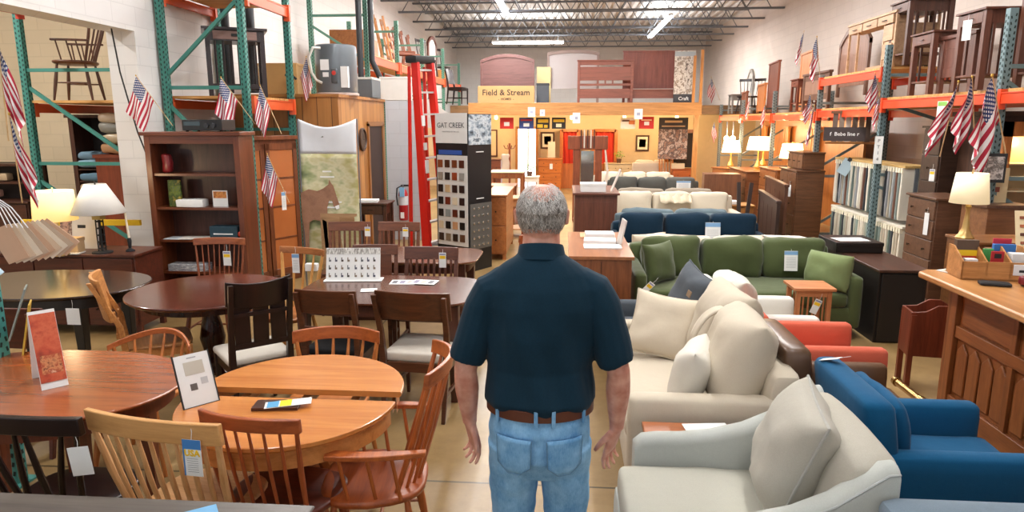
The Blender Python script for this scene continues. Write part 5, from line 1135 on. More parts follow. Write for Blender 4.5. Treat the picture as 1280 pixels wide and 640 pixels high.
# ---- things on the high left rack
def leaning(label, n_, loc, h, w, mat, rot, name='wood_ladder', cat='ladder', rungs=5):
    t = thing(name, label, cat, loc, rot=rot)
    for s in (-1, 1): M().box(s*w/2-.03, s*w/2+.03, -.02, .02, 0, h).build('side_rail', mat, t)
    for k in range(rungs): M().box(-w/2, w/2, -.012, .012, h*(k+.6)/rungs-.04, h*(k+.6)/rungs+.04).build('cross_rail', mat, t)
    return t
oak = wood('#c98a4e', '#a26830', 'z', .4)
for k, (y, x, h, w_, r_, lb) in enumerate([(14.5, -3.75, .95, .5, .2, 'leftmost light wood frame in the stack above the orange beam'), (14.9, -3.7, .98, .5, .35, 'second light wood frame in the stack above the orange beam'), (15.4, -3.75, .9, .5, .1, 'third light wood frame, beside the pale green upright'), (15.9, -3.8, .75, .6, .1, 'reddish wood frame left of the arched mirror')]):
    leaning(lb, 0, (x, y, 3.17), h, w_, oak if k < 3 else wood('#a06a52', '#7f4c38', 'z', .4), (R(-10), 0, PI/2+r_), name='wooden_ladder', cat='ladder', rungs=4)
for k in range(3): post_chair(['reddish slat chair highest on the left rack, nearest of three', 'reddish slat chair on the left rack, middle of three', 'reddish slat chair on the left rack, farthest of three'][k], W(('#a5664c', '#7c4632')), W(('#a5664c', '#7c4632')), H=1.0, n=3, slat_w=.05, loc=(-3.8, 16.75+k*.75, 3.17), rz=1.9, pad=.025, crest_bow=.03)
t = headboard('tall arched pale mirror standing on the left wall rack', .55, .95, wood('#6a3a2a', '#4a2418', 'z', .4), (-3.7, 19.6, 3.17), R(75), arch=.2, inset=plain('#d5d0cb', .25), name='arched_mirror', cat='mirror', low=.05)
carton('light wooden crate beneath the arched mirror', (-3.75, 20.6, 3.165), .6, .6, .3, oak, name='crate')
for k in range(3): tag(M(MX((-3.8, 13.0-.33*k, 3.165))).box(-.3, .3, -.14, .14, 0, .3+.05*k).build('crate', wood('#b0703c', '#8a5028', 'y', .5)), ['farthest', 'middle', 'nearest'][k]+' brown wooden crate on the rack behind the dark storage bin', 'crate', 'brown crates on the left rack')
for k, (x, y) in enumerate([(-3.1, 19.6), (-3.0, 17.5)]):
    t = windsor(['dark bar stool standing on the far end of the left rack', 'dark wooden stool on the left wall rack behind the ladder'][k], W(dark), W(dark), W(dark), H=1.0, n=5, loc=(-3.7, 21.2+k*.9 if k == 0 else 18.9, 3.17), rz=1.2, name='bar_stool', cat='stool')
post_chair('black metal-legged chair standing left of the arched dark headboard', W(dark), W(dark), H=.95, n=0, crest_h=.4, loc=(-2.95, 19.4, 2.47), rz=1.3, pad=.03)
t = thing('drop_leaf_table', 'grey-white half table top tilted up behind the display tower', 'table', (-1.95, 11.2, 1.9), R(20)); M().prism([(-.35, 0), (.35, 0), (-.2, .45), (-.35, .45)], -.02, .02, plane='xz').build('leaf', plain('#c9c6c0', .5), t)
M().box(-.33, -.27, -.03, .03, -1.9, 0).build('leg', steel, t); M().box(.27, .33, -.03, .03, -1.9, 0).build('leg', steel, t); M().box(-.35, .35, -.15, .15, -1.9, -1.86).build('foot', steel, t)
# ---- flags on the left
flag('large flag at the very left edge, upper of two', PY(-2, 52, 5.0), 1.25, -.25, 1, 1, .33)
flag('large flag at the left edge, lower of two', PY(12, 145, 5.0), 1.15, -.2, 1, 2, .42)
flag('flag on the face of the white block pier', PY(170, 96, 7.1), .95, .55, -1, 3, .35)
flag('flag left of the green post over the black receiver', PY(276, 98, 7.5), .95, .6, -1, 4, .2)
flag('flag on the short orange beam right of the front green post', PY(325, 108, 7.6), .9, .3, -1, 5, .02)
flag('flag in front of the grey water heater', PY(383, 72, 8.9), .9, -.5, 1, 6, .1)
flag('small flag before the glazed cabinet door', PY(334, 194, 7.6), .95, .3, -1, 7, .0)

tag(M().tube([PY(128, -20, 7.0), PY(150, 90, 7.25), PY(172, 165, 7.28), PY(188, 205, 7.3)], .008, 6).build('power_cord', black_ink), 'thin black cord running down the face of the white block pier', 'cord')
# ================================================================ RIGHT SIDE: CASH DESK, CHESTS, FABRIC SAMPLES
oakc = wood('#c99158', '#a66c36', 'y', .35, .35, .4); oakd = wood('#96582a', '#6e3b18', 'z', .5); oaky = wood('#96582a', '#6e3b18', 'y', .5)
t = thing('cash_desk', 'long oak cash desk with carved panels and a worn light top at the right', 'counter', (0, 0, 0))
M().prism([(2.42, 1.6), (3.3, 1.6), (3.3, 4.85), (2.5, 4.85), (2.42, 4.78)], .955, 1.0).build('counter_top', oakc, t, bev=.012)
M().box(2.62, 3.2, 1.6, 4.68, .06, .955).build('carcass', oakd, t)
M().box(2.585, 2.62, 4.58, 4.68, .06, .955).build('corner_stile', oakd, t, bev=.004)
for z0, z1 in ((.90, .955), (.60, .68), (.06, .2)): M().box(2.595, 2.62, 1.6, 4.58, z0, z1).build('rail', oaky, t, bev=.004)
for k in range(5):
    y1 = 4.58-k*.6
    M().box(2.607, 2.622, y1-.56, y1-.04, .69, .89).build('upper_panel', oaky, t, bev=.008)
    M().box(2.597, 2.62, y1-.6, y1-.55, .2, .955).build('stile', oakd, t, bev=.003)
    for j in range(4):
        ya = y1-.03-j*.135; m = M(); a, b = ya-.115, ya
        m.prism([(a, .23), (b, .23), (b, .52), ((a+b)/2, .58), (a, .52)], 2.604, 2.62, plane='yz'); m.build('carved_panel', oakd, t, bev=.006)
t = thing('foot_rail', 'brass tubular foot rail along the base of the cash desk', 'rail', (0, 0, 0)); brass = plain('#b08a52', .25, .9)
M().tube([(2.4, 4.85, .17), (2.4, 1.6, .17)], .026, 12).build('tube', brass, t); M().cyl((2.4, 4.85, .17), (2.4, 4.89, .17), .034, .03, 12).build('end_cap', brass, t)
for y in (4.5, 3.9, 3.2, 2.4): M().tube([(2.4, y, .17), (2.4, y, .03), (2.4, y, 0)], [.016, .016, .04], 8).build('bracket', brass, t); M().tube([(2.4, y-.03, .17), (2.4, y+.03, .17)], .034, 12).build('collar', brass, t)
# organiser with sweets
pn = wood('#c48a50', '#9f6a34', 'x', .6)
ox, oy = 2.78, 4.62
t = thing('wooden_organizer', 'light wooden pigeonhole box of packets on the far end of the cash desk', 'organizer', (ox, oy, 1.0), -.1)
M().box(-.21, .21, -.11, -.1, 0, .12).build('front_board', pn, t); M().box(-.21, .21, .1, .11, 0, .16).build('back_board', pn, t)
for x in (-.21, -.07, .07, .2): M().prism([(-.11, 0), (.11, 0), (.11, .2), (.04, .2), (-.11, .12)], x, x+.01, plane='yz').build('divider', pn, t)
M().box(-.21, .21, -.11, .11, 0, .01).build('bottom', pn, t)
def onc(name, label, cat, dx, dy, dz, w, d, h, col, rz=-.1, extra=None, col2=None):
    c_, s_ = math.cos(-.1), math.sin(-.1)
    t = thing(name, label, cat, (ox+dx*c_-dy*s_, oy+dx*s_+dy*c_, 1.0+dz), rz)
    M().box(-w/2, w/2, -d/2, d/2, 0, h).build('packet', plain(col, .5), t, bev=.002)
    if col2: M().box(-w/2+.006, w/2-.006, -d/2-.001, -d/2, h*.25, h*.55).build('printed_band', plain(col2, .5), t)
    return t
a = onc('sweets_box', 'yellow sweets box with a brown top standing in the wooden organiser', 'box', -.13, .05, .012, .13, .04, .22, '#f0c818', col2='#d2452a'); M().box(-.066, .066, -.021, .021, .16, .224).build('brown_top', plain('#5a4638', .5), a)
onc('wipes_packet', 'red and blue packet at the back right of the wooden organiser', 'packet', .1, .06, .012, .13, .03, .2, '#2f6fb5', col2='#e8e8ea')
onc('wipes_packet', 'crimson packet behind the blue one in the wooden organiser', 'packet', .1, .092, .02, .11, .012, .225, '#c22a3c')
onc('notepad', 'green packet in the middle of the wooden organiser', 'packet', -.0, .04, .012, .06, .02, .17, '#49a85a')
a = onc('red_phone', 'red phone with dark camera spots standing in the wooden organiser', 'phone', .02, -.04, .05, .075, .012, .13, '#b3242c'); M().box(-.02, .02, -.008, -.006, .085, .115).build('camera', black_ink, a)
a = onc('tape_dispenser', 'white plastic tub with a grey lid at right in the wooden organiser', 'tub', .14, -.03, .07, .09, .07, .1, '#dcdcda')
onc('memo_block', 'white memo block in the left pocket of the wooden organiser', 'paper', -.14, -.05, .06, .07, .05, .07, '#ece7e2')
a = onc('name_card', 'white square card on the front of the wooden organiser', 'card', .13, -.117, .04, .09, .004, .07, '#e6e6e6'); M().box(-.012, .028, -.003, -.002, .02, .036).build('print', black_ink, a)
p = PZ(1172, 337, 1.0)
t = thing('business_card', 'small framed white card lying on the near left corner of the cash desk', 'card', (p.x+.04, p.y-.06, 1.002), .5); M().box(-.06, .06, -.045, .045, 0, .006).build('card', white_paper, t); M().box(-.045, .045, -.03, .03, .006, .007).build('print', plain('#b9a58a', .6), t)
t = thing('wallet', 'flat black wallet on the cash desk in front of the organiser', 'wallet', (2.68, 4.38, 1.0), -.3); M().soft((0, 0, .012), (.17, .09, .022), .01, n=4).build('wallet', black_ink, t)
t = thing('stapler', 'white and black stapler beside the wooden organiser on the cash desk', 'stapler', (2.93, 4.38, 1.0), .25)
M().soft((0, 0, .01), (.2, .045, .018), .008, n=4).build('base', black_ink, t); M().soft((-.0, 0, .045), (.19, .04, .028), .013, rot=(0, R(-9), 0), n=5).build('arm', plain('#d6d6d6', .35), t); M().soft((-.1, 0, .04), (.05, .05, .06), .02, n=4).build('red_end', plain('#7a2028', .4), t)
t = thing('card_reader', 'dark upright card terminal behind the stapler', 'card reader', (3.05, 4.62, 1.0), -.4); M().bx((0, 0, .09), (.08, .04, .18), (-.3, 0, 0)).build('terminal', plain('#26282c', .4), t, bev=.006); M().box(-.03, .03, -.045, -.03, .11, .16).build('screen', plain('#56646a', .2), t)
for k, (x, y, c_, lb) in enumerate([(3.12, 4.35, '#3a6f86', 'blue leaflet lying on the cash desk at the right edge'), (3.18, 4.25, '#d8d8d6', 'white leaflet lying on the cash desk at the right edge'), (3.05, 4.12, '#4a2f20', 'dark brown wooden tray on the cash desk at the right edge')]):
    tag(M(MX((x, y, 1.001+.004*k), (0, 0, .4-.3*k))).box(-.1, .1, -.06, .06, 0, .004 if k < 2 else .03).build(['leaflet', 'leaflet', 'wooden_tray'][k], plain(c_, .6)), lb, ['leaflet', 'leaflet', 'tray'][k])
# wooden folding trays next to the desk
ch = wood('#7c3a24', '#552214', 'z', .4)
t = thing('magazine_stand', 'reddish wooden stand with a scalloped open top beside the cash desk', 'stand', (2.84, 5.25, 0), -.15)
for sx in (-.2, .2):
    for sy in (-.1, .1): M().box(sx-.018, sx+.018, sy-.018, sy+.018, 0, .58).build('leg', ch, t)
for sy in (-.1, .1): M().prism([(-.22, .26), (.22, .26), (.22, .6), (.12, .61), (.04, .66), (-.04, .66), (-.12, .61), (-.22, .6)], sy-.008, sy+.008, plane='xz').build('side_board', ch, t, bev=.003)
for sx in (-.21, .21): M().box(sx-.008, sx+.008, -.1, .1, .26, .6).build('end_board', ch, t)
M().box(-.21, .21, -.1, .1, .26, .275).build('bottom_board', ch, t)
t = side_table('narrow wooden table holding white booklets, tucked against the cash desk end', .3, .3, .68, ch, (3.35, 5.05, 0), 0, False, 0, name='narrow_table', shelf=False)
for k in range(3): tag(M(MX((3.3, 5.02, .682+k*.032))).box(-.09, .09, -.07, .07, 0, .03).build('booklet', plain(['#e8e6e0', '#cfcabf', '#f0eeea'][k], .6)), ['bottom', 'middle', 'top'][k]+' booklet of the white pile on the narrow wooden table', 'booklet', 'white booklets by the cash desk')
# black desk with box
t = chest('black cabinet with brown top standing right of the green sofa', .42, 1.3, .69, 1, plain('#17120f', .45), (3.07, 6.95, 0), 0, top=wood('#4a2c1e', '#2c1810', 'y', .4), name='low_cabinet', cat='cabinet', leg=.0, legs=False, knobs=1)
t = carton('flat black box carrying a white sheet on the black cabinet', (3.0, 7.35, .692), .46, .5, .1, plain('#15100e', .4), name='flat_box')
t = thing('paper_sheet', 'white printed sheet on the flat black box right of the green sofa', 'paper', (2.98, 7.3, .798), .1); M().box(-.16, .16, -.11, .11, 0, .002).build('sheet', white_paper, t); M().box(-.03, .03, -.05, -.02, .002, .003).build('print', grey_ink, t)
# chest of drawers against the rack
cw_ = wood('#6b4a36', '#4a3022', 'y', .4)
chest('tall brown five-drawer chest below the rack brace, left of the lamp', .62, .42, 1.2, 5, cw_, (4.17, 7.92, 0), -PI/2, knobs=2)
price_tag('long white tag hanging on the tall five-drawer chest', (3.93, 7.72, 1.03), -PI/2+.3, .06, .24, 'plain')
chest('narrow dark drawer tower rising behind the five-drawer chest', .42, .4, 1.95, 6, wood('#3f2c22', '#261812', 'y', .4), (4.55, 8.62, 0), -PI/2, knobs=1)
price_tag('yellow tag hanging on the narrow dark drawer tower', (4.33, 8.5, 1.45), -PI/2+.4, .07, .14)
t = thing('armoire', 'large dark brown armoire side behind the cream table lamp', 'armoire', (4.95, 8.25, 0)); M().box(-.4, .35, -.3, .3, .06, 2.06).build('body', wood('#53382a', '#38241a', 'z', .5), t, bev=.004); M().box(-.43, .38, -.33, .33, 2.06, 2.11).build('cornice', wood('#53382a', '#38241a', 'x', .5), t); M().box(-.4, .35, -.3, .3, 0, .06).build('plinth', wood('#53382a', '#38241a', 'x', .5), t)
t = thing('cabinet', 'medium brown cabinet with a plain side panel behind the cash desk', 'cabinet', (4.45, 7.2, 0)); M().box(-.35, .02, -.25, .2, 0, 1.18).build('body', wood('#8d5f3c', '#6b432a', 'x', .4), t, bev=.004); M().box(-.38, .05, -.28, .22, 1.18, 1.21).build('top', cw_, t)
t = thing('catalogue_stand', 'cream cardboard display with furniture pictures on the brown cabinet', 'display', (4.2, 7.15, 1.212), -.1); M().box(-.16, .16, -.01, .01, 0, .34).build('card', plain('#d9c59a', .6), t)
for a, b, w_, h_ in ((-.05, .22, .1, .04), (.03, .13, .12, .05), (-.07, .05, .06, .06), (.08, .29, .05, .02)): M().box(a-w_/2, a+w_/2, -.012, -.01, b-h_/2, b+h_/2).build('picture', plain('#8a4a3a', .6), t)
chest('orange-brown dresser with drawers behind the cash desk lamp', 1.0, .45, .98, 3, wood('#8d5a30', '#69401f', 'x', .4), (4.05, 6.35, 0), 0, cols=2)
table_lamp('cream tapered-shade lamp with a tall gold base behind the cash desk', (3.52, 6.25, .985), .15, .12, .26, .32, 'bottle', basem=plain('#c9a86a', .35, .6), shade=lamp_shade_mat('#ffe6b0', .35))
table_lamp('pale grey drum-shade lamp with a silver base at the right edge', (4.3, 6.05, .985), .2, .17, .26, .3, 'bottle', basem=plain('#c9c6c0', .25, .9), shade=plain('#d8d2c8', .8))
for k in range(2):
    t = thing('finish_board', ['left cream board of small brown samples behind the cash desk', 'right cream board of small brown samples behind the cash desk'][k], 'display board', (3.72+k*.24, 5.72, .985), rot=(R(-22), 0, R(-12)))
    M().box(-.08, .08, 0, .012, 0, .33).build('board', plain('#e0cda4', .6), t)
    for r in range(4):
        for c_ in range(2): M().soft((-.035+c_*.07, -.004, .06+r*.07), (.035, .006, .025), .003, n=3).build('sample', plain(['#8a4a30', '#5a3020', '#a8603c'][(r+c_) % 3], .5), t)
t = side_table('small brown stand carrying the two cream sample boards', .7, .3, .98, wood('#7a4c2c', '#56321c', 'x', .4), (3.85, 5.72, 0), 0, False, 0, name='display_stand')
t = thing('curio_cabinet', 'lit curio cabinet with an orange wood frame at the right edge', 'cabinet', (4.92, 7.68, 0)); oc = wood('#cc7a32', '#a05a20', 'z', .4)
for x in (-.4, .4): M().box(x-.04, x+.04, -.2, -.14, 0, 2.0).build('frame_post', oc, t)
M().box(-.44, .44, -.2, .2, 1.85, 2.0).build('frame_top', oc, t); M().box(-.44, .44, -.2, .2, 0, 1.0).build('frame_base', oc, t); M().box(-.4, .4, .17, .2, 1.0, 1.85).build('mirror_back', plain('#b5a078', .3), t)
for z in (1.28, 1.56): M().box(-.36, .36, -.14, .17, z, z+.012).build('glass_shelf', plain('#e8dfb8', .2), t)
for s in (-1, 1): M().box(s*.4-.01, s*.4+.01, -.14, .17, 1.0, 1.85).build('side_panel', oc, t)
ld = bpy.data.lights.new('cabinet_light', 'POINT'); ld.energy = 9; ld.color = (1, .75, .4); ld.shadow_soft_size = .04; lo = bpy.data.objects.new('cabinet_light', ld); COL.objects.link(lo); lo.location = (4.9, 7.66, 1.78)
carton('black box with a green square on top of the curio cabinet', (4.7, 6.9, 2.0), .5, .3, .16, plain('#1b1a1c', .4), name='black_box') if False else None
# framed picture on the post
t = thing('framed_print', 'black framed grey photograph fixed to the nearest right-hand rack post', 'picture', (4.14, 7.02, 1.42), rot=(0, 0, -.35)); M().box(-.1, .1, -.01, .01, 0, .28).build('frame', black_ink, t); M().box(-.08, .08, -.013, -.01, .03, .25).build('photo', blotch(['#8a8480', '#cfc9c2', '#5a5450', '#b0a49a'], 16), t)
t = thing('post_notice', 'white vertical lettered strip on the upright beside the fabric samples', 'sign', (4.15, 9.56, 1.45), rot=(0, 0, -.5)); M().box(-.05, .05, -.006, .006, 0, .36).build('strip', white_paper, t)
for k, s_ in enumerate('PT14'): text(s_, .06, black_ink, t, 'lettering', MX((0, -.008, .3-.08*k), FRONT))
t = thing('beam_notice', 'white notice with a green top hanging on the orange beam', 'sign', (4.13, 8.05, 2.0), rot=(0, 0, -1.3)); M().box(-.07, .07, -.004, .004, -.1, .22).build('sheet', white_paper, t); M().box(-.06, .06, -.006, -.004, .17, .215).build('green_band', plain('#8bbf5a', .6), t)
for k in range(4): M().box(-.04, .04, -.006, -.004, .05-.03*k, .062-.03*k).build('print', grey_ink, t)
# hanging fabric samples: two rails
for lvl, (z1, z0, y0, y1, n) in enumerate([(1.42, .74, 9.1, 11.35, 30), (.66, .1, 9.0, 11.35, 32)]):
    t = thing('sample_rail', ['upper', 'lower'][lvl]+' white rail from which the fabric samples hang', 'rail', (4.46, 0, z1)); M().box(-.16, .16, y0, y1+.05, -.0, .03).build('rail_board', plain('#d8d2c2', .6) if lvl else wood('#c9a86a', '#a8834a', 'y', .5), t)
    for y in (y0+.02, y1): M().box(-.02, .02, y-.015, y+.015, -z1, 0).build('support', steel, t)
    pal = ['#d9d2c2', '#cbc3b1', '#9aa0a0', '#b8b0a0', '#33363a', '#7f8a86', '#e2dccf', '#a39a8a', '#5d6b66', '#c2b8a8', '#6b4a3c', '#2b3142', '#8d8f92', '#ded6c4'] if lvl == 0 else ['#d5cdbb', '#c6bda9', '#a8a898', '#6f7d72', '#e0d9c8', '#b7ab98', '#93a39a', '#3c4044', '#cfc5b2']
    proto = None; names = []
    for k in range(n):
        y = y0+.05+(y1-y0-.08)*k/(n-1); c_ = pal[(k*5+k//3) % len(pal)]
        nm = {'#d': 'cream', '#e': 'pale', '#c': 'beige', '#9': 'grey', '#b': 'stone', '#3': 'charcoal', '#7': 'sage grey', '#a': 'taupe', '#5': 'green-grey', '#6': 'brown-grey', '#2': 'navy', '#8': 'mid grey'}[c_[:2]]
        tt = thing('fabric_sample', '%s fabric sample hanging on the %s rail' % (nm, ['upper', 'lower'][lvl]), 'fabric sample', (4.44, y, z1-.004), rot=(0, 0, random.uniform(-.06, .06)), group='%s hanging samples, %s rail' % (nm, ['upper', 'lower'][lvl]))
        if ('m', lvl, c_) not in _mc:
            m = M(); m.soft((0, 0, -(z1-z0)/2), (.3, .04, z1-z0-.02), .012, n=6, wr=.012, seed=k); _mc[('m', lvl, c_)] = m.build('cloth', fabric(c_), tt).data
            m2 = M().box(-.155, .155, -.018, .018, -.06, 0).build('header_card', plain('#ece4cc', .6), tt); _mc[('h', lvl, c_)] = m2.data
        else:
            for nn, kk in (('cloth', 'm'), ('header_card', 'h')):
                o = bpy.data.objects.new(nn, _mc[(kk, lvl, c_)]); COL.objects.link(o); o.parent = tt
# sign over the samples
t = thing('shop_sign', 'dark sign with white script lettering over the fabric samples', 'sign', (4.1, 10.6, 1.72), R(-22)); M().box(-.28, .28, -.012, .012, 0, .2).build('board', plain('#3c302f', .5), t); text('f  Bebe line r', .075, white_paper, t, 'lettering', MX((0, -.015, .1), FRONT), bold=.001)
t = thing('plank_rack', 'grey-brown board rack standing behind the dark script sign', 'display', (4.3, 10.85, 1.7), R(-22))
for k in range(6): M().box(-.27+.09*k, -.2+.09*k, -.01, .01, 0, .42).build('slat', plain(['#6e5c50', '#8a7868', '#d0c4b8', '#75665a', '#93806e', '#5e4e44'][k], .6), t)
M().box(-.3, .3, -.03, .03, .42, .46).build('top_bar', plain('#6b4a30', .6), t)
M().box(-.35, .35, -.1, .3, -.03, 0).build('shelf', wood('#b5793c', '#8f5a28', 'x', .5), t)
t = thing('tape_measure_tag', 'pale blue card clipped over the left hanging samples', 'card', (4.2, 10.85, 1.22), rot=(0, R(28), -.7)); M().box(-.08, .08, -.004, .004, 0, .24).build('card', plain('#a9bfc9', .6), t); M().box(-.03, .03, -.02, .02, .22, .27).build('clip', black_ink, t)
# headboards and cabinet at the left of the samples
dkb = wood('#4d3428', '#33211a', 'z', .4)
headboard('dark plain-panelled headboard in front, between the sofas and the lamps', 1.75, .84, wood('#43302a', '#2b1d19', 'z', .4), (3.2, 11.0, 0), R(-97), panels=4, low=.1)
headboard('brown panelled headboard standing just behind the darker one', 1.9, 1.02, wood('#5b3826', '#3d2418', 'z', .4), (3.5, 11.7, 0), R(-97), panels=4, low=.1)
chest('brown tall cabinet with a tag between the dark headboards and the fabric samples', .9, .45, 1.2, 3, wood('#70492e', '#4c2f1c', 'y', .4), (4.1, 12.3, 0), -PI/2, knobs=1, cols=2)
chest('small upper chest on the brown tall cabinet near the lamps', .8, .35, .3, 1, wood('#70492e', '#4c2f1c', 'y', .4), (4.15, 12.3, 1.2), -PI/2, knobs=1, cols=3, legs=False, leg=.01)
price_tag('white tag on the brown tall cabinet', (3.82, 12.0, .95), -PI/2+.4, .07, .2, 'plain')
t = thing('brown_board', 'plain brown end panel of a chest behind the dark grey sofa', 'chest', (3.25, 14.6, 0), -.1); M().box(-.36, .36, -.25, .25, 0, .95).build('body', wood('#7e5238', '#5e3a26', 'z', .4), t, bev=.004)
chest('orange lit dresser under the farthest lit lamp on the right', .9, .45, .9, 3, wood('#a3622e', '#7d451c', 'x', .4), (4.1, 17.2, 0), -.9, knobs=2, cols=2)
chest('wide brown dresser under the two middle lit lamps', 1.5, .45, 1.0, 3, wood('#8a5430', '#653a20', 'y', .4), (3.95, 15.2, 0), -PI/2, knobs=2, cols=3)
chest('orange dresser under the nearest lit lamp on the right', 1.1, .45, 1.12, 3, wood('#9c5e2f', '#74421f', 'y', .4), (4.15, 13.7, 0), -PI/2, knobs=2, cols=2)
for k, (px, py0, py1, y, zb, w_) in enumerate([(914, 176, 205, 16.9, .9, .22), (948, 171, 207, 14.9, 1.0, .24), (962, 172, 207, 15.6, 1.0, .22), (990, 182, 212, 13.55, 1.12, .22)]):
    p = PY(px, 190, y); zt = PY(px, py0, y).z
    sh = .27; z0 = max(.2, zt-zb-sh)
    table_lamp(['lit white lamp farthest back on the right, on the orange dresser', 'lit white lamp on the wide dresser, left of its twin', 'lit white lamp on the wide dresser, right of its twin', 'lit white lamp nearest the fabric samples, wide shade'][k], (min(p.x, 4.35), y, zb), w_, w_*.8, sh, z0, 'gourd', lit=4.5, col='#ffe2a8', basem=plain('#e0b060', .3, .5), power=16)
# wall of warm wood behind the lamps
t = thing('wood_partition', 'warm wooden partition boards behind the lit lamps', 'partition', (5.2, 15.8, 0)); M().box(-.02, .02, -3.3, 3.1, 0, 2.02).build('boards', wood('#b8783c', '#95582a', 'z', .4), t)
for k in range(6): headboard(['first', 'second', 'third', 'fourth', 'fifth', 'sixth'][k]+' wooden chair-back board hanging behind the lamps, counted from the loft', .35, .5, wood('#c48a4a', '#9a6430', 'z', .5), (5.1, 18.3-k*.9, 1.35), -PI/2, panels=2, low=.05) if k % 2 == 0 else None
for k, (px, py) in enumerate([(908, 173), (916, 173)]):
    p = PY(px, py, 17.9); t = thing('light_bulb', ['left bare lit bulb under the far orange beam', 'right bare lit bulb under the far orange beam'][k], 'light bulb', (p.x, p.y, p.z)); M().soft((0, 0, 0), (.12, .12, .13), .058, n=5).build('glass_bulb', emit('#ffe9b8', 14), t); M().cyl((0, 0, .05), (0, 0, 2.0-p.z), .015).build('socket', steel, t)
ld = bpy.data.lights.new('bulb_light', 'POINT'); ld.energy = 40; ld.color = (1, .72, .4); ld.shadow_soft_size = .1; lo = bpy.data.objects.new('bulb_light', ld); COL.objects.link(lo); lo.location = (4.2, 17.9, 1.75)
t = chest('low brown bench stacked with white papers behind the grey sofa', .8, .5, .55, 1, wood('#a87038', '#8a5424', 'x', .4), (2.95, 12.6, 0), 0, name='low_bench', cat='bench')
tag(M(MX((2.9, 12.55, .56))).box(-.2, .2, -.12, .12, 0, .05).build('paper_stack', white_paper), 'white papers on the low brown bench by the dark headboard', 'paper')
for k in range(2): tag(M(MX((3.0+.08*k, 11.9, 0), (R(-12), R(8*k), 0))).box(-.03, .03, -.02, .02, 0, 1.0).build('bed_rail', plain('#2b1d18', .5)), ['left', 'right'][k]+' thin dark rail leaning beside the dark headboard', 'bed rail')
# ---- on the right rack tops
lo_ = 2.315; hi_ = 2.715
pl = wood('#b99573', '#9a7656', 'x', .5)
t = thing('desk', 'pale wood kneehole desk with three drawers on the raised rack shelf', 'desk', (4.62, 10.62, hi_), -PI/2)
M().box(-.8, .8, -.3, .3, .70, .73).build('desk_top', pl, t, bev=.003)
for x0, x1 in ((-.78, -.42), (.42, .78)):
    for x in (x0, x1-.03):
        for y in (-.28, .25): M().box(x, x+.03, y, y+.03, 0, .7).build('leg', pl, t)
for k in range(3):
    dr = M().box(-.72+k*.49, -.26+k*.49, -.3, -.1, .58, .69).build('drawer', pl, t, bev=.003); M().tube([(-.55+k*.49, -.3, .63), (-.54+k*.49, -.32, .625), (-.44+k*.49, -.32, .625), (-.43+k*.49, -.3, .63)], .006, 5).build('handle', black_ink, dr)
M().box(.42, .75, -.27, .27, .03, .57).build('pedestal', pl, t); M().box(-.75, .75, -.0, .02, .05, .1).build('back_rail', pl, t)
for z in (.12, .36): M().box(.46, .71, -.285, -.27, z, z+.2).build('drawer', pl, t, bev=.003)
side_table('dark end table with glass-like slatted sides, high on the rack right of the pale desk', .5, .55, .82, wood('#5a372a', '#3d241b', 'z', .4), (4.62, 9.97-.3+.1, hi_), -PI/2, True, 4, lw=.03)
headboard('arched brown armoire-like headboard rising behind the pale desk', 1.3, .95, wood('#7d5a4a', '#5f4236', 'z', .4), (5.15, 13.2, 2.45), -PI/2, arch=.3, inset=wood('#94705e', '#7a5848', 'z', .4), panels=2)
headboard('dark brown panelled sideboard back on the rack below the pale desk end', 1.3, .62, wood('#6a4838', '#4c3228', 'z', .4), (4.45, 12.95, 2.2), -PI/2, panels=1, inset=wood('#94705e', '#7a5848', 'z', .4))
for k, (y, x, h, w_, c1, c2, lb) in enumerate([(14.9, 4.9, 1.15, 1.0, '#c98a5c', '#b0703f', 'tall orange-brown table top leaning at the wall on the right rack'), (17.3, 4.95, 1.15, 1.2, '#8f4e34', '#733a26', 'red-brown board leaning at the wall, right of the white arched mirror'), (16.4, 4.45, .6, .9, '#c47a40', '#a05c28', 'orange drawer front panel low on the right rack'), (18.1, 4.5, .5, .8, '#9a5a3a', '#783f26', 'small red-brown panel low on the right rack under the mirror')]):
    headboard(lb, w_, h, wood(c1, c2, 'z', .4), (x, y, 2.2), 0, style='slab', name='leaning_board', cat='board', rot=(R(0), 0, -PI/2-.1), low=.03)
headboard('white arched mirror in a grey frame standing on the right rack', .95, .95, plain('#a8a39c', .6), (4.9, 20.1-.9, 2.2), -PI/2-.1, arch=.22, inset=plain('#e4e4e2', .3), name='arched_mirror', cat='mirror', low=.03)
windsor('dark spindle bench back at the far end of the right rack', W(dark), W(dark), W(dark), cw=.7, sw=.6, H=.9, n=8, loc=(4.75, 18.7, 2.2), rz=-.6, name='spindle_bench')
side_table('grey painted small table beneath the white arched mirror', .4, .35, .5, plain('#8a857e', .6), (4.5, 19.0-.1, 2.2), -PI/2, False, 0)
side_table('reddish slatted end table on the rack left of the arched armoire', .4, .4, .6, wood('#7a3d28', '#5a2a1a', 'z', .4), (4.6, 14.0, 2.2), -PI/2, True, 3)
for k, (x, y, h, rz_, d_, lb) in enumerate([(4.5, 8.85, .72, -PI/2, True, 'brown end table with one drawer, leftmost over the orange beam'), (4.42, 7.72, .80, -PI/2, True, 'brown mission end table with a white tag, directly left of the nearest rack post'), (4.7, 7.15, .95, -PI/2, True, 'tallest brown mission table, right of the nearest rack post')]):
    side_table(lb, .5, .55, h, wood('#6c4030', '#4a2a20', 'z', .4), (x, y, lo_ if k < 2 else lo_), rz_, d_, 4, lw=.03)
headboard('brown mission headboard with a slotted rail standing between two end tables', .7, .6, wood('#74483a', '#553128', 'z', .4), (4.35, 8.28, lo_), -PI/2, panels=1)
price_tag('white tag on the brown mission end table by the nearest rack post', (4.1, 7.7, 3.02), -1.2, .1, .2, 'plain')
price_tag('white tag on the tallest brown mission table', (4.38, 6.95, 3.05), -1.2, .1, .2, 'plain')
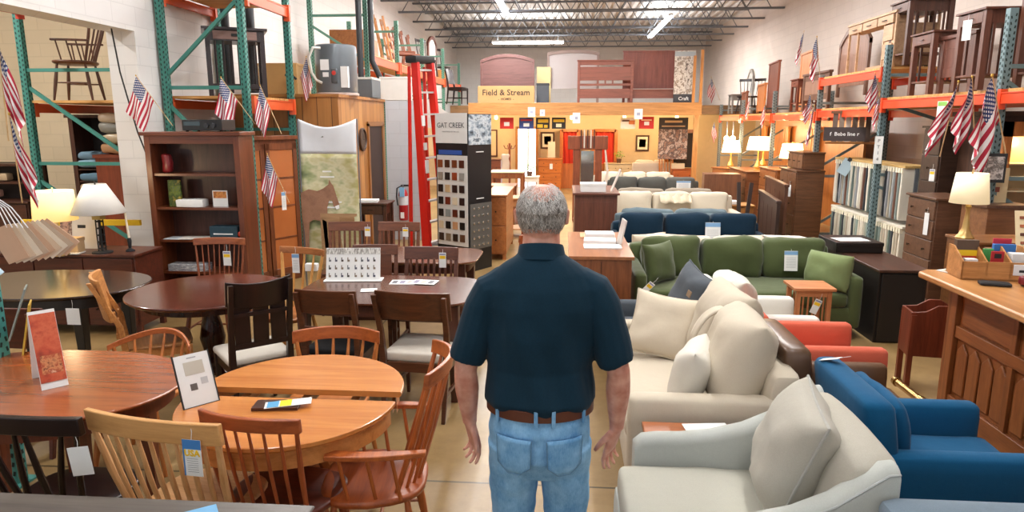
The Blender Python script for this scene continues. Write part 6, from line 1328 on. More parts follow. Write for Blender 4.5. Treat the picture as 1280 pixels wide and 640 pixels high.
for k, (lb, px, py, X_, s, ln, sd, fl_) in enumerate([('small flag on the raised orange beam, upper of two', 1094, 92, 4.1, .85, .4, -1, .35), ('small flag on the grey upright just below its twin', 1100, 116, 4.05, .8, .1, 1, .1), ('left flag of the three-flag bunch on the beam', 1198, 104, 4.0, 1.25, -.0, -1, .55), ('middle flag of the three-flag bunch on the beam', 1215, 98, 3.98, 1.2, .3, -1, .35), ('right and largest flag of the three-flag bunch', 1240, 97, 3.92, 1.45, .45, -1, .3), ('small flag hanging under the bunch on the nearest post', 1232, 165, 4.0, .65, .1, -1, .3), ('flag on the orange beam left of the script sign', 1013, 118, 4.05, .8, .3, -1, .4), ('flag hanging low before the script sign', 1018, 133, 4.05, 1.05, .0, -1, .05), ('flag on the beam above the lit lamps', 957, 126, 4.05, .95, .1, 1, .1), ('flag standing high left of the arched armoire, left of two', 1005, 40, 4.2, .95, .0, 1, .3), ('flag standing high left of the arched armoire, right of two', 1021, 47, 4.2, 1.2, .25, -1, .0), ('far flag by the loft edge, upper one', 889, 97, 4.1, 1.15, .5, -1, .1), ('pale far flag hanging on the beam beneath the white mirror', 938, 118, 4.05, .95, .0, -1, .05), ('pale far flag hanging over the beam beside the loft', 893, 152, 4.0, .9, -.2, -1, .2)]):
    flag(lb, PX(px, py, X_), s, ln, sd, 20+k, fl_)
# ================================================================ THE BACK: LOFT AND THE WARM ROOM BELOW
YA = 21.6
warm = plain('#dcc29a', .7)
struct(M().box(XL, XR, YA, YA+.12, 0, 2.2).build('wall_alcove', warm))
t = thing('loft', 'wooden loft floor with a deep timber edge beam across the back of the shop', 'loft', (0, 0, 0))
M().box(-2.62, 3.62, 18.98, 19.08, 2.17, 2.5).build('edge_beam', wood('#bd8850', '#9c6a36', 'x', .35), t, bev=.004)
M().box(-3.2, 5.7, 19.5, 29.9, 2.2, 2.44).build('floor_slab', wood('#8a6844', '#6b4e30', 'x', .4), t); M().box(-2.6, 3.6, 19.08, 19.5, 2.2, 2.44).build('floor_lip', wood('#8a6844', '#6b4e30', 'x', .4), t)
for x in (-2.55, 3.5): M().box(x-.06, x+.06, 18.99, 19.09, 0, 2.17).build('timber_post', wood('#bd8850', '#9c6a36', 'z', .4), t)
for px in (866, 875):
    p = PY(px, 130, 19.04); tag(M(MX((p.x, 19.03, 2.5))).box(-.035, .035, -.03, .03, 0, 1.35 if px == 875 else 1.2).build('timber_stud', wood('#c08648', '#9c6430', 'z', .4)), 'bare timber stud rising from the loft beam, %s of two' % ('right and taller' if px == 875 else 'left'), 'timber stud')
LZ = 2.445
mh = wood('#694643', '#523432', 'x', .5)
headboard('dark mauve-brown headboard with an arched top, leftmost on the loft', 1.5, 1.22, mh, (-1.6, 19.55, LZ), 0, arch=.16, inset=mh)
t = thing('sign_box', 'tan crate with dark script lettering below the arched dark headboard', 'sign', (-1.6, 19.16, 2.5)); M().box(-.77, .77, -.05, .12, 0, .45).build('crate', plain('#b08c5c', .7), t, bev=.006)
text('Field & Stream', .22, plain('#3a2c20', .6), t, 'lettering', MX((0, -.053, .27), FRONT) @ Matrix.Shear('XZ', 4, (0, 0)) if False else MX((0, -.053, .27), FRONT), bold=.003)
text('-  HOMES  -', .085, plain('#3a2c20', .6), t, 'lettering', MX((0, -.053, .1), FRONT), bold=.002)
headboard('tall grey padded headboard with clipped corners in the middle of the loft', 1.5, 1.5, plain('#8f7c76', .6), (.22, 20.6, LZ), 0, arch=.08, inset=fabric('#bdb6b6', '#aaa3a3'), low=.5)
t = thing('grey_bin', 'dark blue-grey box between the two left headboards on the loft', 'box', (-.62, 19.8, LZ)); M().box(-.17, .17, -.2, .2, 0, .55).build('box', plain('#41464e', .6), t, bev=.006); M().box(-.18, .18, -.21, .21, .55, .6).build('lid', plain('#2c2f34', .6), t)
tag(M(MX((-.62, 20.6, LZ))).box(-.2, .2, -.1, .1, 0, 1.1).build('cream_board', plain('#d6c08e', .7)), 'pale yellow panel glimpsed between the two left headboards', 'panel')
rbw = wood('#8a5142', '#6d3c30', 'x', .5)
headboard('reddish brown slatted bed frame with open gaps at the centre of the loft', 1.5, 1.15, rbw, (1.08, 19.35, LZ), 0, style='rails')
headboard('reddish brown panelled headboard, tallest at the right of the loft', 1.6, 1.42, wood('#84483c', '#68342c', 'z', .5), (2.38, 19.75, LZ), 0, panels=5, low=.45)
headboard('low reddish footboard in front of the tall panelled headboard', 1.3, .38, rbw, (2.35, 19.45, LZ), 0, style='slab', name='footboard', cat='footboard')
t = thing('loft_banner', 'grey and white photo banner standing at the right end of the loft', 'banner', (3.17, 19.25, LZ)); M().box(-.27, .27, -.008, .008, .28, 1.4).build('photo_print', blotch(['#55504e', '#a39c96', '#d9d5d0', '#75685e', '#c2b4a4'], 7, .6), t); M().box(-.27, .27, -.008, .008, 0, .28).build('dark_footer', plain('#3b3d44', .6), t)
M().box(-.27, .27, -.012, -.008, 1.26, 1.38).build('pale_header', plain('#9aa4ae', .6), t); text('Craft', .13, white_paper, t, 'lettering', MX((0, -.012, .16), FRONT), bold=.002)
# room below
def poster(label, px0, py0, px1, py1, y, mat, extra=(), name='poster', cat='poster'):
    a, b = PY(px0, py0, y), PY(px1, py1, y); w_, h_ = b.x-a.x, a.z-b.z
    t = thing(name, label, cat, ((a.x+b.x)/2, y, b.z)); M().box(-w_/2, w_/2, -.01, .01, 0, h_).build('sheet', mat, t)
    for nm, x0, x1, z0, z1, m_ in extra: M().box(-w_/2+w_*x0, -w_/2+w_*x1, -.016, -.01, h_*z0, h_*z1).build(nm, m_, t)
    return t
YH = 19.3
yel = plain('#e6b924', .6)
poster('red pennant with a white shape hanging leftmost under the loft beam', 625, 147, 642, 161, YH, plain('#c8281e', .6), [('white_shape', .3, .7, .25, .6, white_paper)], 'hanging_flag', 'pennant')
poster('blue pennant with a white oval hanging under the loft beam', 649, 147, 667, 161, YH, plain('#2d4385', .6), [('white_shape', .3, .7, .2, .5, white_paper), ('red_band', .1, .9, .7, .85, plain('#b52c2c', .6))], 'hanging_flag', 'pennant')
poster('black and yellow pennant, left of the two side by side', 670, 147, 687, 161, YH, plain('#22201e', .6), [('yellow_band', .15, .9, .55, .85, yel), ('yellow_shape', .1, .5, .1, .4, yel), ('yellow_shape', .6, .85, .1, .35, yel)], 'hanging_flag', 'pennant')
poster('black and yellow pennant, right of the two side by side', 690, 147, 707, 161, YH, plain('#22201e', .6), [('yellow_band', .1, .9, .6, .85, yel), ('white_shape', .3, .7, .15, .45, plain('#e8d9b0', .6))], 'hanging_flag', 'pennant')
poster('cream pennant with orange print under the right half of the loft beam', 776, 147, 794, 161, YH, plain('#ecdcc4', .6), [('brown_print', .1, .6, .65, .8, plain('#6a4630', .6)), ('orange_shape', .55, .95, .4, .75, plain('#d97a3a', .6))], 'hanging_flag', 'pennant')
poster('red pennant with a white emblem under the right half of the loft beam', 799, 146, 817, 161, YH, plain('#c42a22', .6), [('white_shape', .35, .68, .3, .6, white_paper), ('cream_band', .15, .85, .68, .78, plain('#f0c9a0', .6))], 'hanging_flag', 'pennant')
for k, (a, b, c_, d) in enumerate([(660, 134, 669, 146), (675, 137, 681, 145), (716, 141, 725, 154), (793, 136, 803, 149)]):
    poster(['white card fixed on the loft beam above the blue pennant', 'small white card on the loft beam above the black pennants', 'white card on the loft beam above the wooden mirror', 'white card on the loft beam above the red pennant at right'][k], a, b, c_, d, 18.96, white_paper, [('print', .3, .7, .35, .65, plain('#9aa0b8', .6))], 'notice_card', 'card')
poster('black banner with furniture photographs hanging right of the alcove', 824, 147, 858, 199, 19.8, plain('#37302e', .6), [('photo', .0, 1, 0, .72, blotch(['#6d5048', '#a8806a', '#4a3a38', '#cbb4a4', '#8a6658'], 6)), ('lettering', .2, .8, .88, .93, plain('#d8b88a', .6)), ('lettering', .1, .9, .78, .81, plain('#c9a47a', .6))], 'photo_banner', 'banner')
def framed(label, a, b, c_, d, y, inner): return poster(label, a, b, c_, d, y, plain('#4a2c1c', .5), [('mat_board', .12, .88, .1, .9, plain('#e8e0c8', .6)), ('picture', .25, .75, .25, .75, inner)], 'framed_picture', 'picture')
framed('dark framed picture of a blue-green bird on the cream alcove wall', 795, 169, 811, 189, YA-.03, blotch(['#5a8a80', '#d8d0b0', '#3c6a80'], 9))
framed('dark framed picture on the alcove wall above the orange dresser', 676, 165, 693, 186, YA-.03, plain('#d8c090', .6))
poster('round-topped white pad lying before the framed picture over the orange dresser', 685, 177, 694, 197, YA-.5, plain('#e8d8c8', .6), (), 'white_sheet', 'paper')
# daylight door
a, b = PY(646, 162, YA-.02), PY(671, 216, YA-.02)
t = struct(thing('door_1', None, None, ((a.x+b.x)/2, YA-.03, 0))); hw = (b.x-a.x)/2
M().box(-hw, hw, -.01, .01, 0, 1.78).build('door_glass', emit('#f2f7ff', 2.6), t)
for x in (-hw, hw): M().box(x-.04, x+.04, -.04, .02, 0, 1.85).build('door_frame', wood('#c98a4a', '#a5682e', 'z', .4), t)
M().box(-hw, hw, -.04, .02, 1.78, 1.85).build('door_frame', wood('#c98a4a', '#a5682e', 'x', .4), t); M().box(hw-.3, hw-.25, -.03, .0, 0, 1.78).build('door_frame', plain('#dfe4ea', .5), t)
chest('tall orange wood chest with a white tag at the back of the alcove', .68, .45, .92, 4, wood('#cc7426', '#a8581a', 'x', .4), (-.42, 20.8, 0), 0)
price_tag('white tag on the tall orange chest at the back', (-.38, 20.5, .78), 0, .09, .16, 'plain')
orm = wood('#b8682c', '#93501f', 'z', .4)
for k, (px0, px1) in enumerate([(702, 722), (742, 768)]):
    a, b = PY(px0, 162, 21.3), PY(px1, 222, 21.3); w_ = b.x-a.x
    t = thing('curtained_cabinet', ['wooden wardrobe with red cloth, left of the cheval mirror', 'wooden wardrobe with red cloth, right of the cheval mirror'][k], 'cabinet', ((a.x+b.x)/2, 21.2, 0)); M().box(-w_/2, w_/2, -.1, .25, 0, .75).build('lower_case', orm, t)
    for s in (-1, 1): M().box(s*w_/2-.05, s*w_/2+.05, -.12, .25, 0, 1.76).build('frame_post', orm, t)
    M().box(-w_/2, w_/2, -.12, .25, 1.7, 1.78).build('frame_top', orm, t); M().grid(lambda u, v: (-w_/2+.05+(w_-.1)*u, -.02+.03*math.sin(u*18+v*3), .75+.95*v), 30, 8).build('red_cloth', fabric('#c43a2a', '#a52c20'), t)
# cheval mirror
chm = wood('#8f4a2a', '#6b3318', 'z', .4)
t = thing('cheval_mirror', 'tall reddish wooden cheval mirror with a slotted crown in mid aisle', 'mirror', (.47, 14.1, 0))
for s in (-1, 1): M().box(s*.22-.07, s*.22+.07, -.04, .04, 0, 1.55).build('post', chm, t, bev=.004); M().box(s*.22-.06, s*.22+.06, -.25, .25, 0, .07).build('foot', chm, t)
M().box(-.4, .4, -.07, .07, 1.45, 1.72).build('crown', chm, t, bev=.01)
for k in range(5): M().box(-.15+k*.065, -.125+k*.065, -.09, -.07, 1.48, 1.84).build('crown_slat', plain('#cfc4b8' if k % 2 else '#4a2a1c', .6), t)
M().box(-.13, .13, -.02, .0, .2, 1.42).build('looking_glass', plain('#9fa3a0', .08, .85), t)
M().prism([(.3, .3), (.36, .3), (.43, 1.0), (.36, 1.5), (.33, 1.5), (.38, 1.0)], -.05, -.02, plane='xz').build('curved_side', plain('#d8c9ba', .5), t)
# aisle chests
cb = wood('#6d4030', '#552e22', 'x', .4); cbz = wood('#6d4030', '#552e22', 'z', .4)
t = thing('chest', 'plain brown chest in the aisle behind the console with brochures', 'chest', (.46, 10.35, 0)); M().box(-.3, .3, -.55, .6, 0, .98).build('body', cbz, t, bev=.004); M().box(-.33, .33, -.6, .64, .98, 1.01).build('top', cb, t, bev=.003); M().box(-.24, .24, -.556, -.55, .1, .88).build('side_panel', cbz, t, bev=.004)
p = (.42, 10.0, 1.012)
carton('stack of white printed leaflets on the plain brown aisle chest', p, .36, .26, .12, white_paper, name='leaflet_box')
for k in range(3): tag(M(MX((.36+k*.09, 9.868, 1.05))).box(-.02, .02, -.002, .0, 0, .04).build('printed_mark', plain('#7a6a62', .6)), None, None) if False else None
tag(M(MX((.68, 10.0, 1.012), (R(0), R(22), 0))).box(-.006, .006, -.12, .12, 0, .34).build('card_stand', plain('#c9bcb4', .5)), 'grey slanted card stand at the right of the leaflets on the brown chest', 'card stand')
wl = wood('#a5673c', '#7e4726', 'x', .3, .35, .3); wlz = wood('#8f5430', '#6a3a1f', 'z', .3)
t = thing('console_cabinet', 'warm walnut console cabinet beside the green sofa, with papers on top', 'cabinet', (.33, 6.5, 0)); M().box(-.26, .26, -.68, .62, 0, .84).build('body', wlz, t, bev=.004); M().box(-.28, .28, -.7, .64, .84, .87).build('top', wood('#a5673c', '#7e4726', 'y', .3, .35, .3), t, bev=.003)
M().box(-.002, .002, -.686, -.68, .02, .82).build('door_gap', plain('#3a1f12', .6), t)
for k, (x, y, rz, w_, d_, lb) in enumerate([(.36, 6.25, .02, .34, .2, 'front white brochure fan on the walnut console'), (.35, 6.5, -.05, .3, .2, 'middle white brochure on the walnut console'), (.36, 6.78, .03, .28, .2, 'rear white brochure box on the walnut console')]):
    t = thing('brochure', lb, 'brochure', (x, y, .871), rz); M().box(-w_/2, w_/2, -d_/2, d_/2, 0, .012+.02*k).build('pages', white_paper, t)
    for j in range(3): M().box(-w_*.3+j*.07, -w_*.3+j*.07+.04, -.04, .04, .012+.02*k, .0135+.02*k).build('print', plain('#b5b0ac', .6), t)
tag(M(MX((.52, 6.4, .871), (R(0), R(12), .1))).box(-.006, .006, -.1, .1, 0, .24).build('card_stand', plain('#cdc5be', .4)), 'small slanted acrylic card stand at the right of the console brochures', 'card stand')
tag(M(MX((.2, 6.9, .871))).box(-.03, .03, -.14, .14, 0, .006).build('wood_strip', plain('#d0a070', .5)), 'pale wood strip at the left of the console brochures', 'wood sample')
# pale dresser and sectional
chest('pale cream dresser at the back wall beneath the framed bird picture', .78, .4, .8, 3, wood('#cbb48e', '#b89c74', 'x', .4), (1.6, 20.8, 0), 0, cols=2)
sofa('pale upholstered sectional seen from behind at the back of the alcove', 1.35, .8, .85, fabric('#cdbdaa', '#bba994'), (2.6, 20.6, 0), PI, nb=2)
chest('orange wood night stand right of the pale sectional', .6, .4, .7, 2, wood('#b8622c', '#96491d', 'x', .4), (3.35, 19.9, 0), 0)
tag(M(MX((3.2, 19.9, .702))).box(-.18, .18, -.12, .12, 0, .14).build('basket', plain('#d6c2a0', .6)), 'cream basket on the orange night stand', 'basket')
t = thing('potted_plant', 'small potted green plant on the pale cream dresser', 'plant', (1.62, 20.75, .80)); M().lathe([(.06, 0), (.08, .12), (.07, .12)], n=12).build('pot', plain('#5a3a2a', .6), t)
m = M(); rn = random.Random(3)
for k in range(60):
    a_, b_ = rn.uniform(0, 2*PI), rn.uniform(.1, 1.4); r_ = rn.uniform(.08, .22); c_ = Vector((math.cos(a_)*math.cos(b_)*r_, math.sin(a_)*math.cos(b_)*r_, .14+math.sin(b_)*r_)); u = Vector((rn.uniform(-1, 1), rn.uniform(-1, 1), rn.uniform(-1, 1))).normalized()*.04; v = u.cross(Vector((0, 0, 1)))*.6
    m.add([c_-u, c_+v, c_+u, c_-v], [(0, 1, 2, 3)])
m.build('leaves', plain('#6f9c34', .6), t, merge=False)
# left of the aisle at the back
t = dup(t, PY(662, 213, 18.5)-Vector((0, 0, .15)), 0, 'small potted green plant in front of the daylight door'); 
side_table('small white plant stand before the daylight door', .5, .4, max(.2, PY(662, 213, 18.5).z-.15), plain('#e0d6c8', .6), (PY(662, 213, 18.5).x, 18.5, 0), 0, False, 0, name='plant_stand')
side_table('brown tall table left of the aisle, second from the display tower', .8, .6, .78, wood('#8a4e2c', '#693819', 'z', .4), (-1.35, 13.6, 0), 0, False, 5, lw=.035)
side_table('cream-topped counter table left of the aisle in front of the coat rack', .75, .8, .88, wood('#96562e', '#70401f', 'z', .4), (-1.3, 16.0, 0), 0, True, 0, top=plain('#d9c3a4', .5), lw=.03)
side_table('pale turned-leg table left of the aisle beyond the black display tower', .5, .5, .7, wood('#cf9a6a', '#b07a4c', 'z', .4), (-.92, 12.1, 0), 0, False, 0, lw=.03)
chest('orange-brown dresser side immediately right of the black display tower', .3, 1.4, .96, 2, wood('#b06a34', '#8a4d22', 'y', .4), (-.98, 10.6, 0), PI/2*0, knobs=1)
chest('brown wood buffet far left of the aisle under the red pennant', 1.0, .5, .95, 2, wood('#7a3f24', '#5a2c18', 'x', .4), (-2.3, 19.9, 0), 0, cols=2)
t = thing('coat_rack', 'dark wooden coat tree with beige cloths hanging left of the daylight door', 'coat rack', PY(637, 200, 18.0)*1.0); t.location.z = 0
M().cyl((0, 0, 0), (0, 0, 1.45), .03).build('pole', chm, t); M().box(-.25, .25, -.25, .25, 0, .05).build('base', chm, t)
for k in range(4): a_ = k*PI/2+.4; M().tube([(0, 0, 1.3), (.12*math.cos(a_), .12*math.sin(a_), 1.32), (.16*math.cos(a_), .16*math.sin(a_), 1.4)], .012, 6).build('hook', chm, t)
tag(M(MX(t.location+Vector((-.1, -.14, .75)))).soft((0, 0, .2), (.2, .08, .45), .03, n=6, wr=.04).build('hanging_cloth', fabric('#c2ac98')), 'beige cloth hanging on the dark coat tree', 'cloth')
poster('tall narrow dark framed mirror on the alcove wall behind the buffet', 612, 162, 622, 196, YA-.03, plain('#5a2c1c', .5), [('glass', .2, .8, .05, .95, plain('#e6c9a0', .3))], 'wall_mirror', 'mirror')
post_chair('orange wood chair standing at the right side of the alcove', W(('#c27a3a', '#9a5a24')), W(('#c27a3a', '#9a5a24')), H=1.15, n=4, loc=(2.95, 19.6, 0), rz=.3)
# wood posts / trim of the passage at right under the loft
t = thing('timber_doorway', 'orange timber frame around the black photo banner', 'frame', (3.3, 20.3, 0))
for x in (-.35, .42): M().box(x-.05, x+.05, -.05, .05, 0, 1.75).build('frame_post', orm, t)
M().box(-.4, .47, -.05, .05, 1.68, 1.78).build('frame_top', orm, t); M().box(-.3, .37, .05, .07, .7, 1.68).build('dark_back', plain('#33261e', .6), t)
# warm lamps of the alcove
for k, (x, y) in enumerate([(-2.0, 20.4), (.2, 20.2), (1.7, 20.2), (3.2, 20.4)]):
    t = thing('ceiling_bulb', ['left', 'second', 'third', 'right'][k]+' warm bulb under the loft floor', 'ceiling light', (x, y, 2.12)); M().soft((0, 0, 0), (.1, .1, .12), .048, n=4).build('glass_bulb', emit('#ffdf9a', 8), t); M().cyl((0, 0, .04), (0, 0, .09), .03).build('socket', steel, t)
    ld = bpy.data.lights.new('warm_bulb', 'POINT'); ld.energy = 48; ld.color = (1, .74, .40); ld.shadow_soft_size = .15; lo = bpy.data.objects.new('warm_bulb', ld); COL.objects.link(lo); lo.location = (x, y, 1.98)
# ================================================================ THE STANDING MAN
def remesh(m, name, mats, parent, vox=.007, smooth=6, disp=None, paint=None):
    me = bpy.data.meshes.new('tmp'); me.from_pydata(m.v, [], m.f)
    b = bmesh.new(); b.from_mesh(me); bmesh.ops.remove_doubles(b, verts=b.verts, dist=1e-5); bmesh.ops.recalc_face_normals(b, faces=b.faces); b.to_mesh(me); b.free()
    o = bpy.data.objects.new('tmp', me); COL.objects.link(o)
    q = o.modifiers.new('r', 'REMESH'); q.mode = 'VOXEL'; q.voxel_size = vox
    if smooth: s = o.modifiers.new('s', 'SMOOTH'); s.iterations = smooth; s.factor = .5
    dg = bpy.context.evaluated_depsgraph_get(); dg.update()
    r = bpy.data.meshes.new_from_object(o.evaluated_get(dg)); bpy.data.objects.remove(o)
    if disp:
        nrm = [v.normal.copy() for v in r.vertices]
        for v, nn in zip(r.vertices, nrm): v.co += nn*disp(v.co)
    r.materials.clear()
    for x in (mats if isinstance(mats, (list, tuple)) else [mats]): r.materials.append(x)
    if paint:
        for pl in r.polygons: pl.material_index = paint(pl.center)
    r.polygons.foreach_set('use_smooth', [True]*len(r.polygons)); r.update()
    p = bpy.data.objects.new(name, r); COL.objects.link(p); p.parent = parent
    return p
def limb(m, pts, n=14):
    """pts: (x,y,z,rx,ry) rings; oriented along the path"""
    P = [Vector(p[:3]) for p in pts]; rr = []
    for i, p in enumerate(P):
        d = (P[min(i+1, len(P)-1)]-P[max(i-1, 0)]).normalized()
        a = Vector((1, 0, 0)); a = (a-d*a.dot(d)).normalized(); b = d.cross(a)
        rr.append([tuple(p+a*pts[i][3]*math.cos(2*PI*k/n)+b*pts[i][4]*math.sin(2*PI*k/n)) for k in range(n)])
    m.rings(rr)
def skin_mat():
    m, nt, b = _new('skin')
    tc = N(nt, 'ShaderNodeTexCoord'); n = N(nt, 'ShaderNodeTexNoise', Scale=22.0, Detail=5.0); nt.links.new(tc.outputs['Object'], n.inputs['Vector'])
    cr = N(nt, 'ShaderNodeValToRGB'); cr.color_ramp.elements[0].position = .3; cr.color_ramp.elements[0].color = (*lin('#c07c68'), 1)
    cr.color_ramp.elements[1].position = .7; cr.color_ramp.elements[1].color = (*lin('#dfab97'), 1)
    nt.links.new(n.outputs['Fac'], cr.inputs[0]); nt.links.new(cr.outputs[0], b.inputs['Base Color'])
    b.inputs['Roughness'].default_value = .5; b.inputs['Subsurface Weight'].default_value = .12; b.inputs['Subsurface Radius'].default_value = (.01, .004, .002)
    return m
man = thing('person', 'man with grey balding hair seen from behind in dark teal short-sleeved shirt and blue jeans', 'person', (-.075, 2.36, 0), .02)
skin = skin_mat()
m = M()
# legs, trunk, neck, head (faces +Y, back to the camera)
for s in (-1, 1):
    limb(m, [(s*.10, .03, .09, .045, .05), (s*.10, .0, .14, .042, .045), (s*.098, -.015, .34, .055, .06), (s*.095, 0, .5, .055, .06), (s*.092, .0, .7, .072, .078), (s*.085, 0, .9, .085, .095)])
    limb(m, [(s*.10, -.05, .03, .035, .03), (s*.105, .05, .04, .045, .035), (s*.11, .16, .025, .045, .02)])
limb(m, [(0, 0, .86, .165, .12), (0, 0, 1.0, .175, .13), (0, .01, 1.12, .17, .135), (0, .0, 1.3, .175, .115), (0, -.01, 1.42, .165, .095), (0, -.01, 1.48, .12, .075), (0, .0, 1.56, .068, .066), (0, .012, 1.62, .064, .066), (0, .02, 1.66, .05, .06)], 20)
hp = []
for z, rx, ry, yo in [(1.575, .03, .035, .055), (1.595, .05, .06, .045), (1.62, .064, .08, .03), (1.65, .073, .092, .02), (1.69, .079, .099, .012), (1.725, .078, .099, .008), (1.755, .07, .089, .004), (1.775, .052, .068, .0), (1.785, .028, .035, 0)]:
    hp.append((0, yo, z, rx, ry))
limb(m, hp, 20)
for s in (-1, 1):   # ears
    m.soft((s*.082, .016, 1.678), (.022, .036, .06), .012, rot=(.15, 0, s*.5), n=5)
m.soft((0, .112, 1.66), (.026, .04, .05), .012, rot=(.3, 0, 0), n=5)     # nose
m.soft((0, .102, 1.622), (.045, .02, .014), .006, n=4); m.soft((0, .09, 1.59), (.05, .03, .03), .012, n=4)
for s in (-1, 1): m.soft((s*.032, .1, 1.70), (.035, .02, .012), .005, n=4)
# arms hang slightly away from the body, elbows a little bent, palms turned back
def arm(m, s, sh, el, wr, hand):
    sh, el, wr, hand = map(Vector, (sh, el, wr, hand))
    L = []
    for q, r1, r2 in [(0, .042, .045), (.25, .045, .048), (.6, .045, .049), (1, .041, .043)]: p = sh.lerp(el, q); L.append((*p, r1, r2))
    for q, r1, r2 in [(.15, .043, .046), (.35, .044, .045), (.65, .036, .036), (.9, .028, .024), (1, .027, .022)]: p = el.lerp(wr, q); L.append((*p, r1, r2))
    limb(m, L)
    d = (hand-wr).normalized()
    # palm
    side = Vector((s*-1, 0, 0)); side = Vector((-s*.55, -.83, 0)); side = (side-d*side.dot(d)).normalized()   # thumb side
    nrm = d.cross(side).normalized()
    def P(a, b, c): return wr+d*a*1.1+side*b*1.12+nrm*c*1.1
    rr = []
    for a, hw, th, b0 in [(-.01, .024, .019, 0), (.02, .030, .017, 0), (.05, .038, .015, .0), (.08, .041, .0135, 0), (.097, .037, .011, 0)]:
        rr.append([tuple(P(a, b0+hw*math.cos(2*PI*k/14), th*math.sin(2*PI*k/14))) for k in range(14)])
    m.rings(rr)
    return P, d, side, nrm
def fingers(m, P, curl):
    for k, (b, ln, r) in enumerate([(.029, .070, .0085), (.010, .080, .0088), (-.010, .074, .0084), (-.028, .058, .0075)]):
        cu = curl*(1+.25*k); a0 = .088; pts = []; a, c = a0, 0.0; an = .12
        pts.append(P(a0-.02, b, 0)); pts.append(P(a0, b, 0)); spread = b*.18
        for j, fr in enumerate((.45, .3, .25)):
            an += cu*(.6 if j == 0 else 1.0)
            a += ln*fr*math.cos(an); c += ln*fr*math.sin(an); pts.append(P(a, b+spread*(j+1)/3, c))
        m.tube(pts, [r*1.05, r*1.08, r*1.0, r*.92, r*.72], 8)
    m.tube([P(.012, .022, .004), P(.035, .043, .012), P(.062, .056, .02), P(.085, .058, .026)], [.014, .0125, .0105, .008], 8)
Pl, *_ = arm(m, -1, (-.2, -.01, 1.4), (-.268, -.03, 1.13), (-.262, .03, .90), (-.245, .06, .80))
Pr, *_ = arm(m, 1, (.2, -.01, 1.4), (.278, -.03, 1.13), (.283, .03, .89), (.262, .06, .79))
fingers(m, Pl, .28); fingers(m, Pr, -.28) 
remesh(m, 'body', skin, man, .0042, 3)
# shirt
shirt = fabric('#0b3042', '#06202e', .7, .85, .1, .05)
def sdisp(co):
    x, y, z = co
    a = noise.noise(Vector((x*5, y*5, z*3.2)))*.013+noise.noise(Vector((x*13+3, y*12, z*8)))*.007
    fold = math.sin((x*1.0-abs(z-1.35)*.35)*46+2*noise.noise(Vector((x*3, y*3, z*2.5))))*.0055*max(0, min(1, (1.42-z)*4))
    return a+fold
m = M()
limb(m, [(0, 0, 1.006, .195, .152), (0, .0, 1.02, .208, .163), (0, .005, 1.07, .203, .157), (0, .01, 1.15, .19, .15), (0, .0, 1.28, .2, .148), (0, -.01, 1.38, .212, .135), (0, -.012, 1.44, .205, .12), (0, -.012, 1.485, .168, .102), (0, -.008, 1.515, .125, .09), (0, -.004, 1.54, .09, .08), (0, .0, 1.565, .072, .074)], 26)
for s in (-1, 1):
    limb(m, [(s*.13, -.01, 1.435, .07, .075), (s*.18, -.01, 1.415, .07, .078), (s*.212, -.015, 1.36, .066, .078), (s*.238, -.018, 1.27, .064, .076), (s*.262, -.02, 1.175, .064, .074), (s*.265, -.02, 1.165, .063, .072)])
remesh(m, 'shirt', shirt, man, .006, 5, sdisp)
m = M(); rr = []
for z, rx, ry, yo in [(1.525, .092, .088, -.004), (1.548, .083, .082, 0), (1.572, .078, .078, .004), (1.578, .075, .075, .005), (1.566, .072, .073, .003), (1.53, .075, .075, 0)]:
    rr.append([(rx*math.cos(2*PI*k/28), yo+ry*math.sin(2*PI*k/28), z-.02*math.sin(2*PI*k/28)) for k in range(28)])
m.rings(rr, cap=False).build('shirt_collar', shirt, man, ang=60)
for s in (-1, 1):
    pass
M().grid(lambda u, v: (-.17+.34*u, -.162+.045*(2*u-1)**2*1.0-.0+.0, 1.408-.006*v), 20, 1).build('yoke_seam', shirt, man, solid=.003) if False else None
# jeans
def denim():
    m, nt, b = _new('denim')
    tc = N(nt, 'ShaderNodeTexCoord'); n = N(nt, 'ShaderNodeTexNoise', Scale=7.0, Detail=7.0, Roughness=.7); nt.links.new(tc.outputs['Object'], n.inputs['Vector'])
    mp = N(nt, 'ShaderNodeMapping'); mp.inputs['Scale'].default_value = (400, 400, 60); nt.links.new(tc.outputs['Object'], mp.inputs['Vector'])
    n2 = N(nt, 'ShaderNodeTexNoise', Scale=1.0, Detail=2.0); nt.links.new(mp.outputs[0], n2.inputs['Vector'])
    ad = N(nt, 'ShaderNodeMath', operation='MULTIPLY_ADD'); ad.inputs[1].default_value = .3; nt.links.new(n2.outputs['Fac'], ad.inputs[0]); nt.links.new(n.outputs['Fac'], ad.inputs[2])
    cr = N(nt, 'ShaderNodeValToRGB'); e = cr.color_ramp.elements; e[0].position = .42; e[0].color = (*lin('#3a7cb2'), 1); e[1].position = .85; e[1].color = (*lin('#93c3e6'), 1)
    nt.links.new(ad.outputs[0], cr.inputs[0]); nt.links.new(cr.outputs[0], b.inputs['Base Color']); b.inputs['Roughness'].default_value = .85
    return m
jean = denim()
m = M()
limb(m, [(0, 0, .76, .15, .12), (0, -.01, .84, .182, .15), (0, -.01, .92, .186, .152), (0, 0, 1.0, .18, .142), (0, 0, 1.02, .178, .14)], 24)
for s in (-1, 1):
    limb(m, [(s*.093, -.01, .86, .098, .125), (s*.095, -.005, .75, .094, .108), (s*.098, .0, .6, .084, .092), (s*.1, .0, .48, .077, .083), (s*.102, -.01, .3, .072, .078), (s*.104, -.01, .1, .07, .076), (s*.104, -.0, .045, .072, .085), (s*.104, 0, .035, .07, .083)])
remesh(m, 'jeans', jean, man, .006, 4, lambda c: noise.noise(Vector((c.x*9, c.y*9, c.z*14)))*.006+noise.noise(Vector((c.x*22, c.y*22, c.z*30)))*.0025)
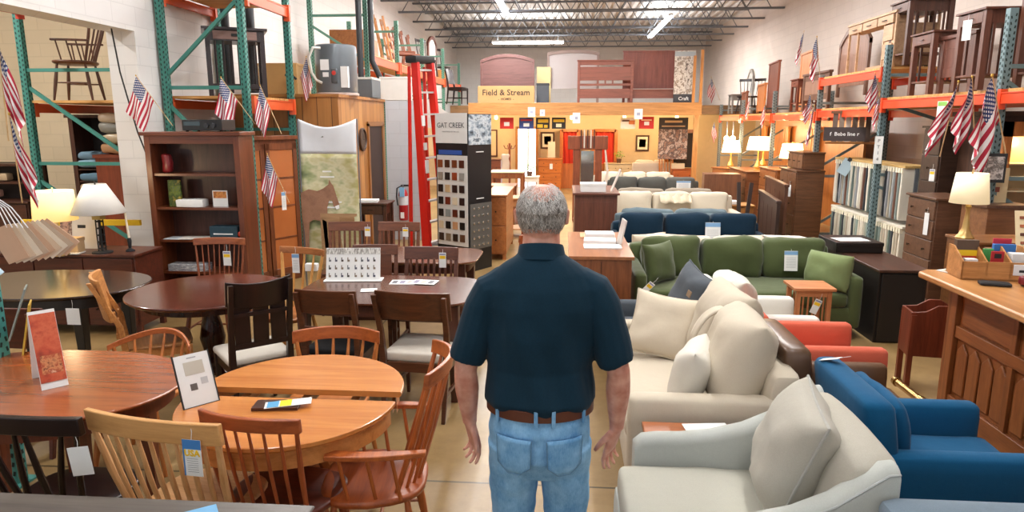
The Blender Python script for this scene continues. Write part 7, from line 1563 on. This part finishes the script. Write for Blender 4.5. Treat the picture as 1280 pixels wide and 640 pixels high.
# belt, loops, pockets
def ringpt(a, z, rx, ry, g=.0): return ((rx+g)*math.cos(a), (ry+g)*math.sin(a), z)
m = M(); m.rings([[ringpt(2*PI*k/40, z, .186, .147, g) for k in range(40)] for z, g in ((.982, 0.004), (.984, .009), (1.02, .009), (1.022, .004), (1.0, -.006))], cap=False).build('belt', plain('#5b2f1c', .45), man, ang=50)
for a in (-PI/2-.06, -PI/2+.25, -PI/2-.85, -PI/2+.9):
    x, y, z = ringpt(a, 0, .197, .158); M().bx((x, y-.002, .998), (.013, .006, .06), (0, 0, a+PI/2)).build('belt_loop', jean, man)
for s in (-1, 1):
    m = M(); pts = [(-.06, .075), (.06, .075), (.058, -.04), (0, -.07), (-.058, -.04)]
    cx = s*.088
    def yb(x, z): return -.01-.158*math.sqrt(max(.05, 1-(x/.19)**2))-.004+ (0.02*max(0,(.83-z))/.1)
    rr = M(); n = len(pts)
    gr = []
    for i in range(9):
        v = i/8; zt = .925-.135*v; hw = .062*(1-.08*v) if v < .75 else .058*(1-(v-.75)*2.6)
        gr.append([(cx+hw*(2*j/8-1), yb(cx+hw*(2*j/8-1), zt), zt) for j in range(9)])
    rr.add([p for r_ in gr for p in r_], [(i*9+j, i*9+j+1, (i+1)*9+j+1, (i+1)*9+j) for i in range(8) for j in range(8)])
    rr.build('back_pocket', jean, man, solid=.005, merge=False)
    ed = [gr[i][0] for i in range(9)]+[gr[8][j] for j in range(1, 9)]+[gr[i][8] for i in range(7, -1, -1)]
    M().tube([(x, y-.003, z) for x, y, z in ed], .0016, 5).build('pocket_stitching', plain('#5f87a6', .8), man)
M().bx((.012, -.175, .955), (.004, .003, .05)).build('yoke_seam', jean, man) if False else None
for s in (-1, 1):
    M().soft((s*.108, .06, .045), (.1, .3, .09), .04, n=8, fn=lambda w, q: Vector((w.x*(1-.15*max(0, q[1])), w.y, w.z*(1-.3*max(0, q[1]))))).build('shoe', plain('#3a2a20', .5), man)
# hair: scalp shell and strands, thin on the crown
hair_m = blotch(['#4f4a46', '#85807a', '#b3aea8', '#6f6963'], 60, .7, (1, 1, .15))
def headpt(az, el, g=0.0):
    c = math.cos(el); return Vector(((.0795+g)*math.sin(az)*c, .012-(.1+g)*math.cos(az)*c+(.008 if el < 0 else 0), 1.695+(.092+g)*math.sin(el)*(1.0 if el > 0 else 1.05)))
m = M(); nA, nE = 40, 20; rows = []
for j in range(nE+1):
    row = []
    for i in range(nA+1):
        az = -2.05+4.1*i/nA
        lo = -.92 if abs(az) < 1.0 else (-.92+(abs(az)-1.0)*.75)
        hi = .74+.5*min(1, abs(az)/1.2)
        if abs(az) > 1.35: hi = 1.1
        el = lo+(hi-lo)*j/nE
        g = .008*math.sin(PI*min(1, (j+.35)/nE*1.0))+.003*noise.noise(Vector((az*9, el*3, 0)))
        row.append(tuple(headpt(az, el, g)))
    rows.append(row)
m.add([p for r_ in rows for p in r_], [(j*(nA+1)+i, j*(nA+1)+i+1, (j+1)*(nA+1)+i+1, (j+1)*(nA+1)+i) for j in range(nE) for i in range(nA)])
hair = m.build('hair', hair_m, man, solid=.004, merge=False)
m = M(); rnd = random.Random(5)
for k in range(5200):
    az = rnd.uniform(-2.05, 2.05); lo = -.92 if abs(az) < 1.0 else (-.92+(abs(az)-1.0)*.75)
    el = rnd.uniform(lo, 1.35)
    if el > .7 and rnd.random() < (el-.66)*1.9*(1.1-min(1, abs(az))*.5): continue
    p = headpt(az, el, .006); dl = rnd.uniform(.13, .26); p2 = headpt(az+rnd.uniform(-.1, .1), el-dl*.5, .011); p3 = headpt(az+rnd.uniform(-.14, .14), el-dl, .009+rnd.uniform(0, .004))
    if el-dl < lo-.12: continue
    w_ = Vector((math.cos(az), math.sin(az), 0))*.0007
    m.add([p-w_, p+w_, p2+w_, p2-w_, p3], [(0, 1, 2, 3), (3, 2, 4)], (0 if rnd.random() < .25+.5*max(0, el) else rnd.choice((1, 2))))
m.build('hair_strands', [plain('#dcd8d2', .6), plain('#a19b94', .6), plain('#6a645e', .6)], hair, merge=False)
# ================================================================ CAMERA AND DAYLIGHT
cd = bpy.data.cameras.new('camera'); cd.sensor_width = 36; cd.lens = 36*FPX/1280; cd.clip_end = 200
co = bpy.data.objects.new('camera', cd); COL.objects.link(co)
co.location = (0, 0, EYE); co.rotation_euler = (PI/2-PITCH, 0, YAW)
sc = bpy.context.scene; sc.camera = co
w = bpy.data.worlds.new('daylight'); sc.world = w; w.use_nodes = True
w.node_tree.nodes['Background'].inputs[0].default_value = (.93, .96, 1.0, 1); w.node_tree.nodes['Background'].inputs[1].default_value = .8
sc.view_settings.view_transform = 'Standard'; sc.view_settings.look = 'None'; sc.view_settings.gamma = 1
sc.view_settings.exposure = 0.4
try: sc.view_settings.use_curve_mapping = False
except Exception: pass
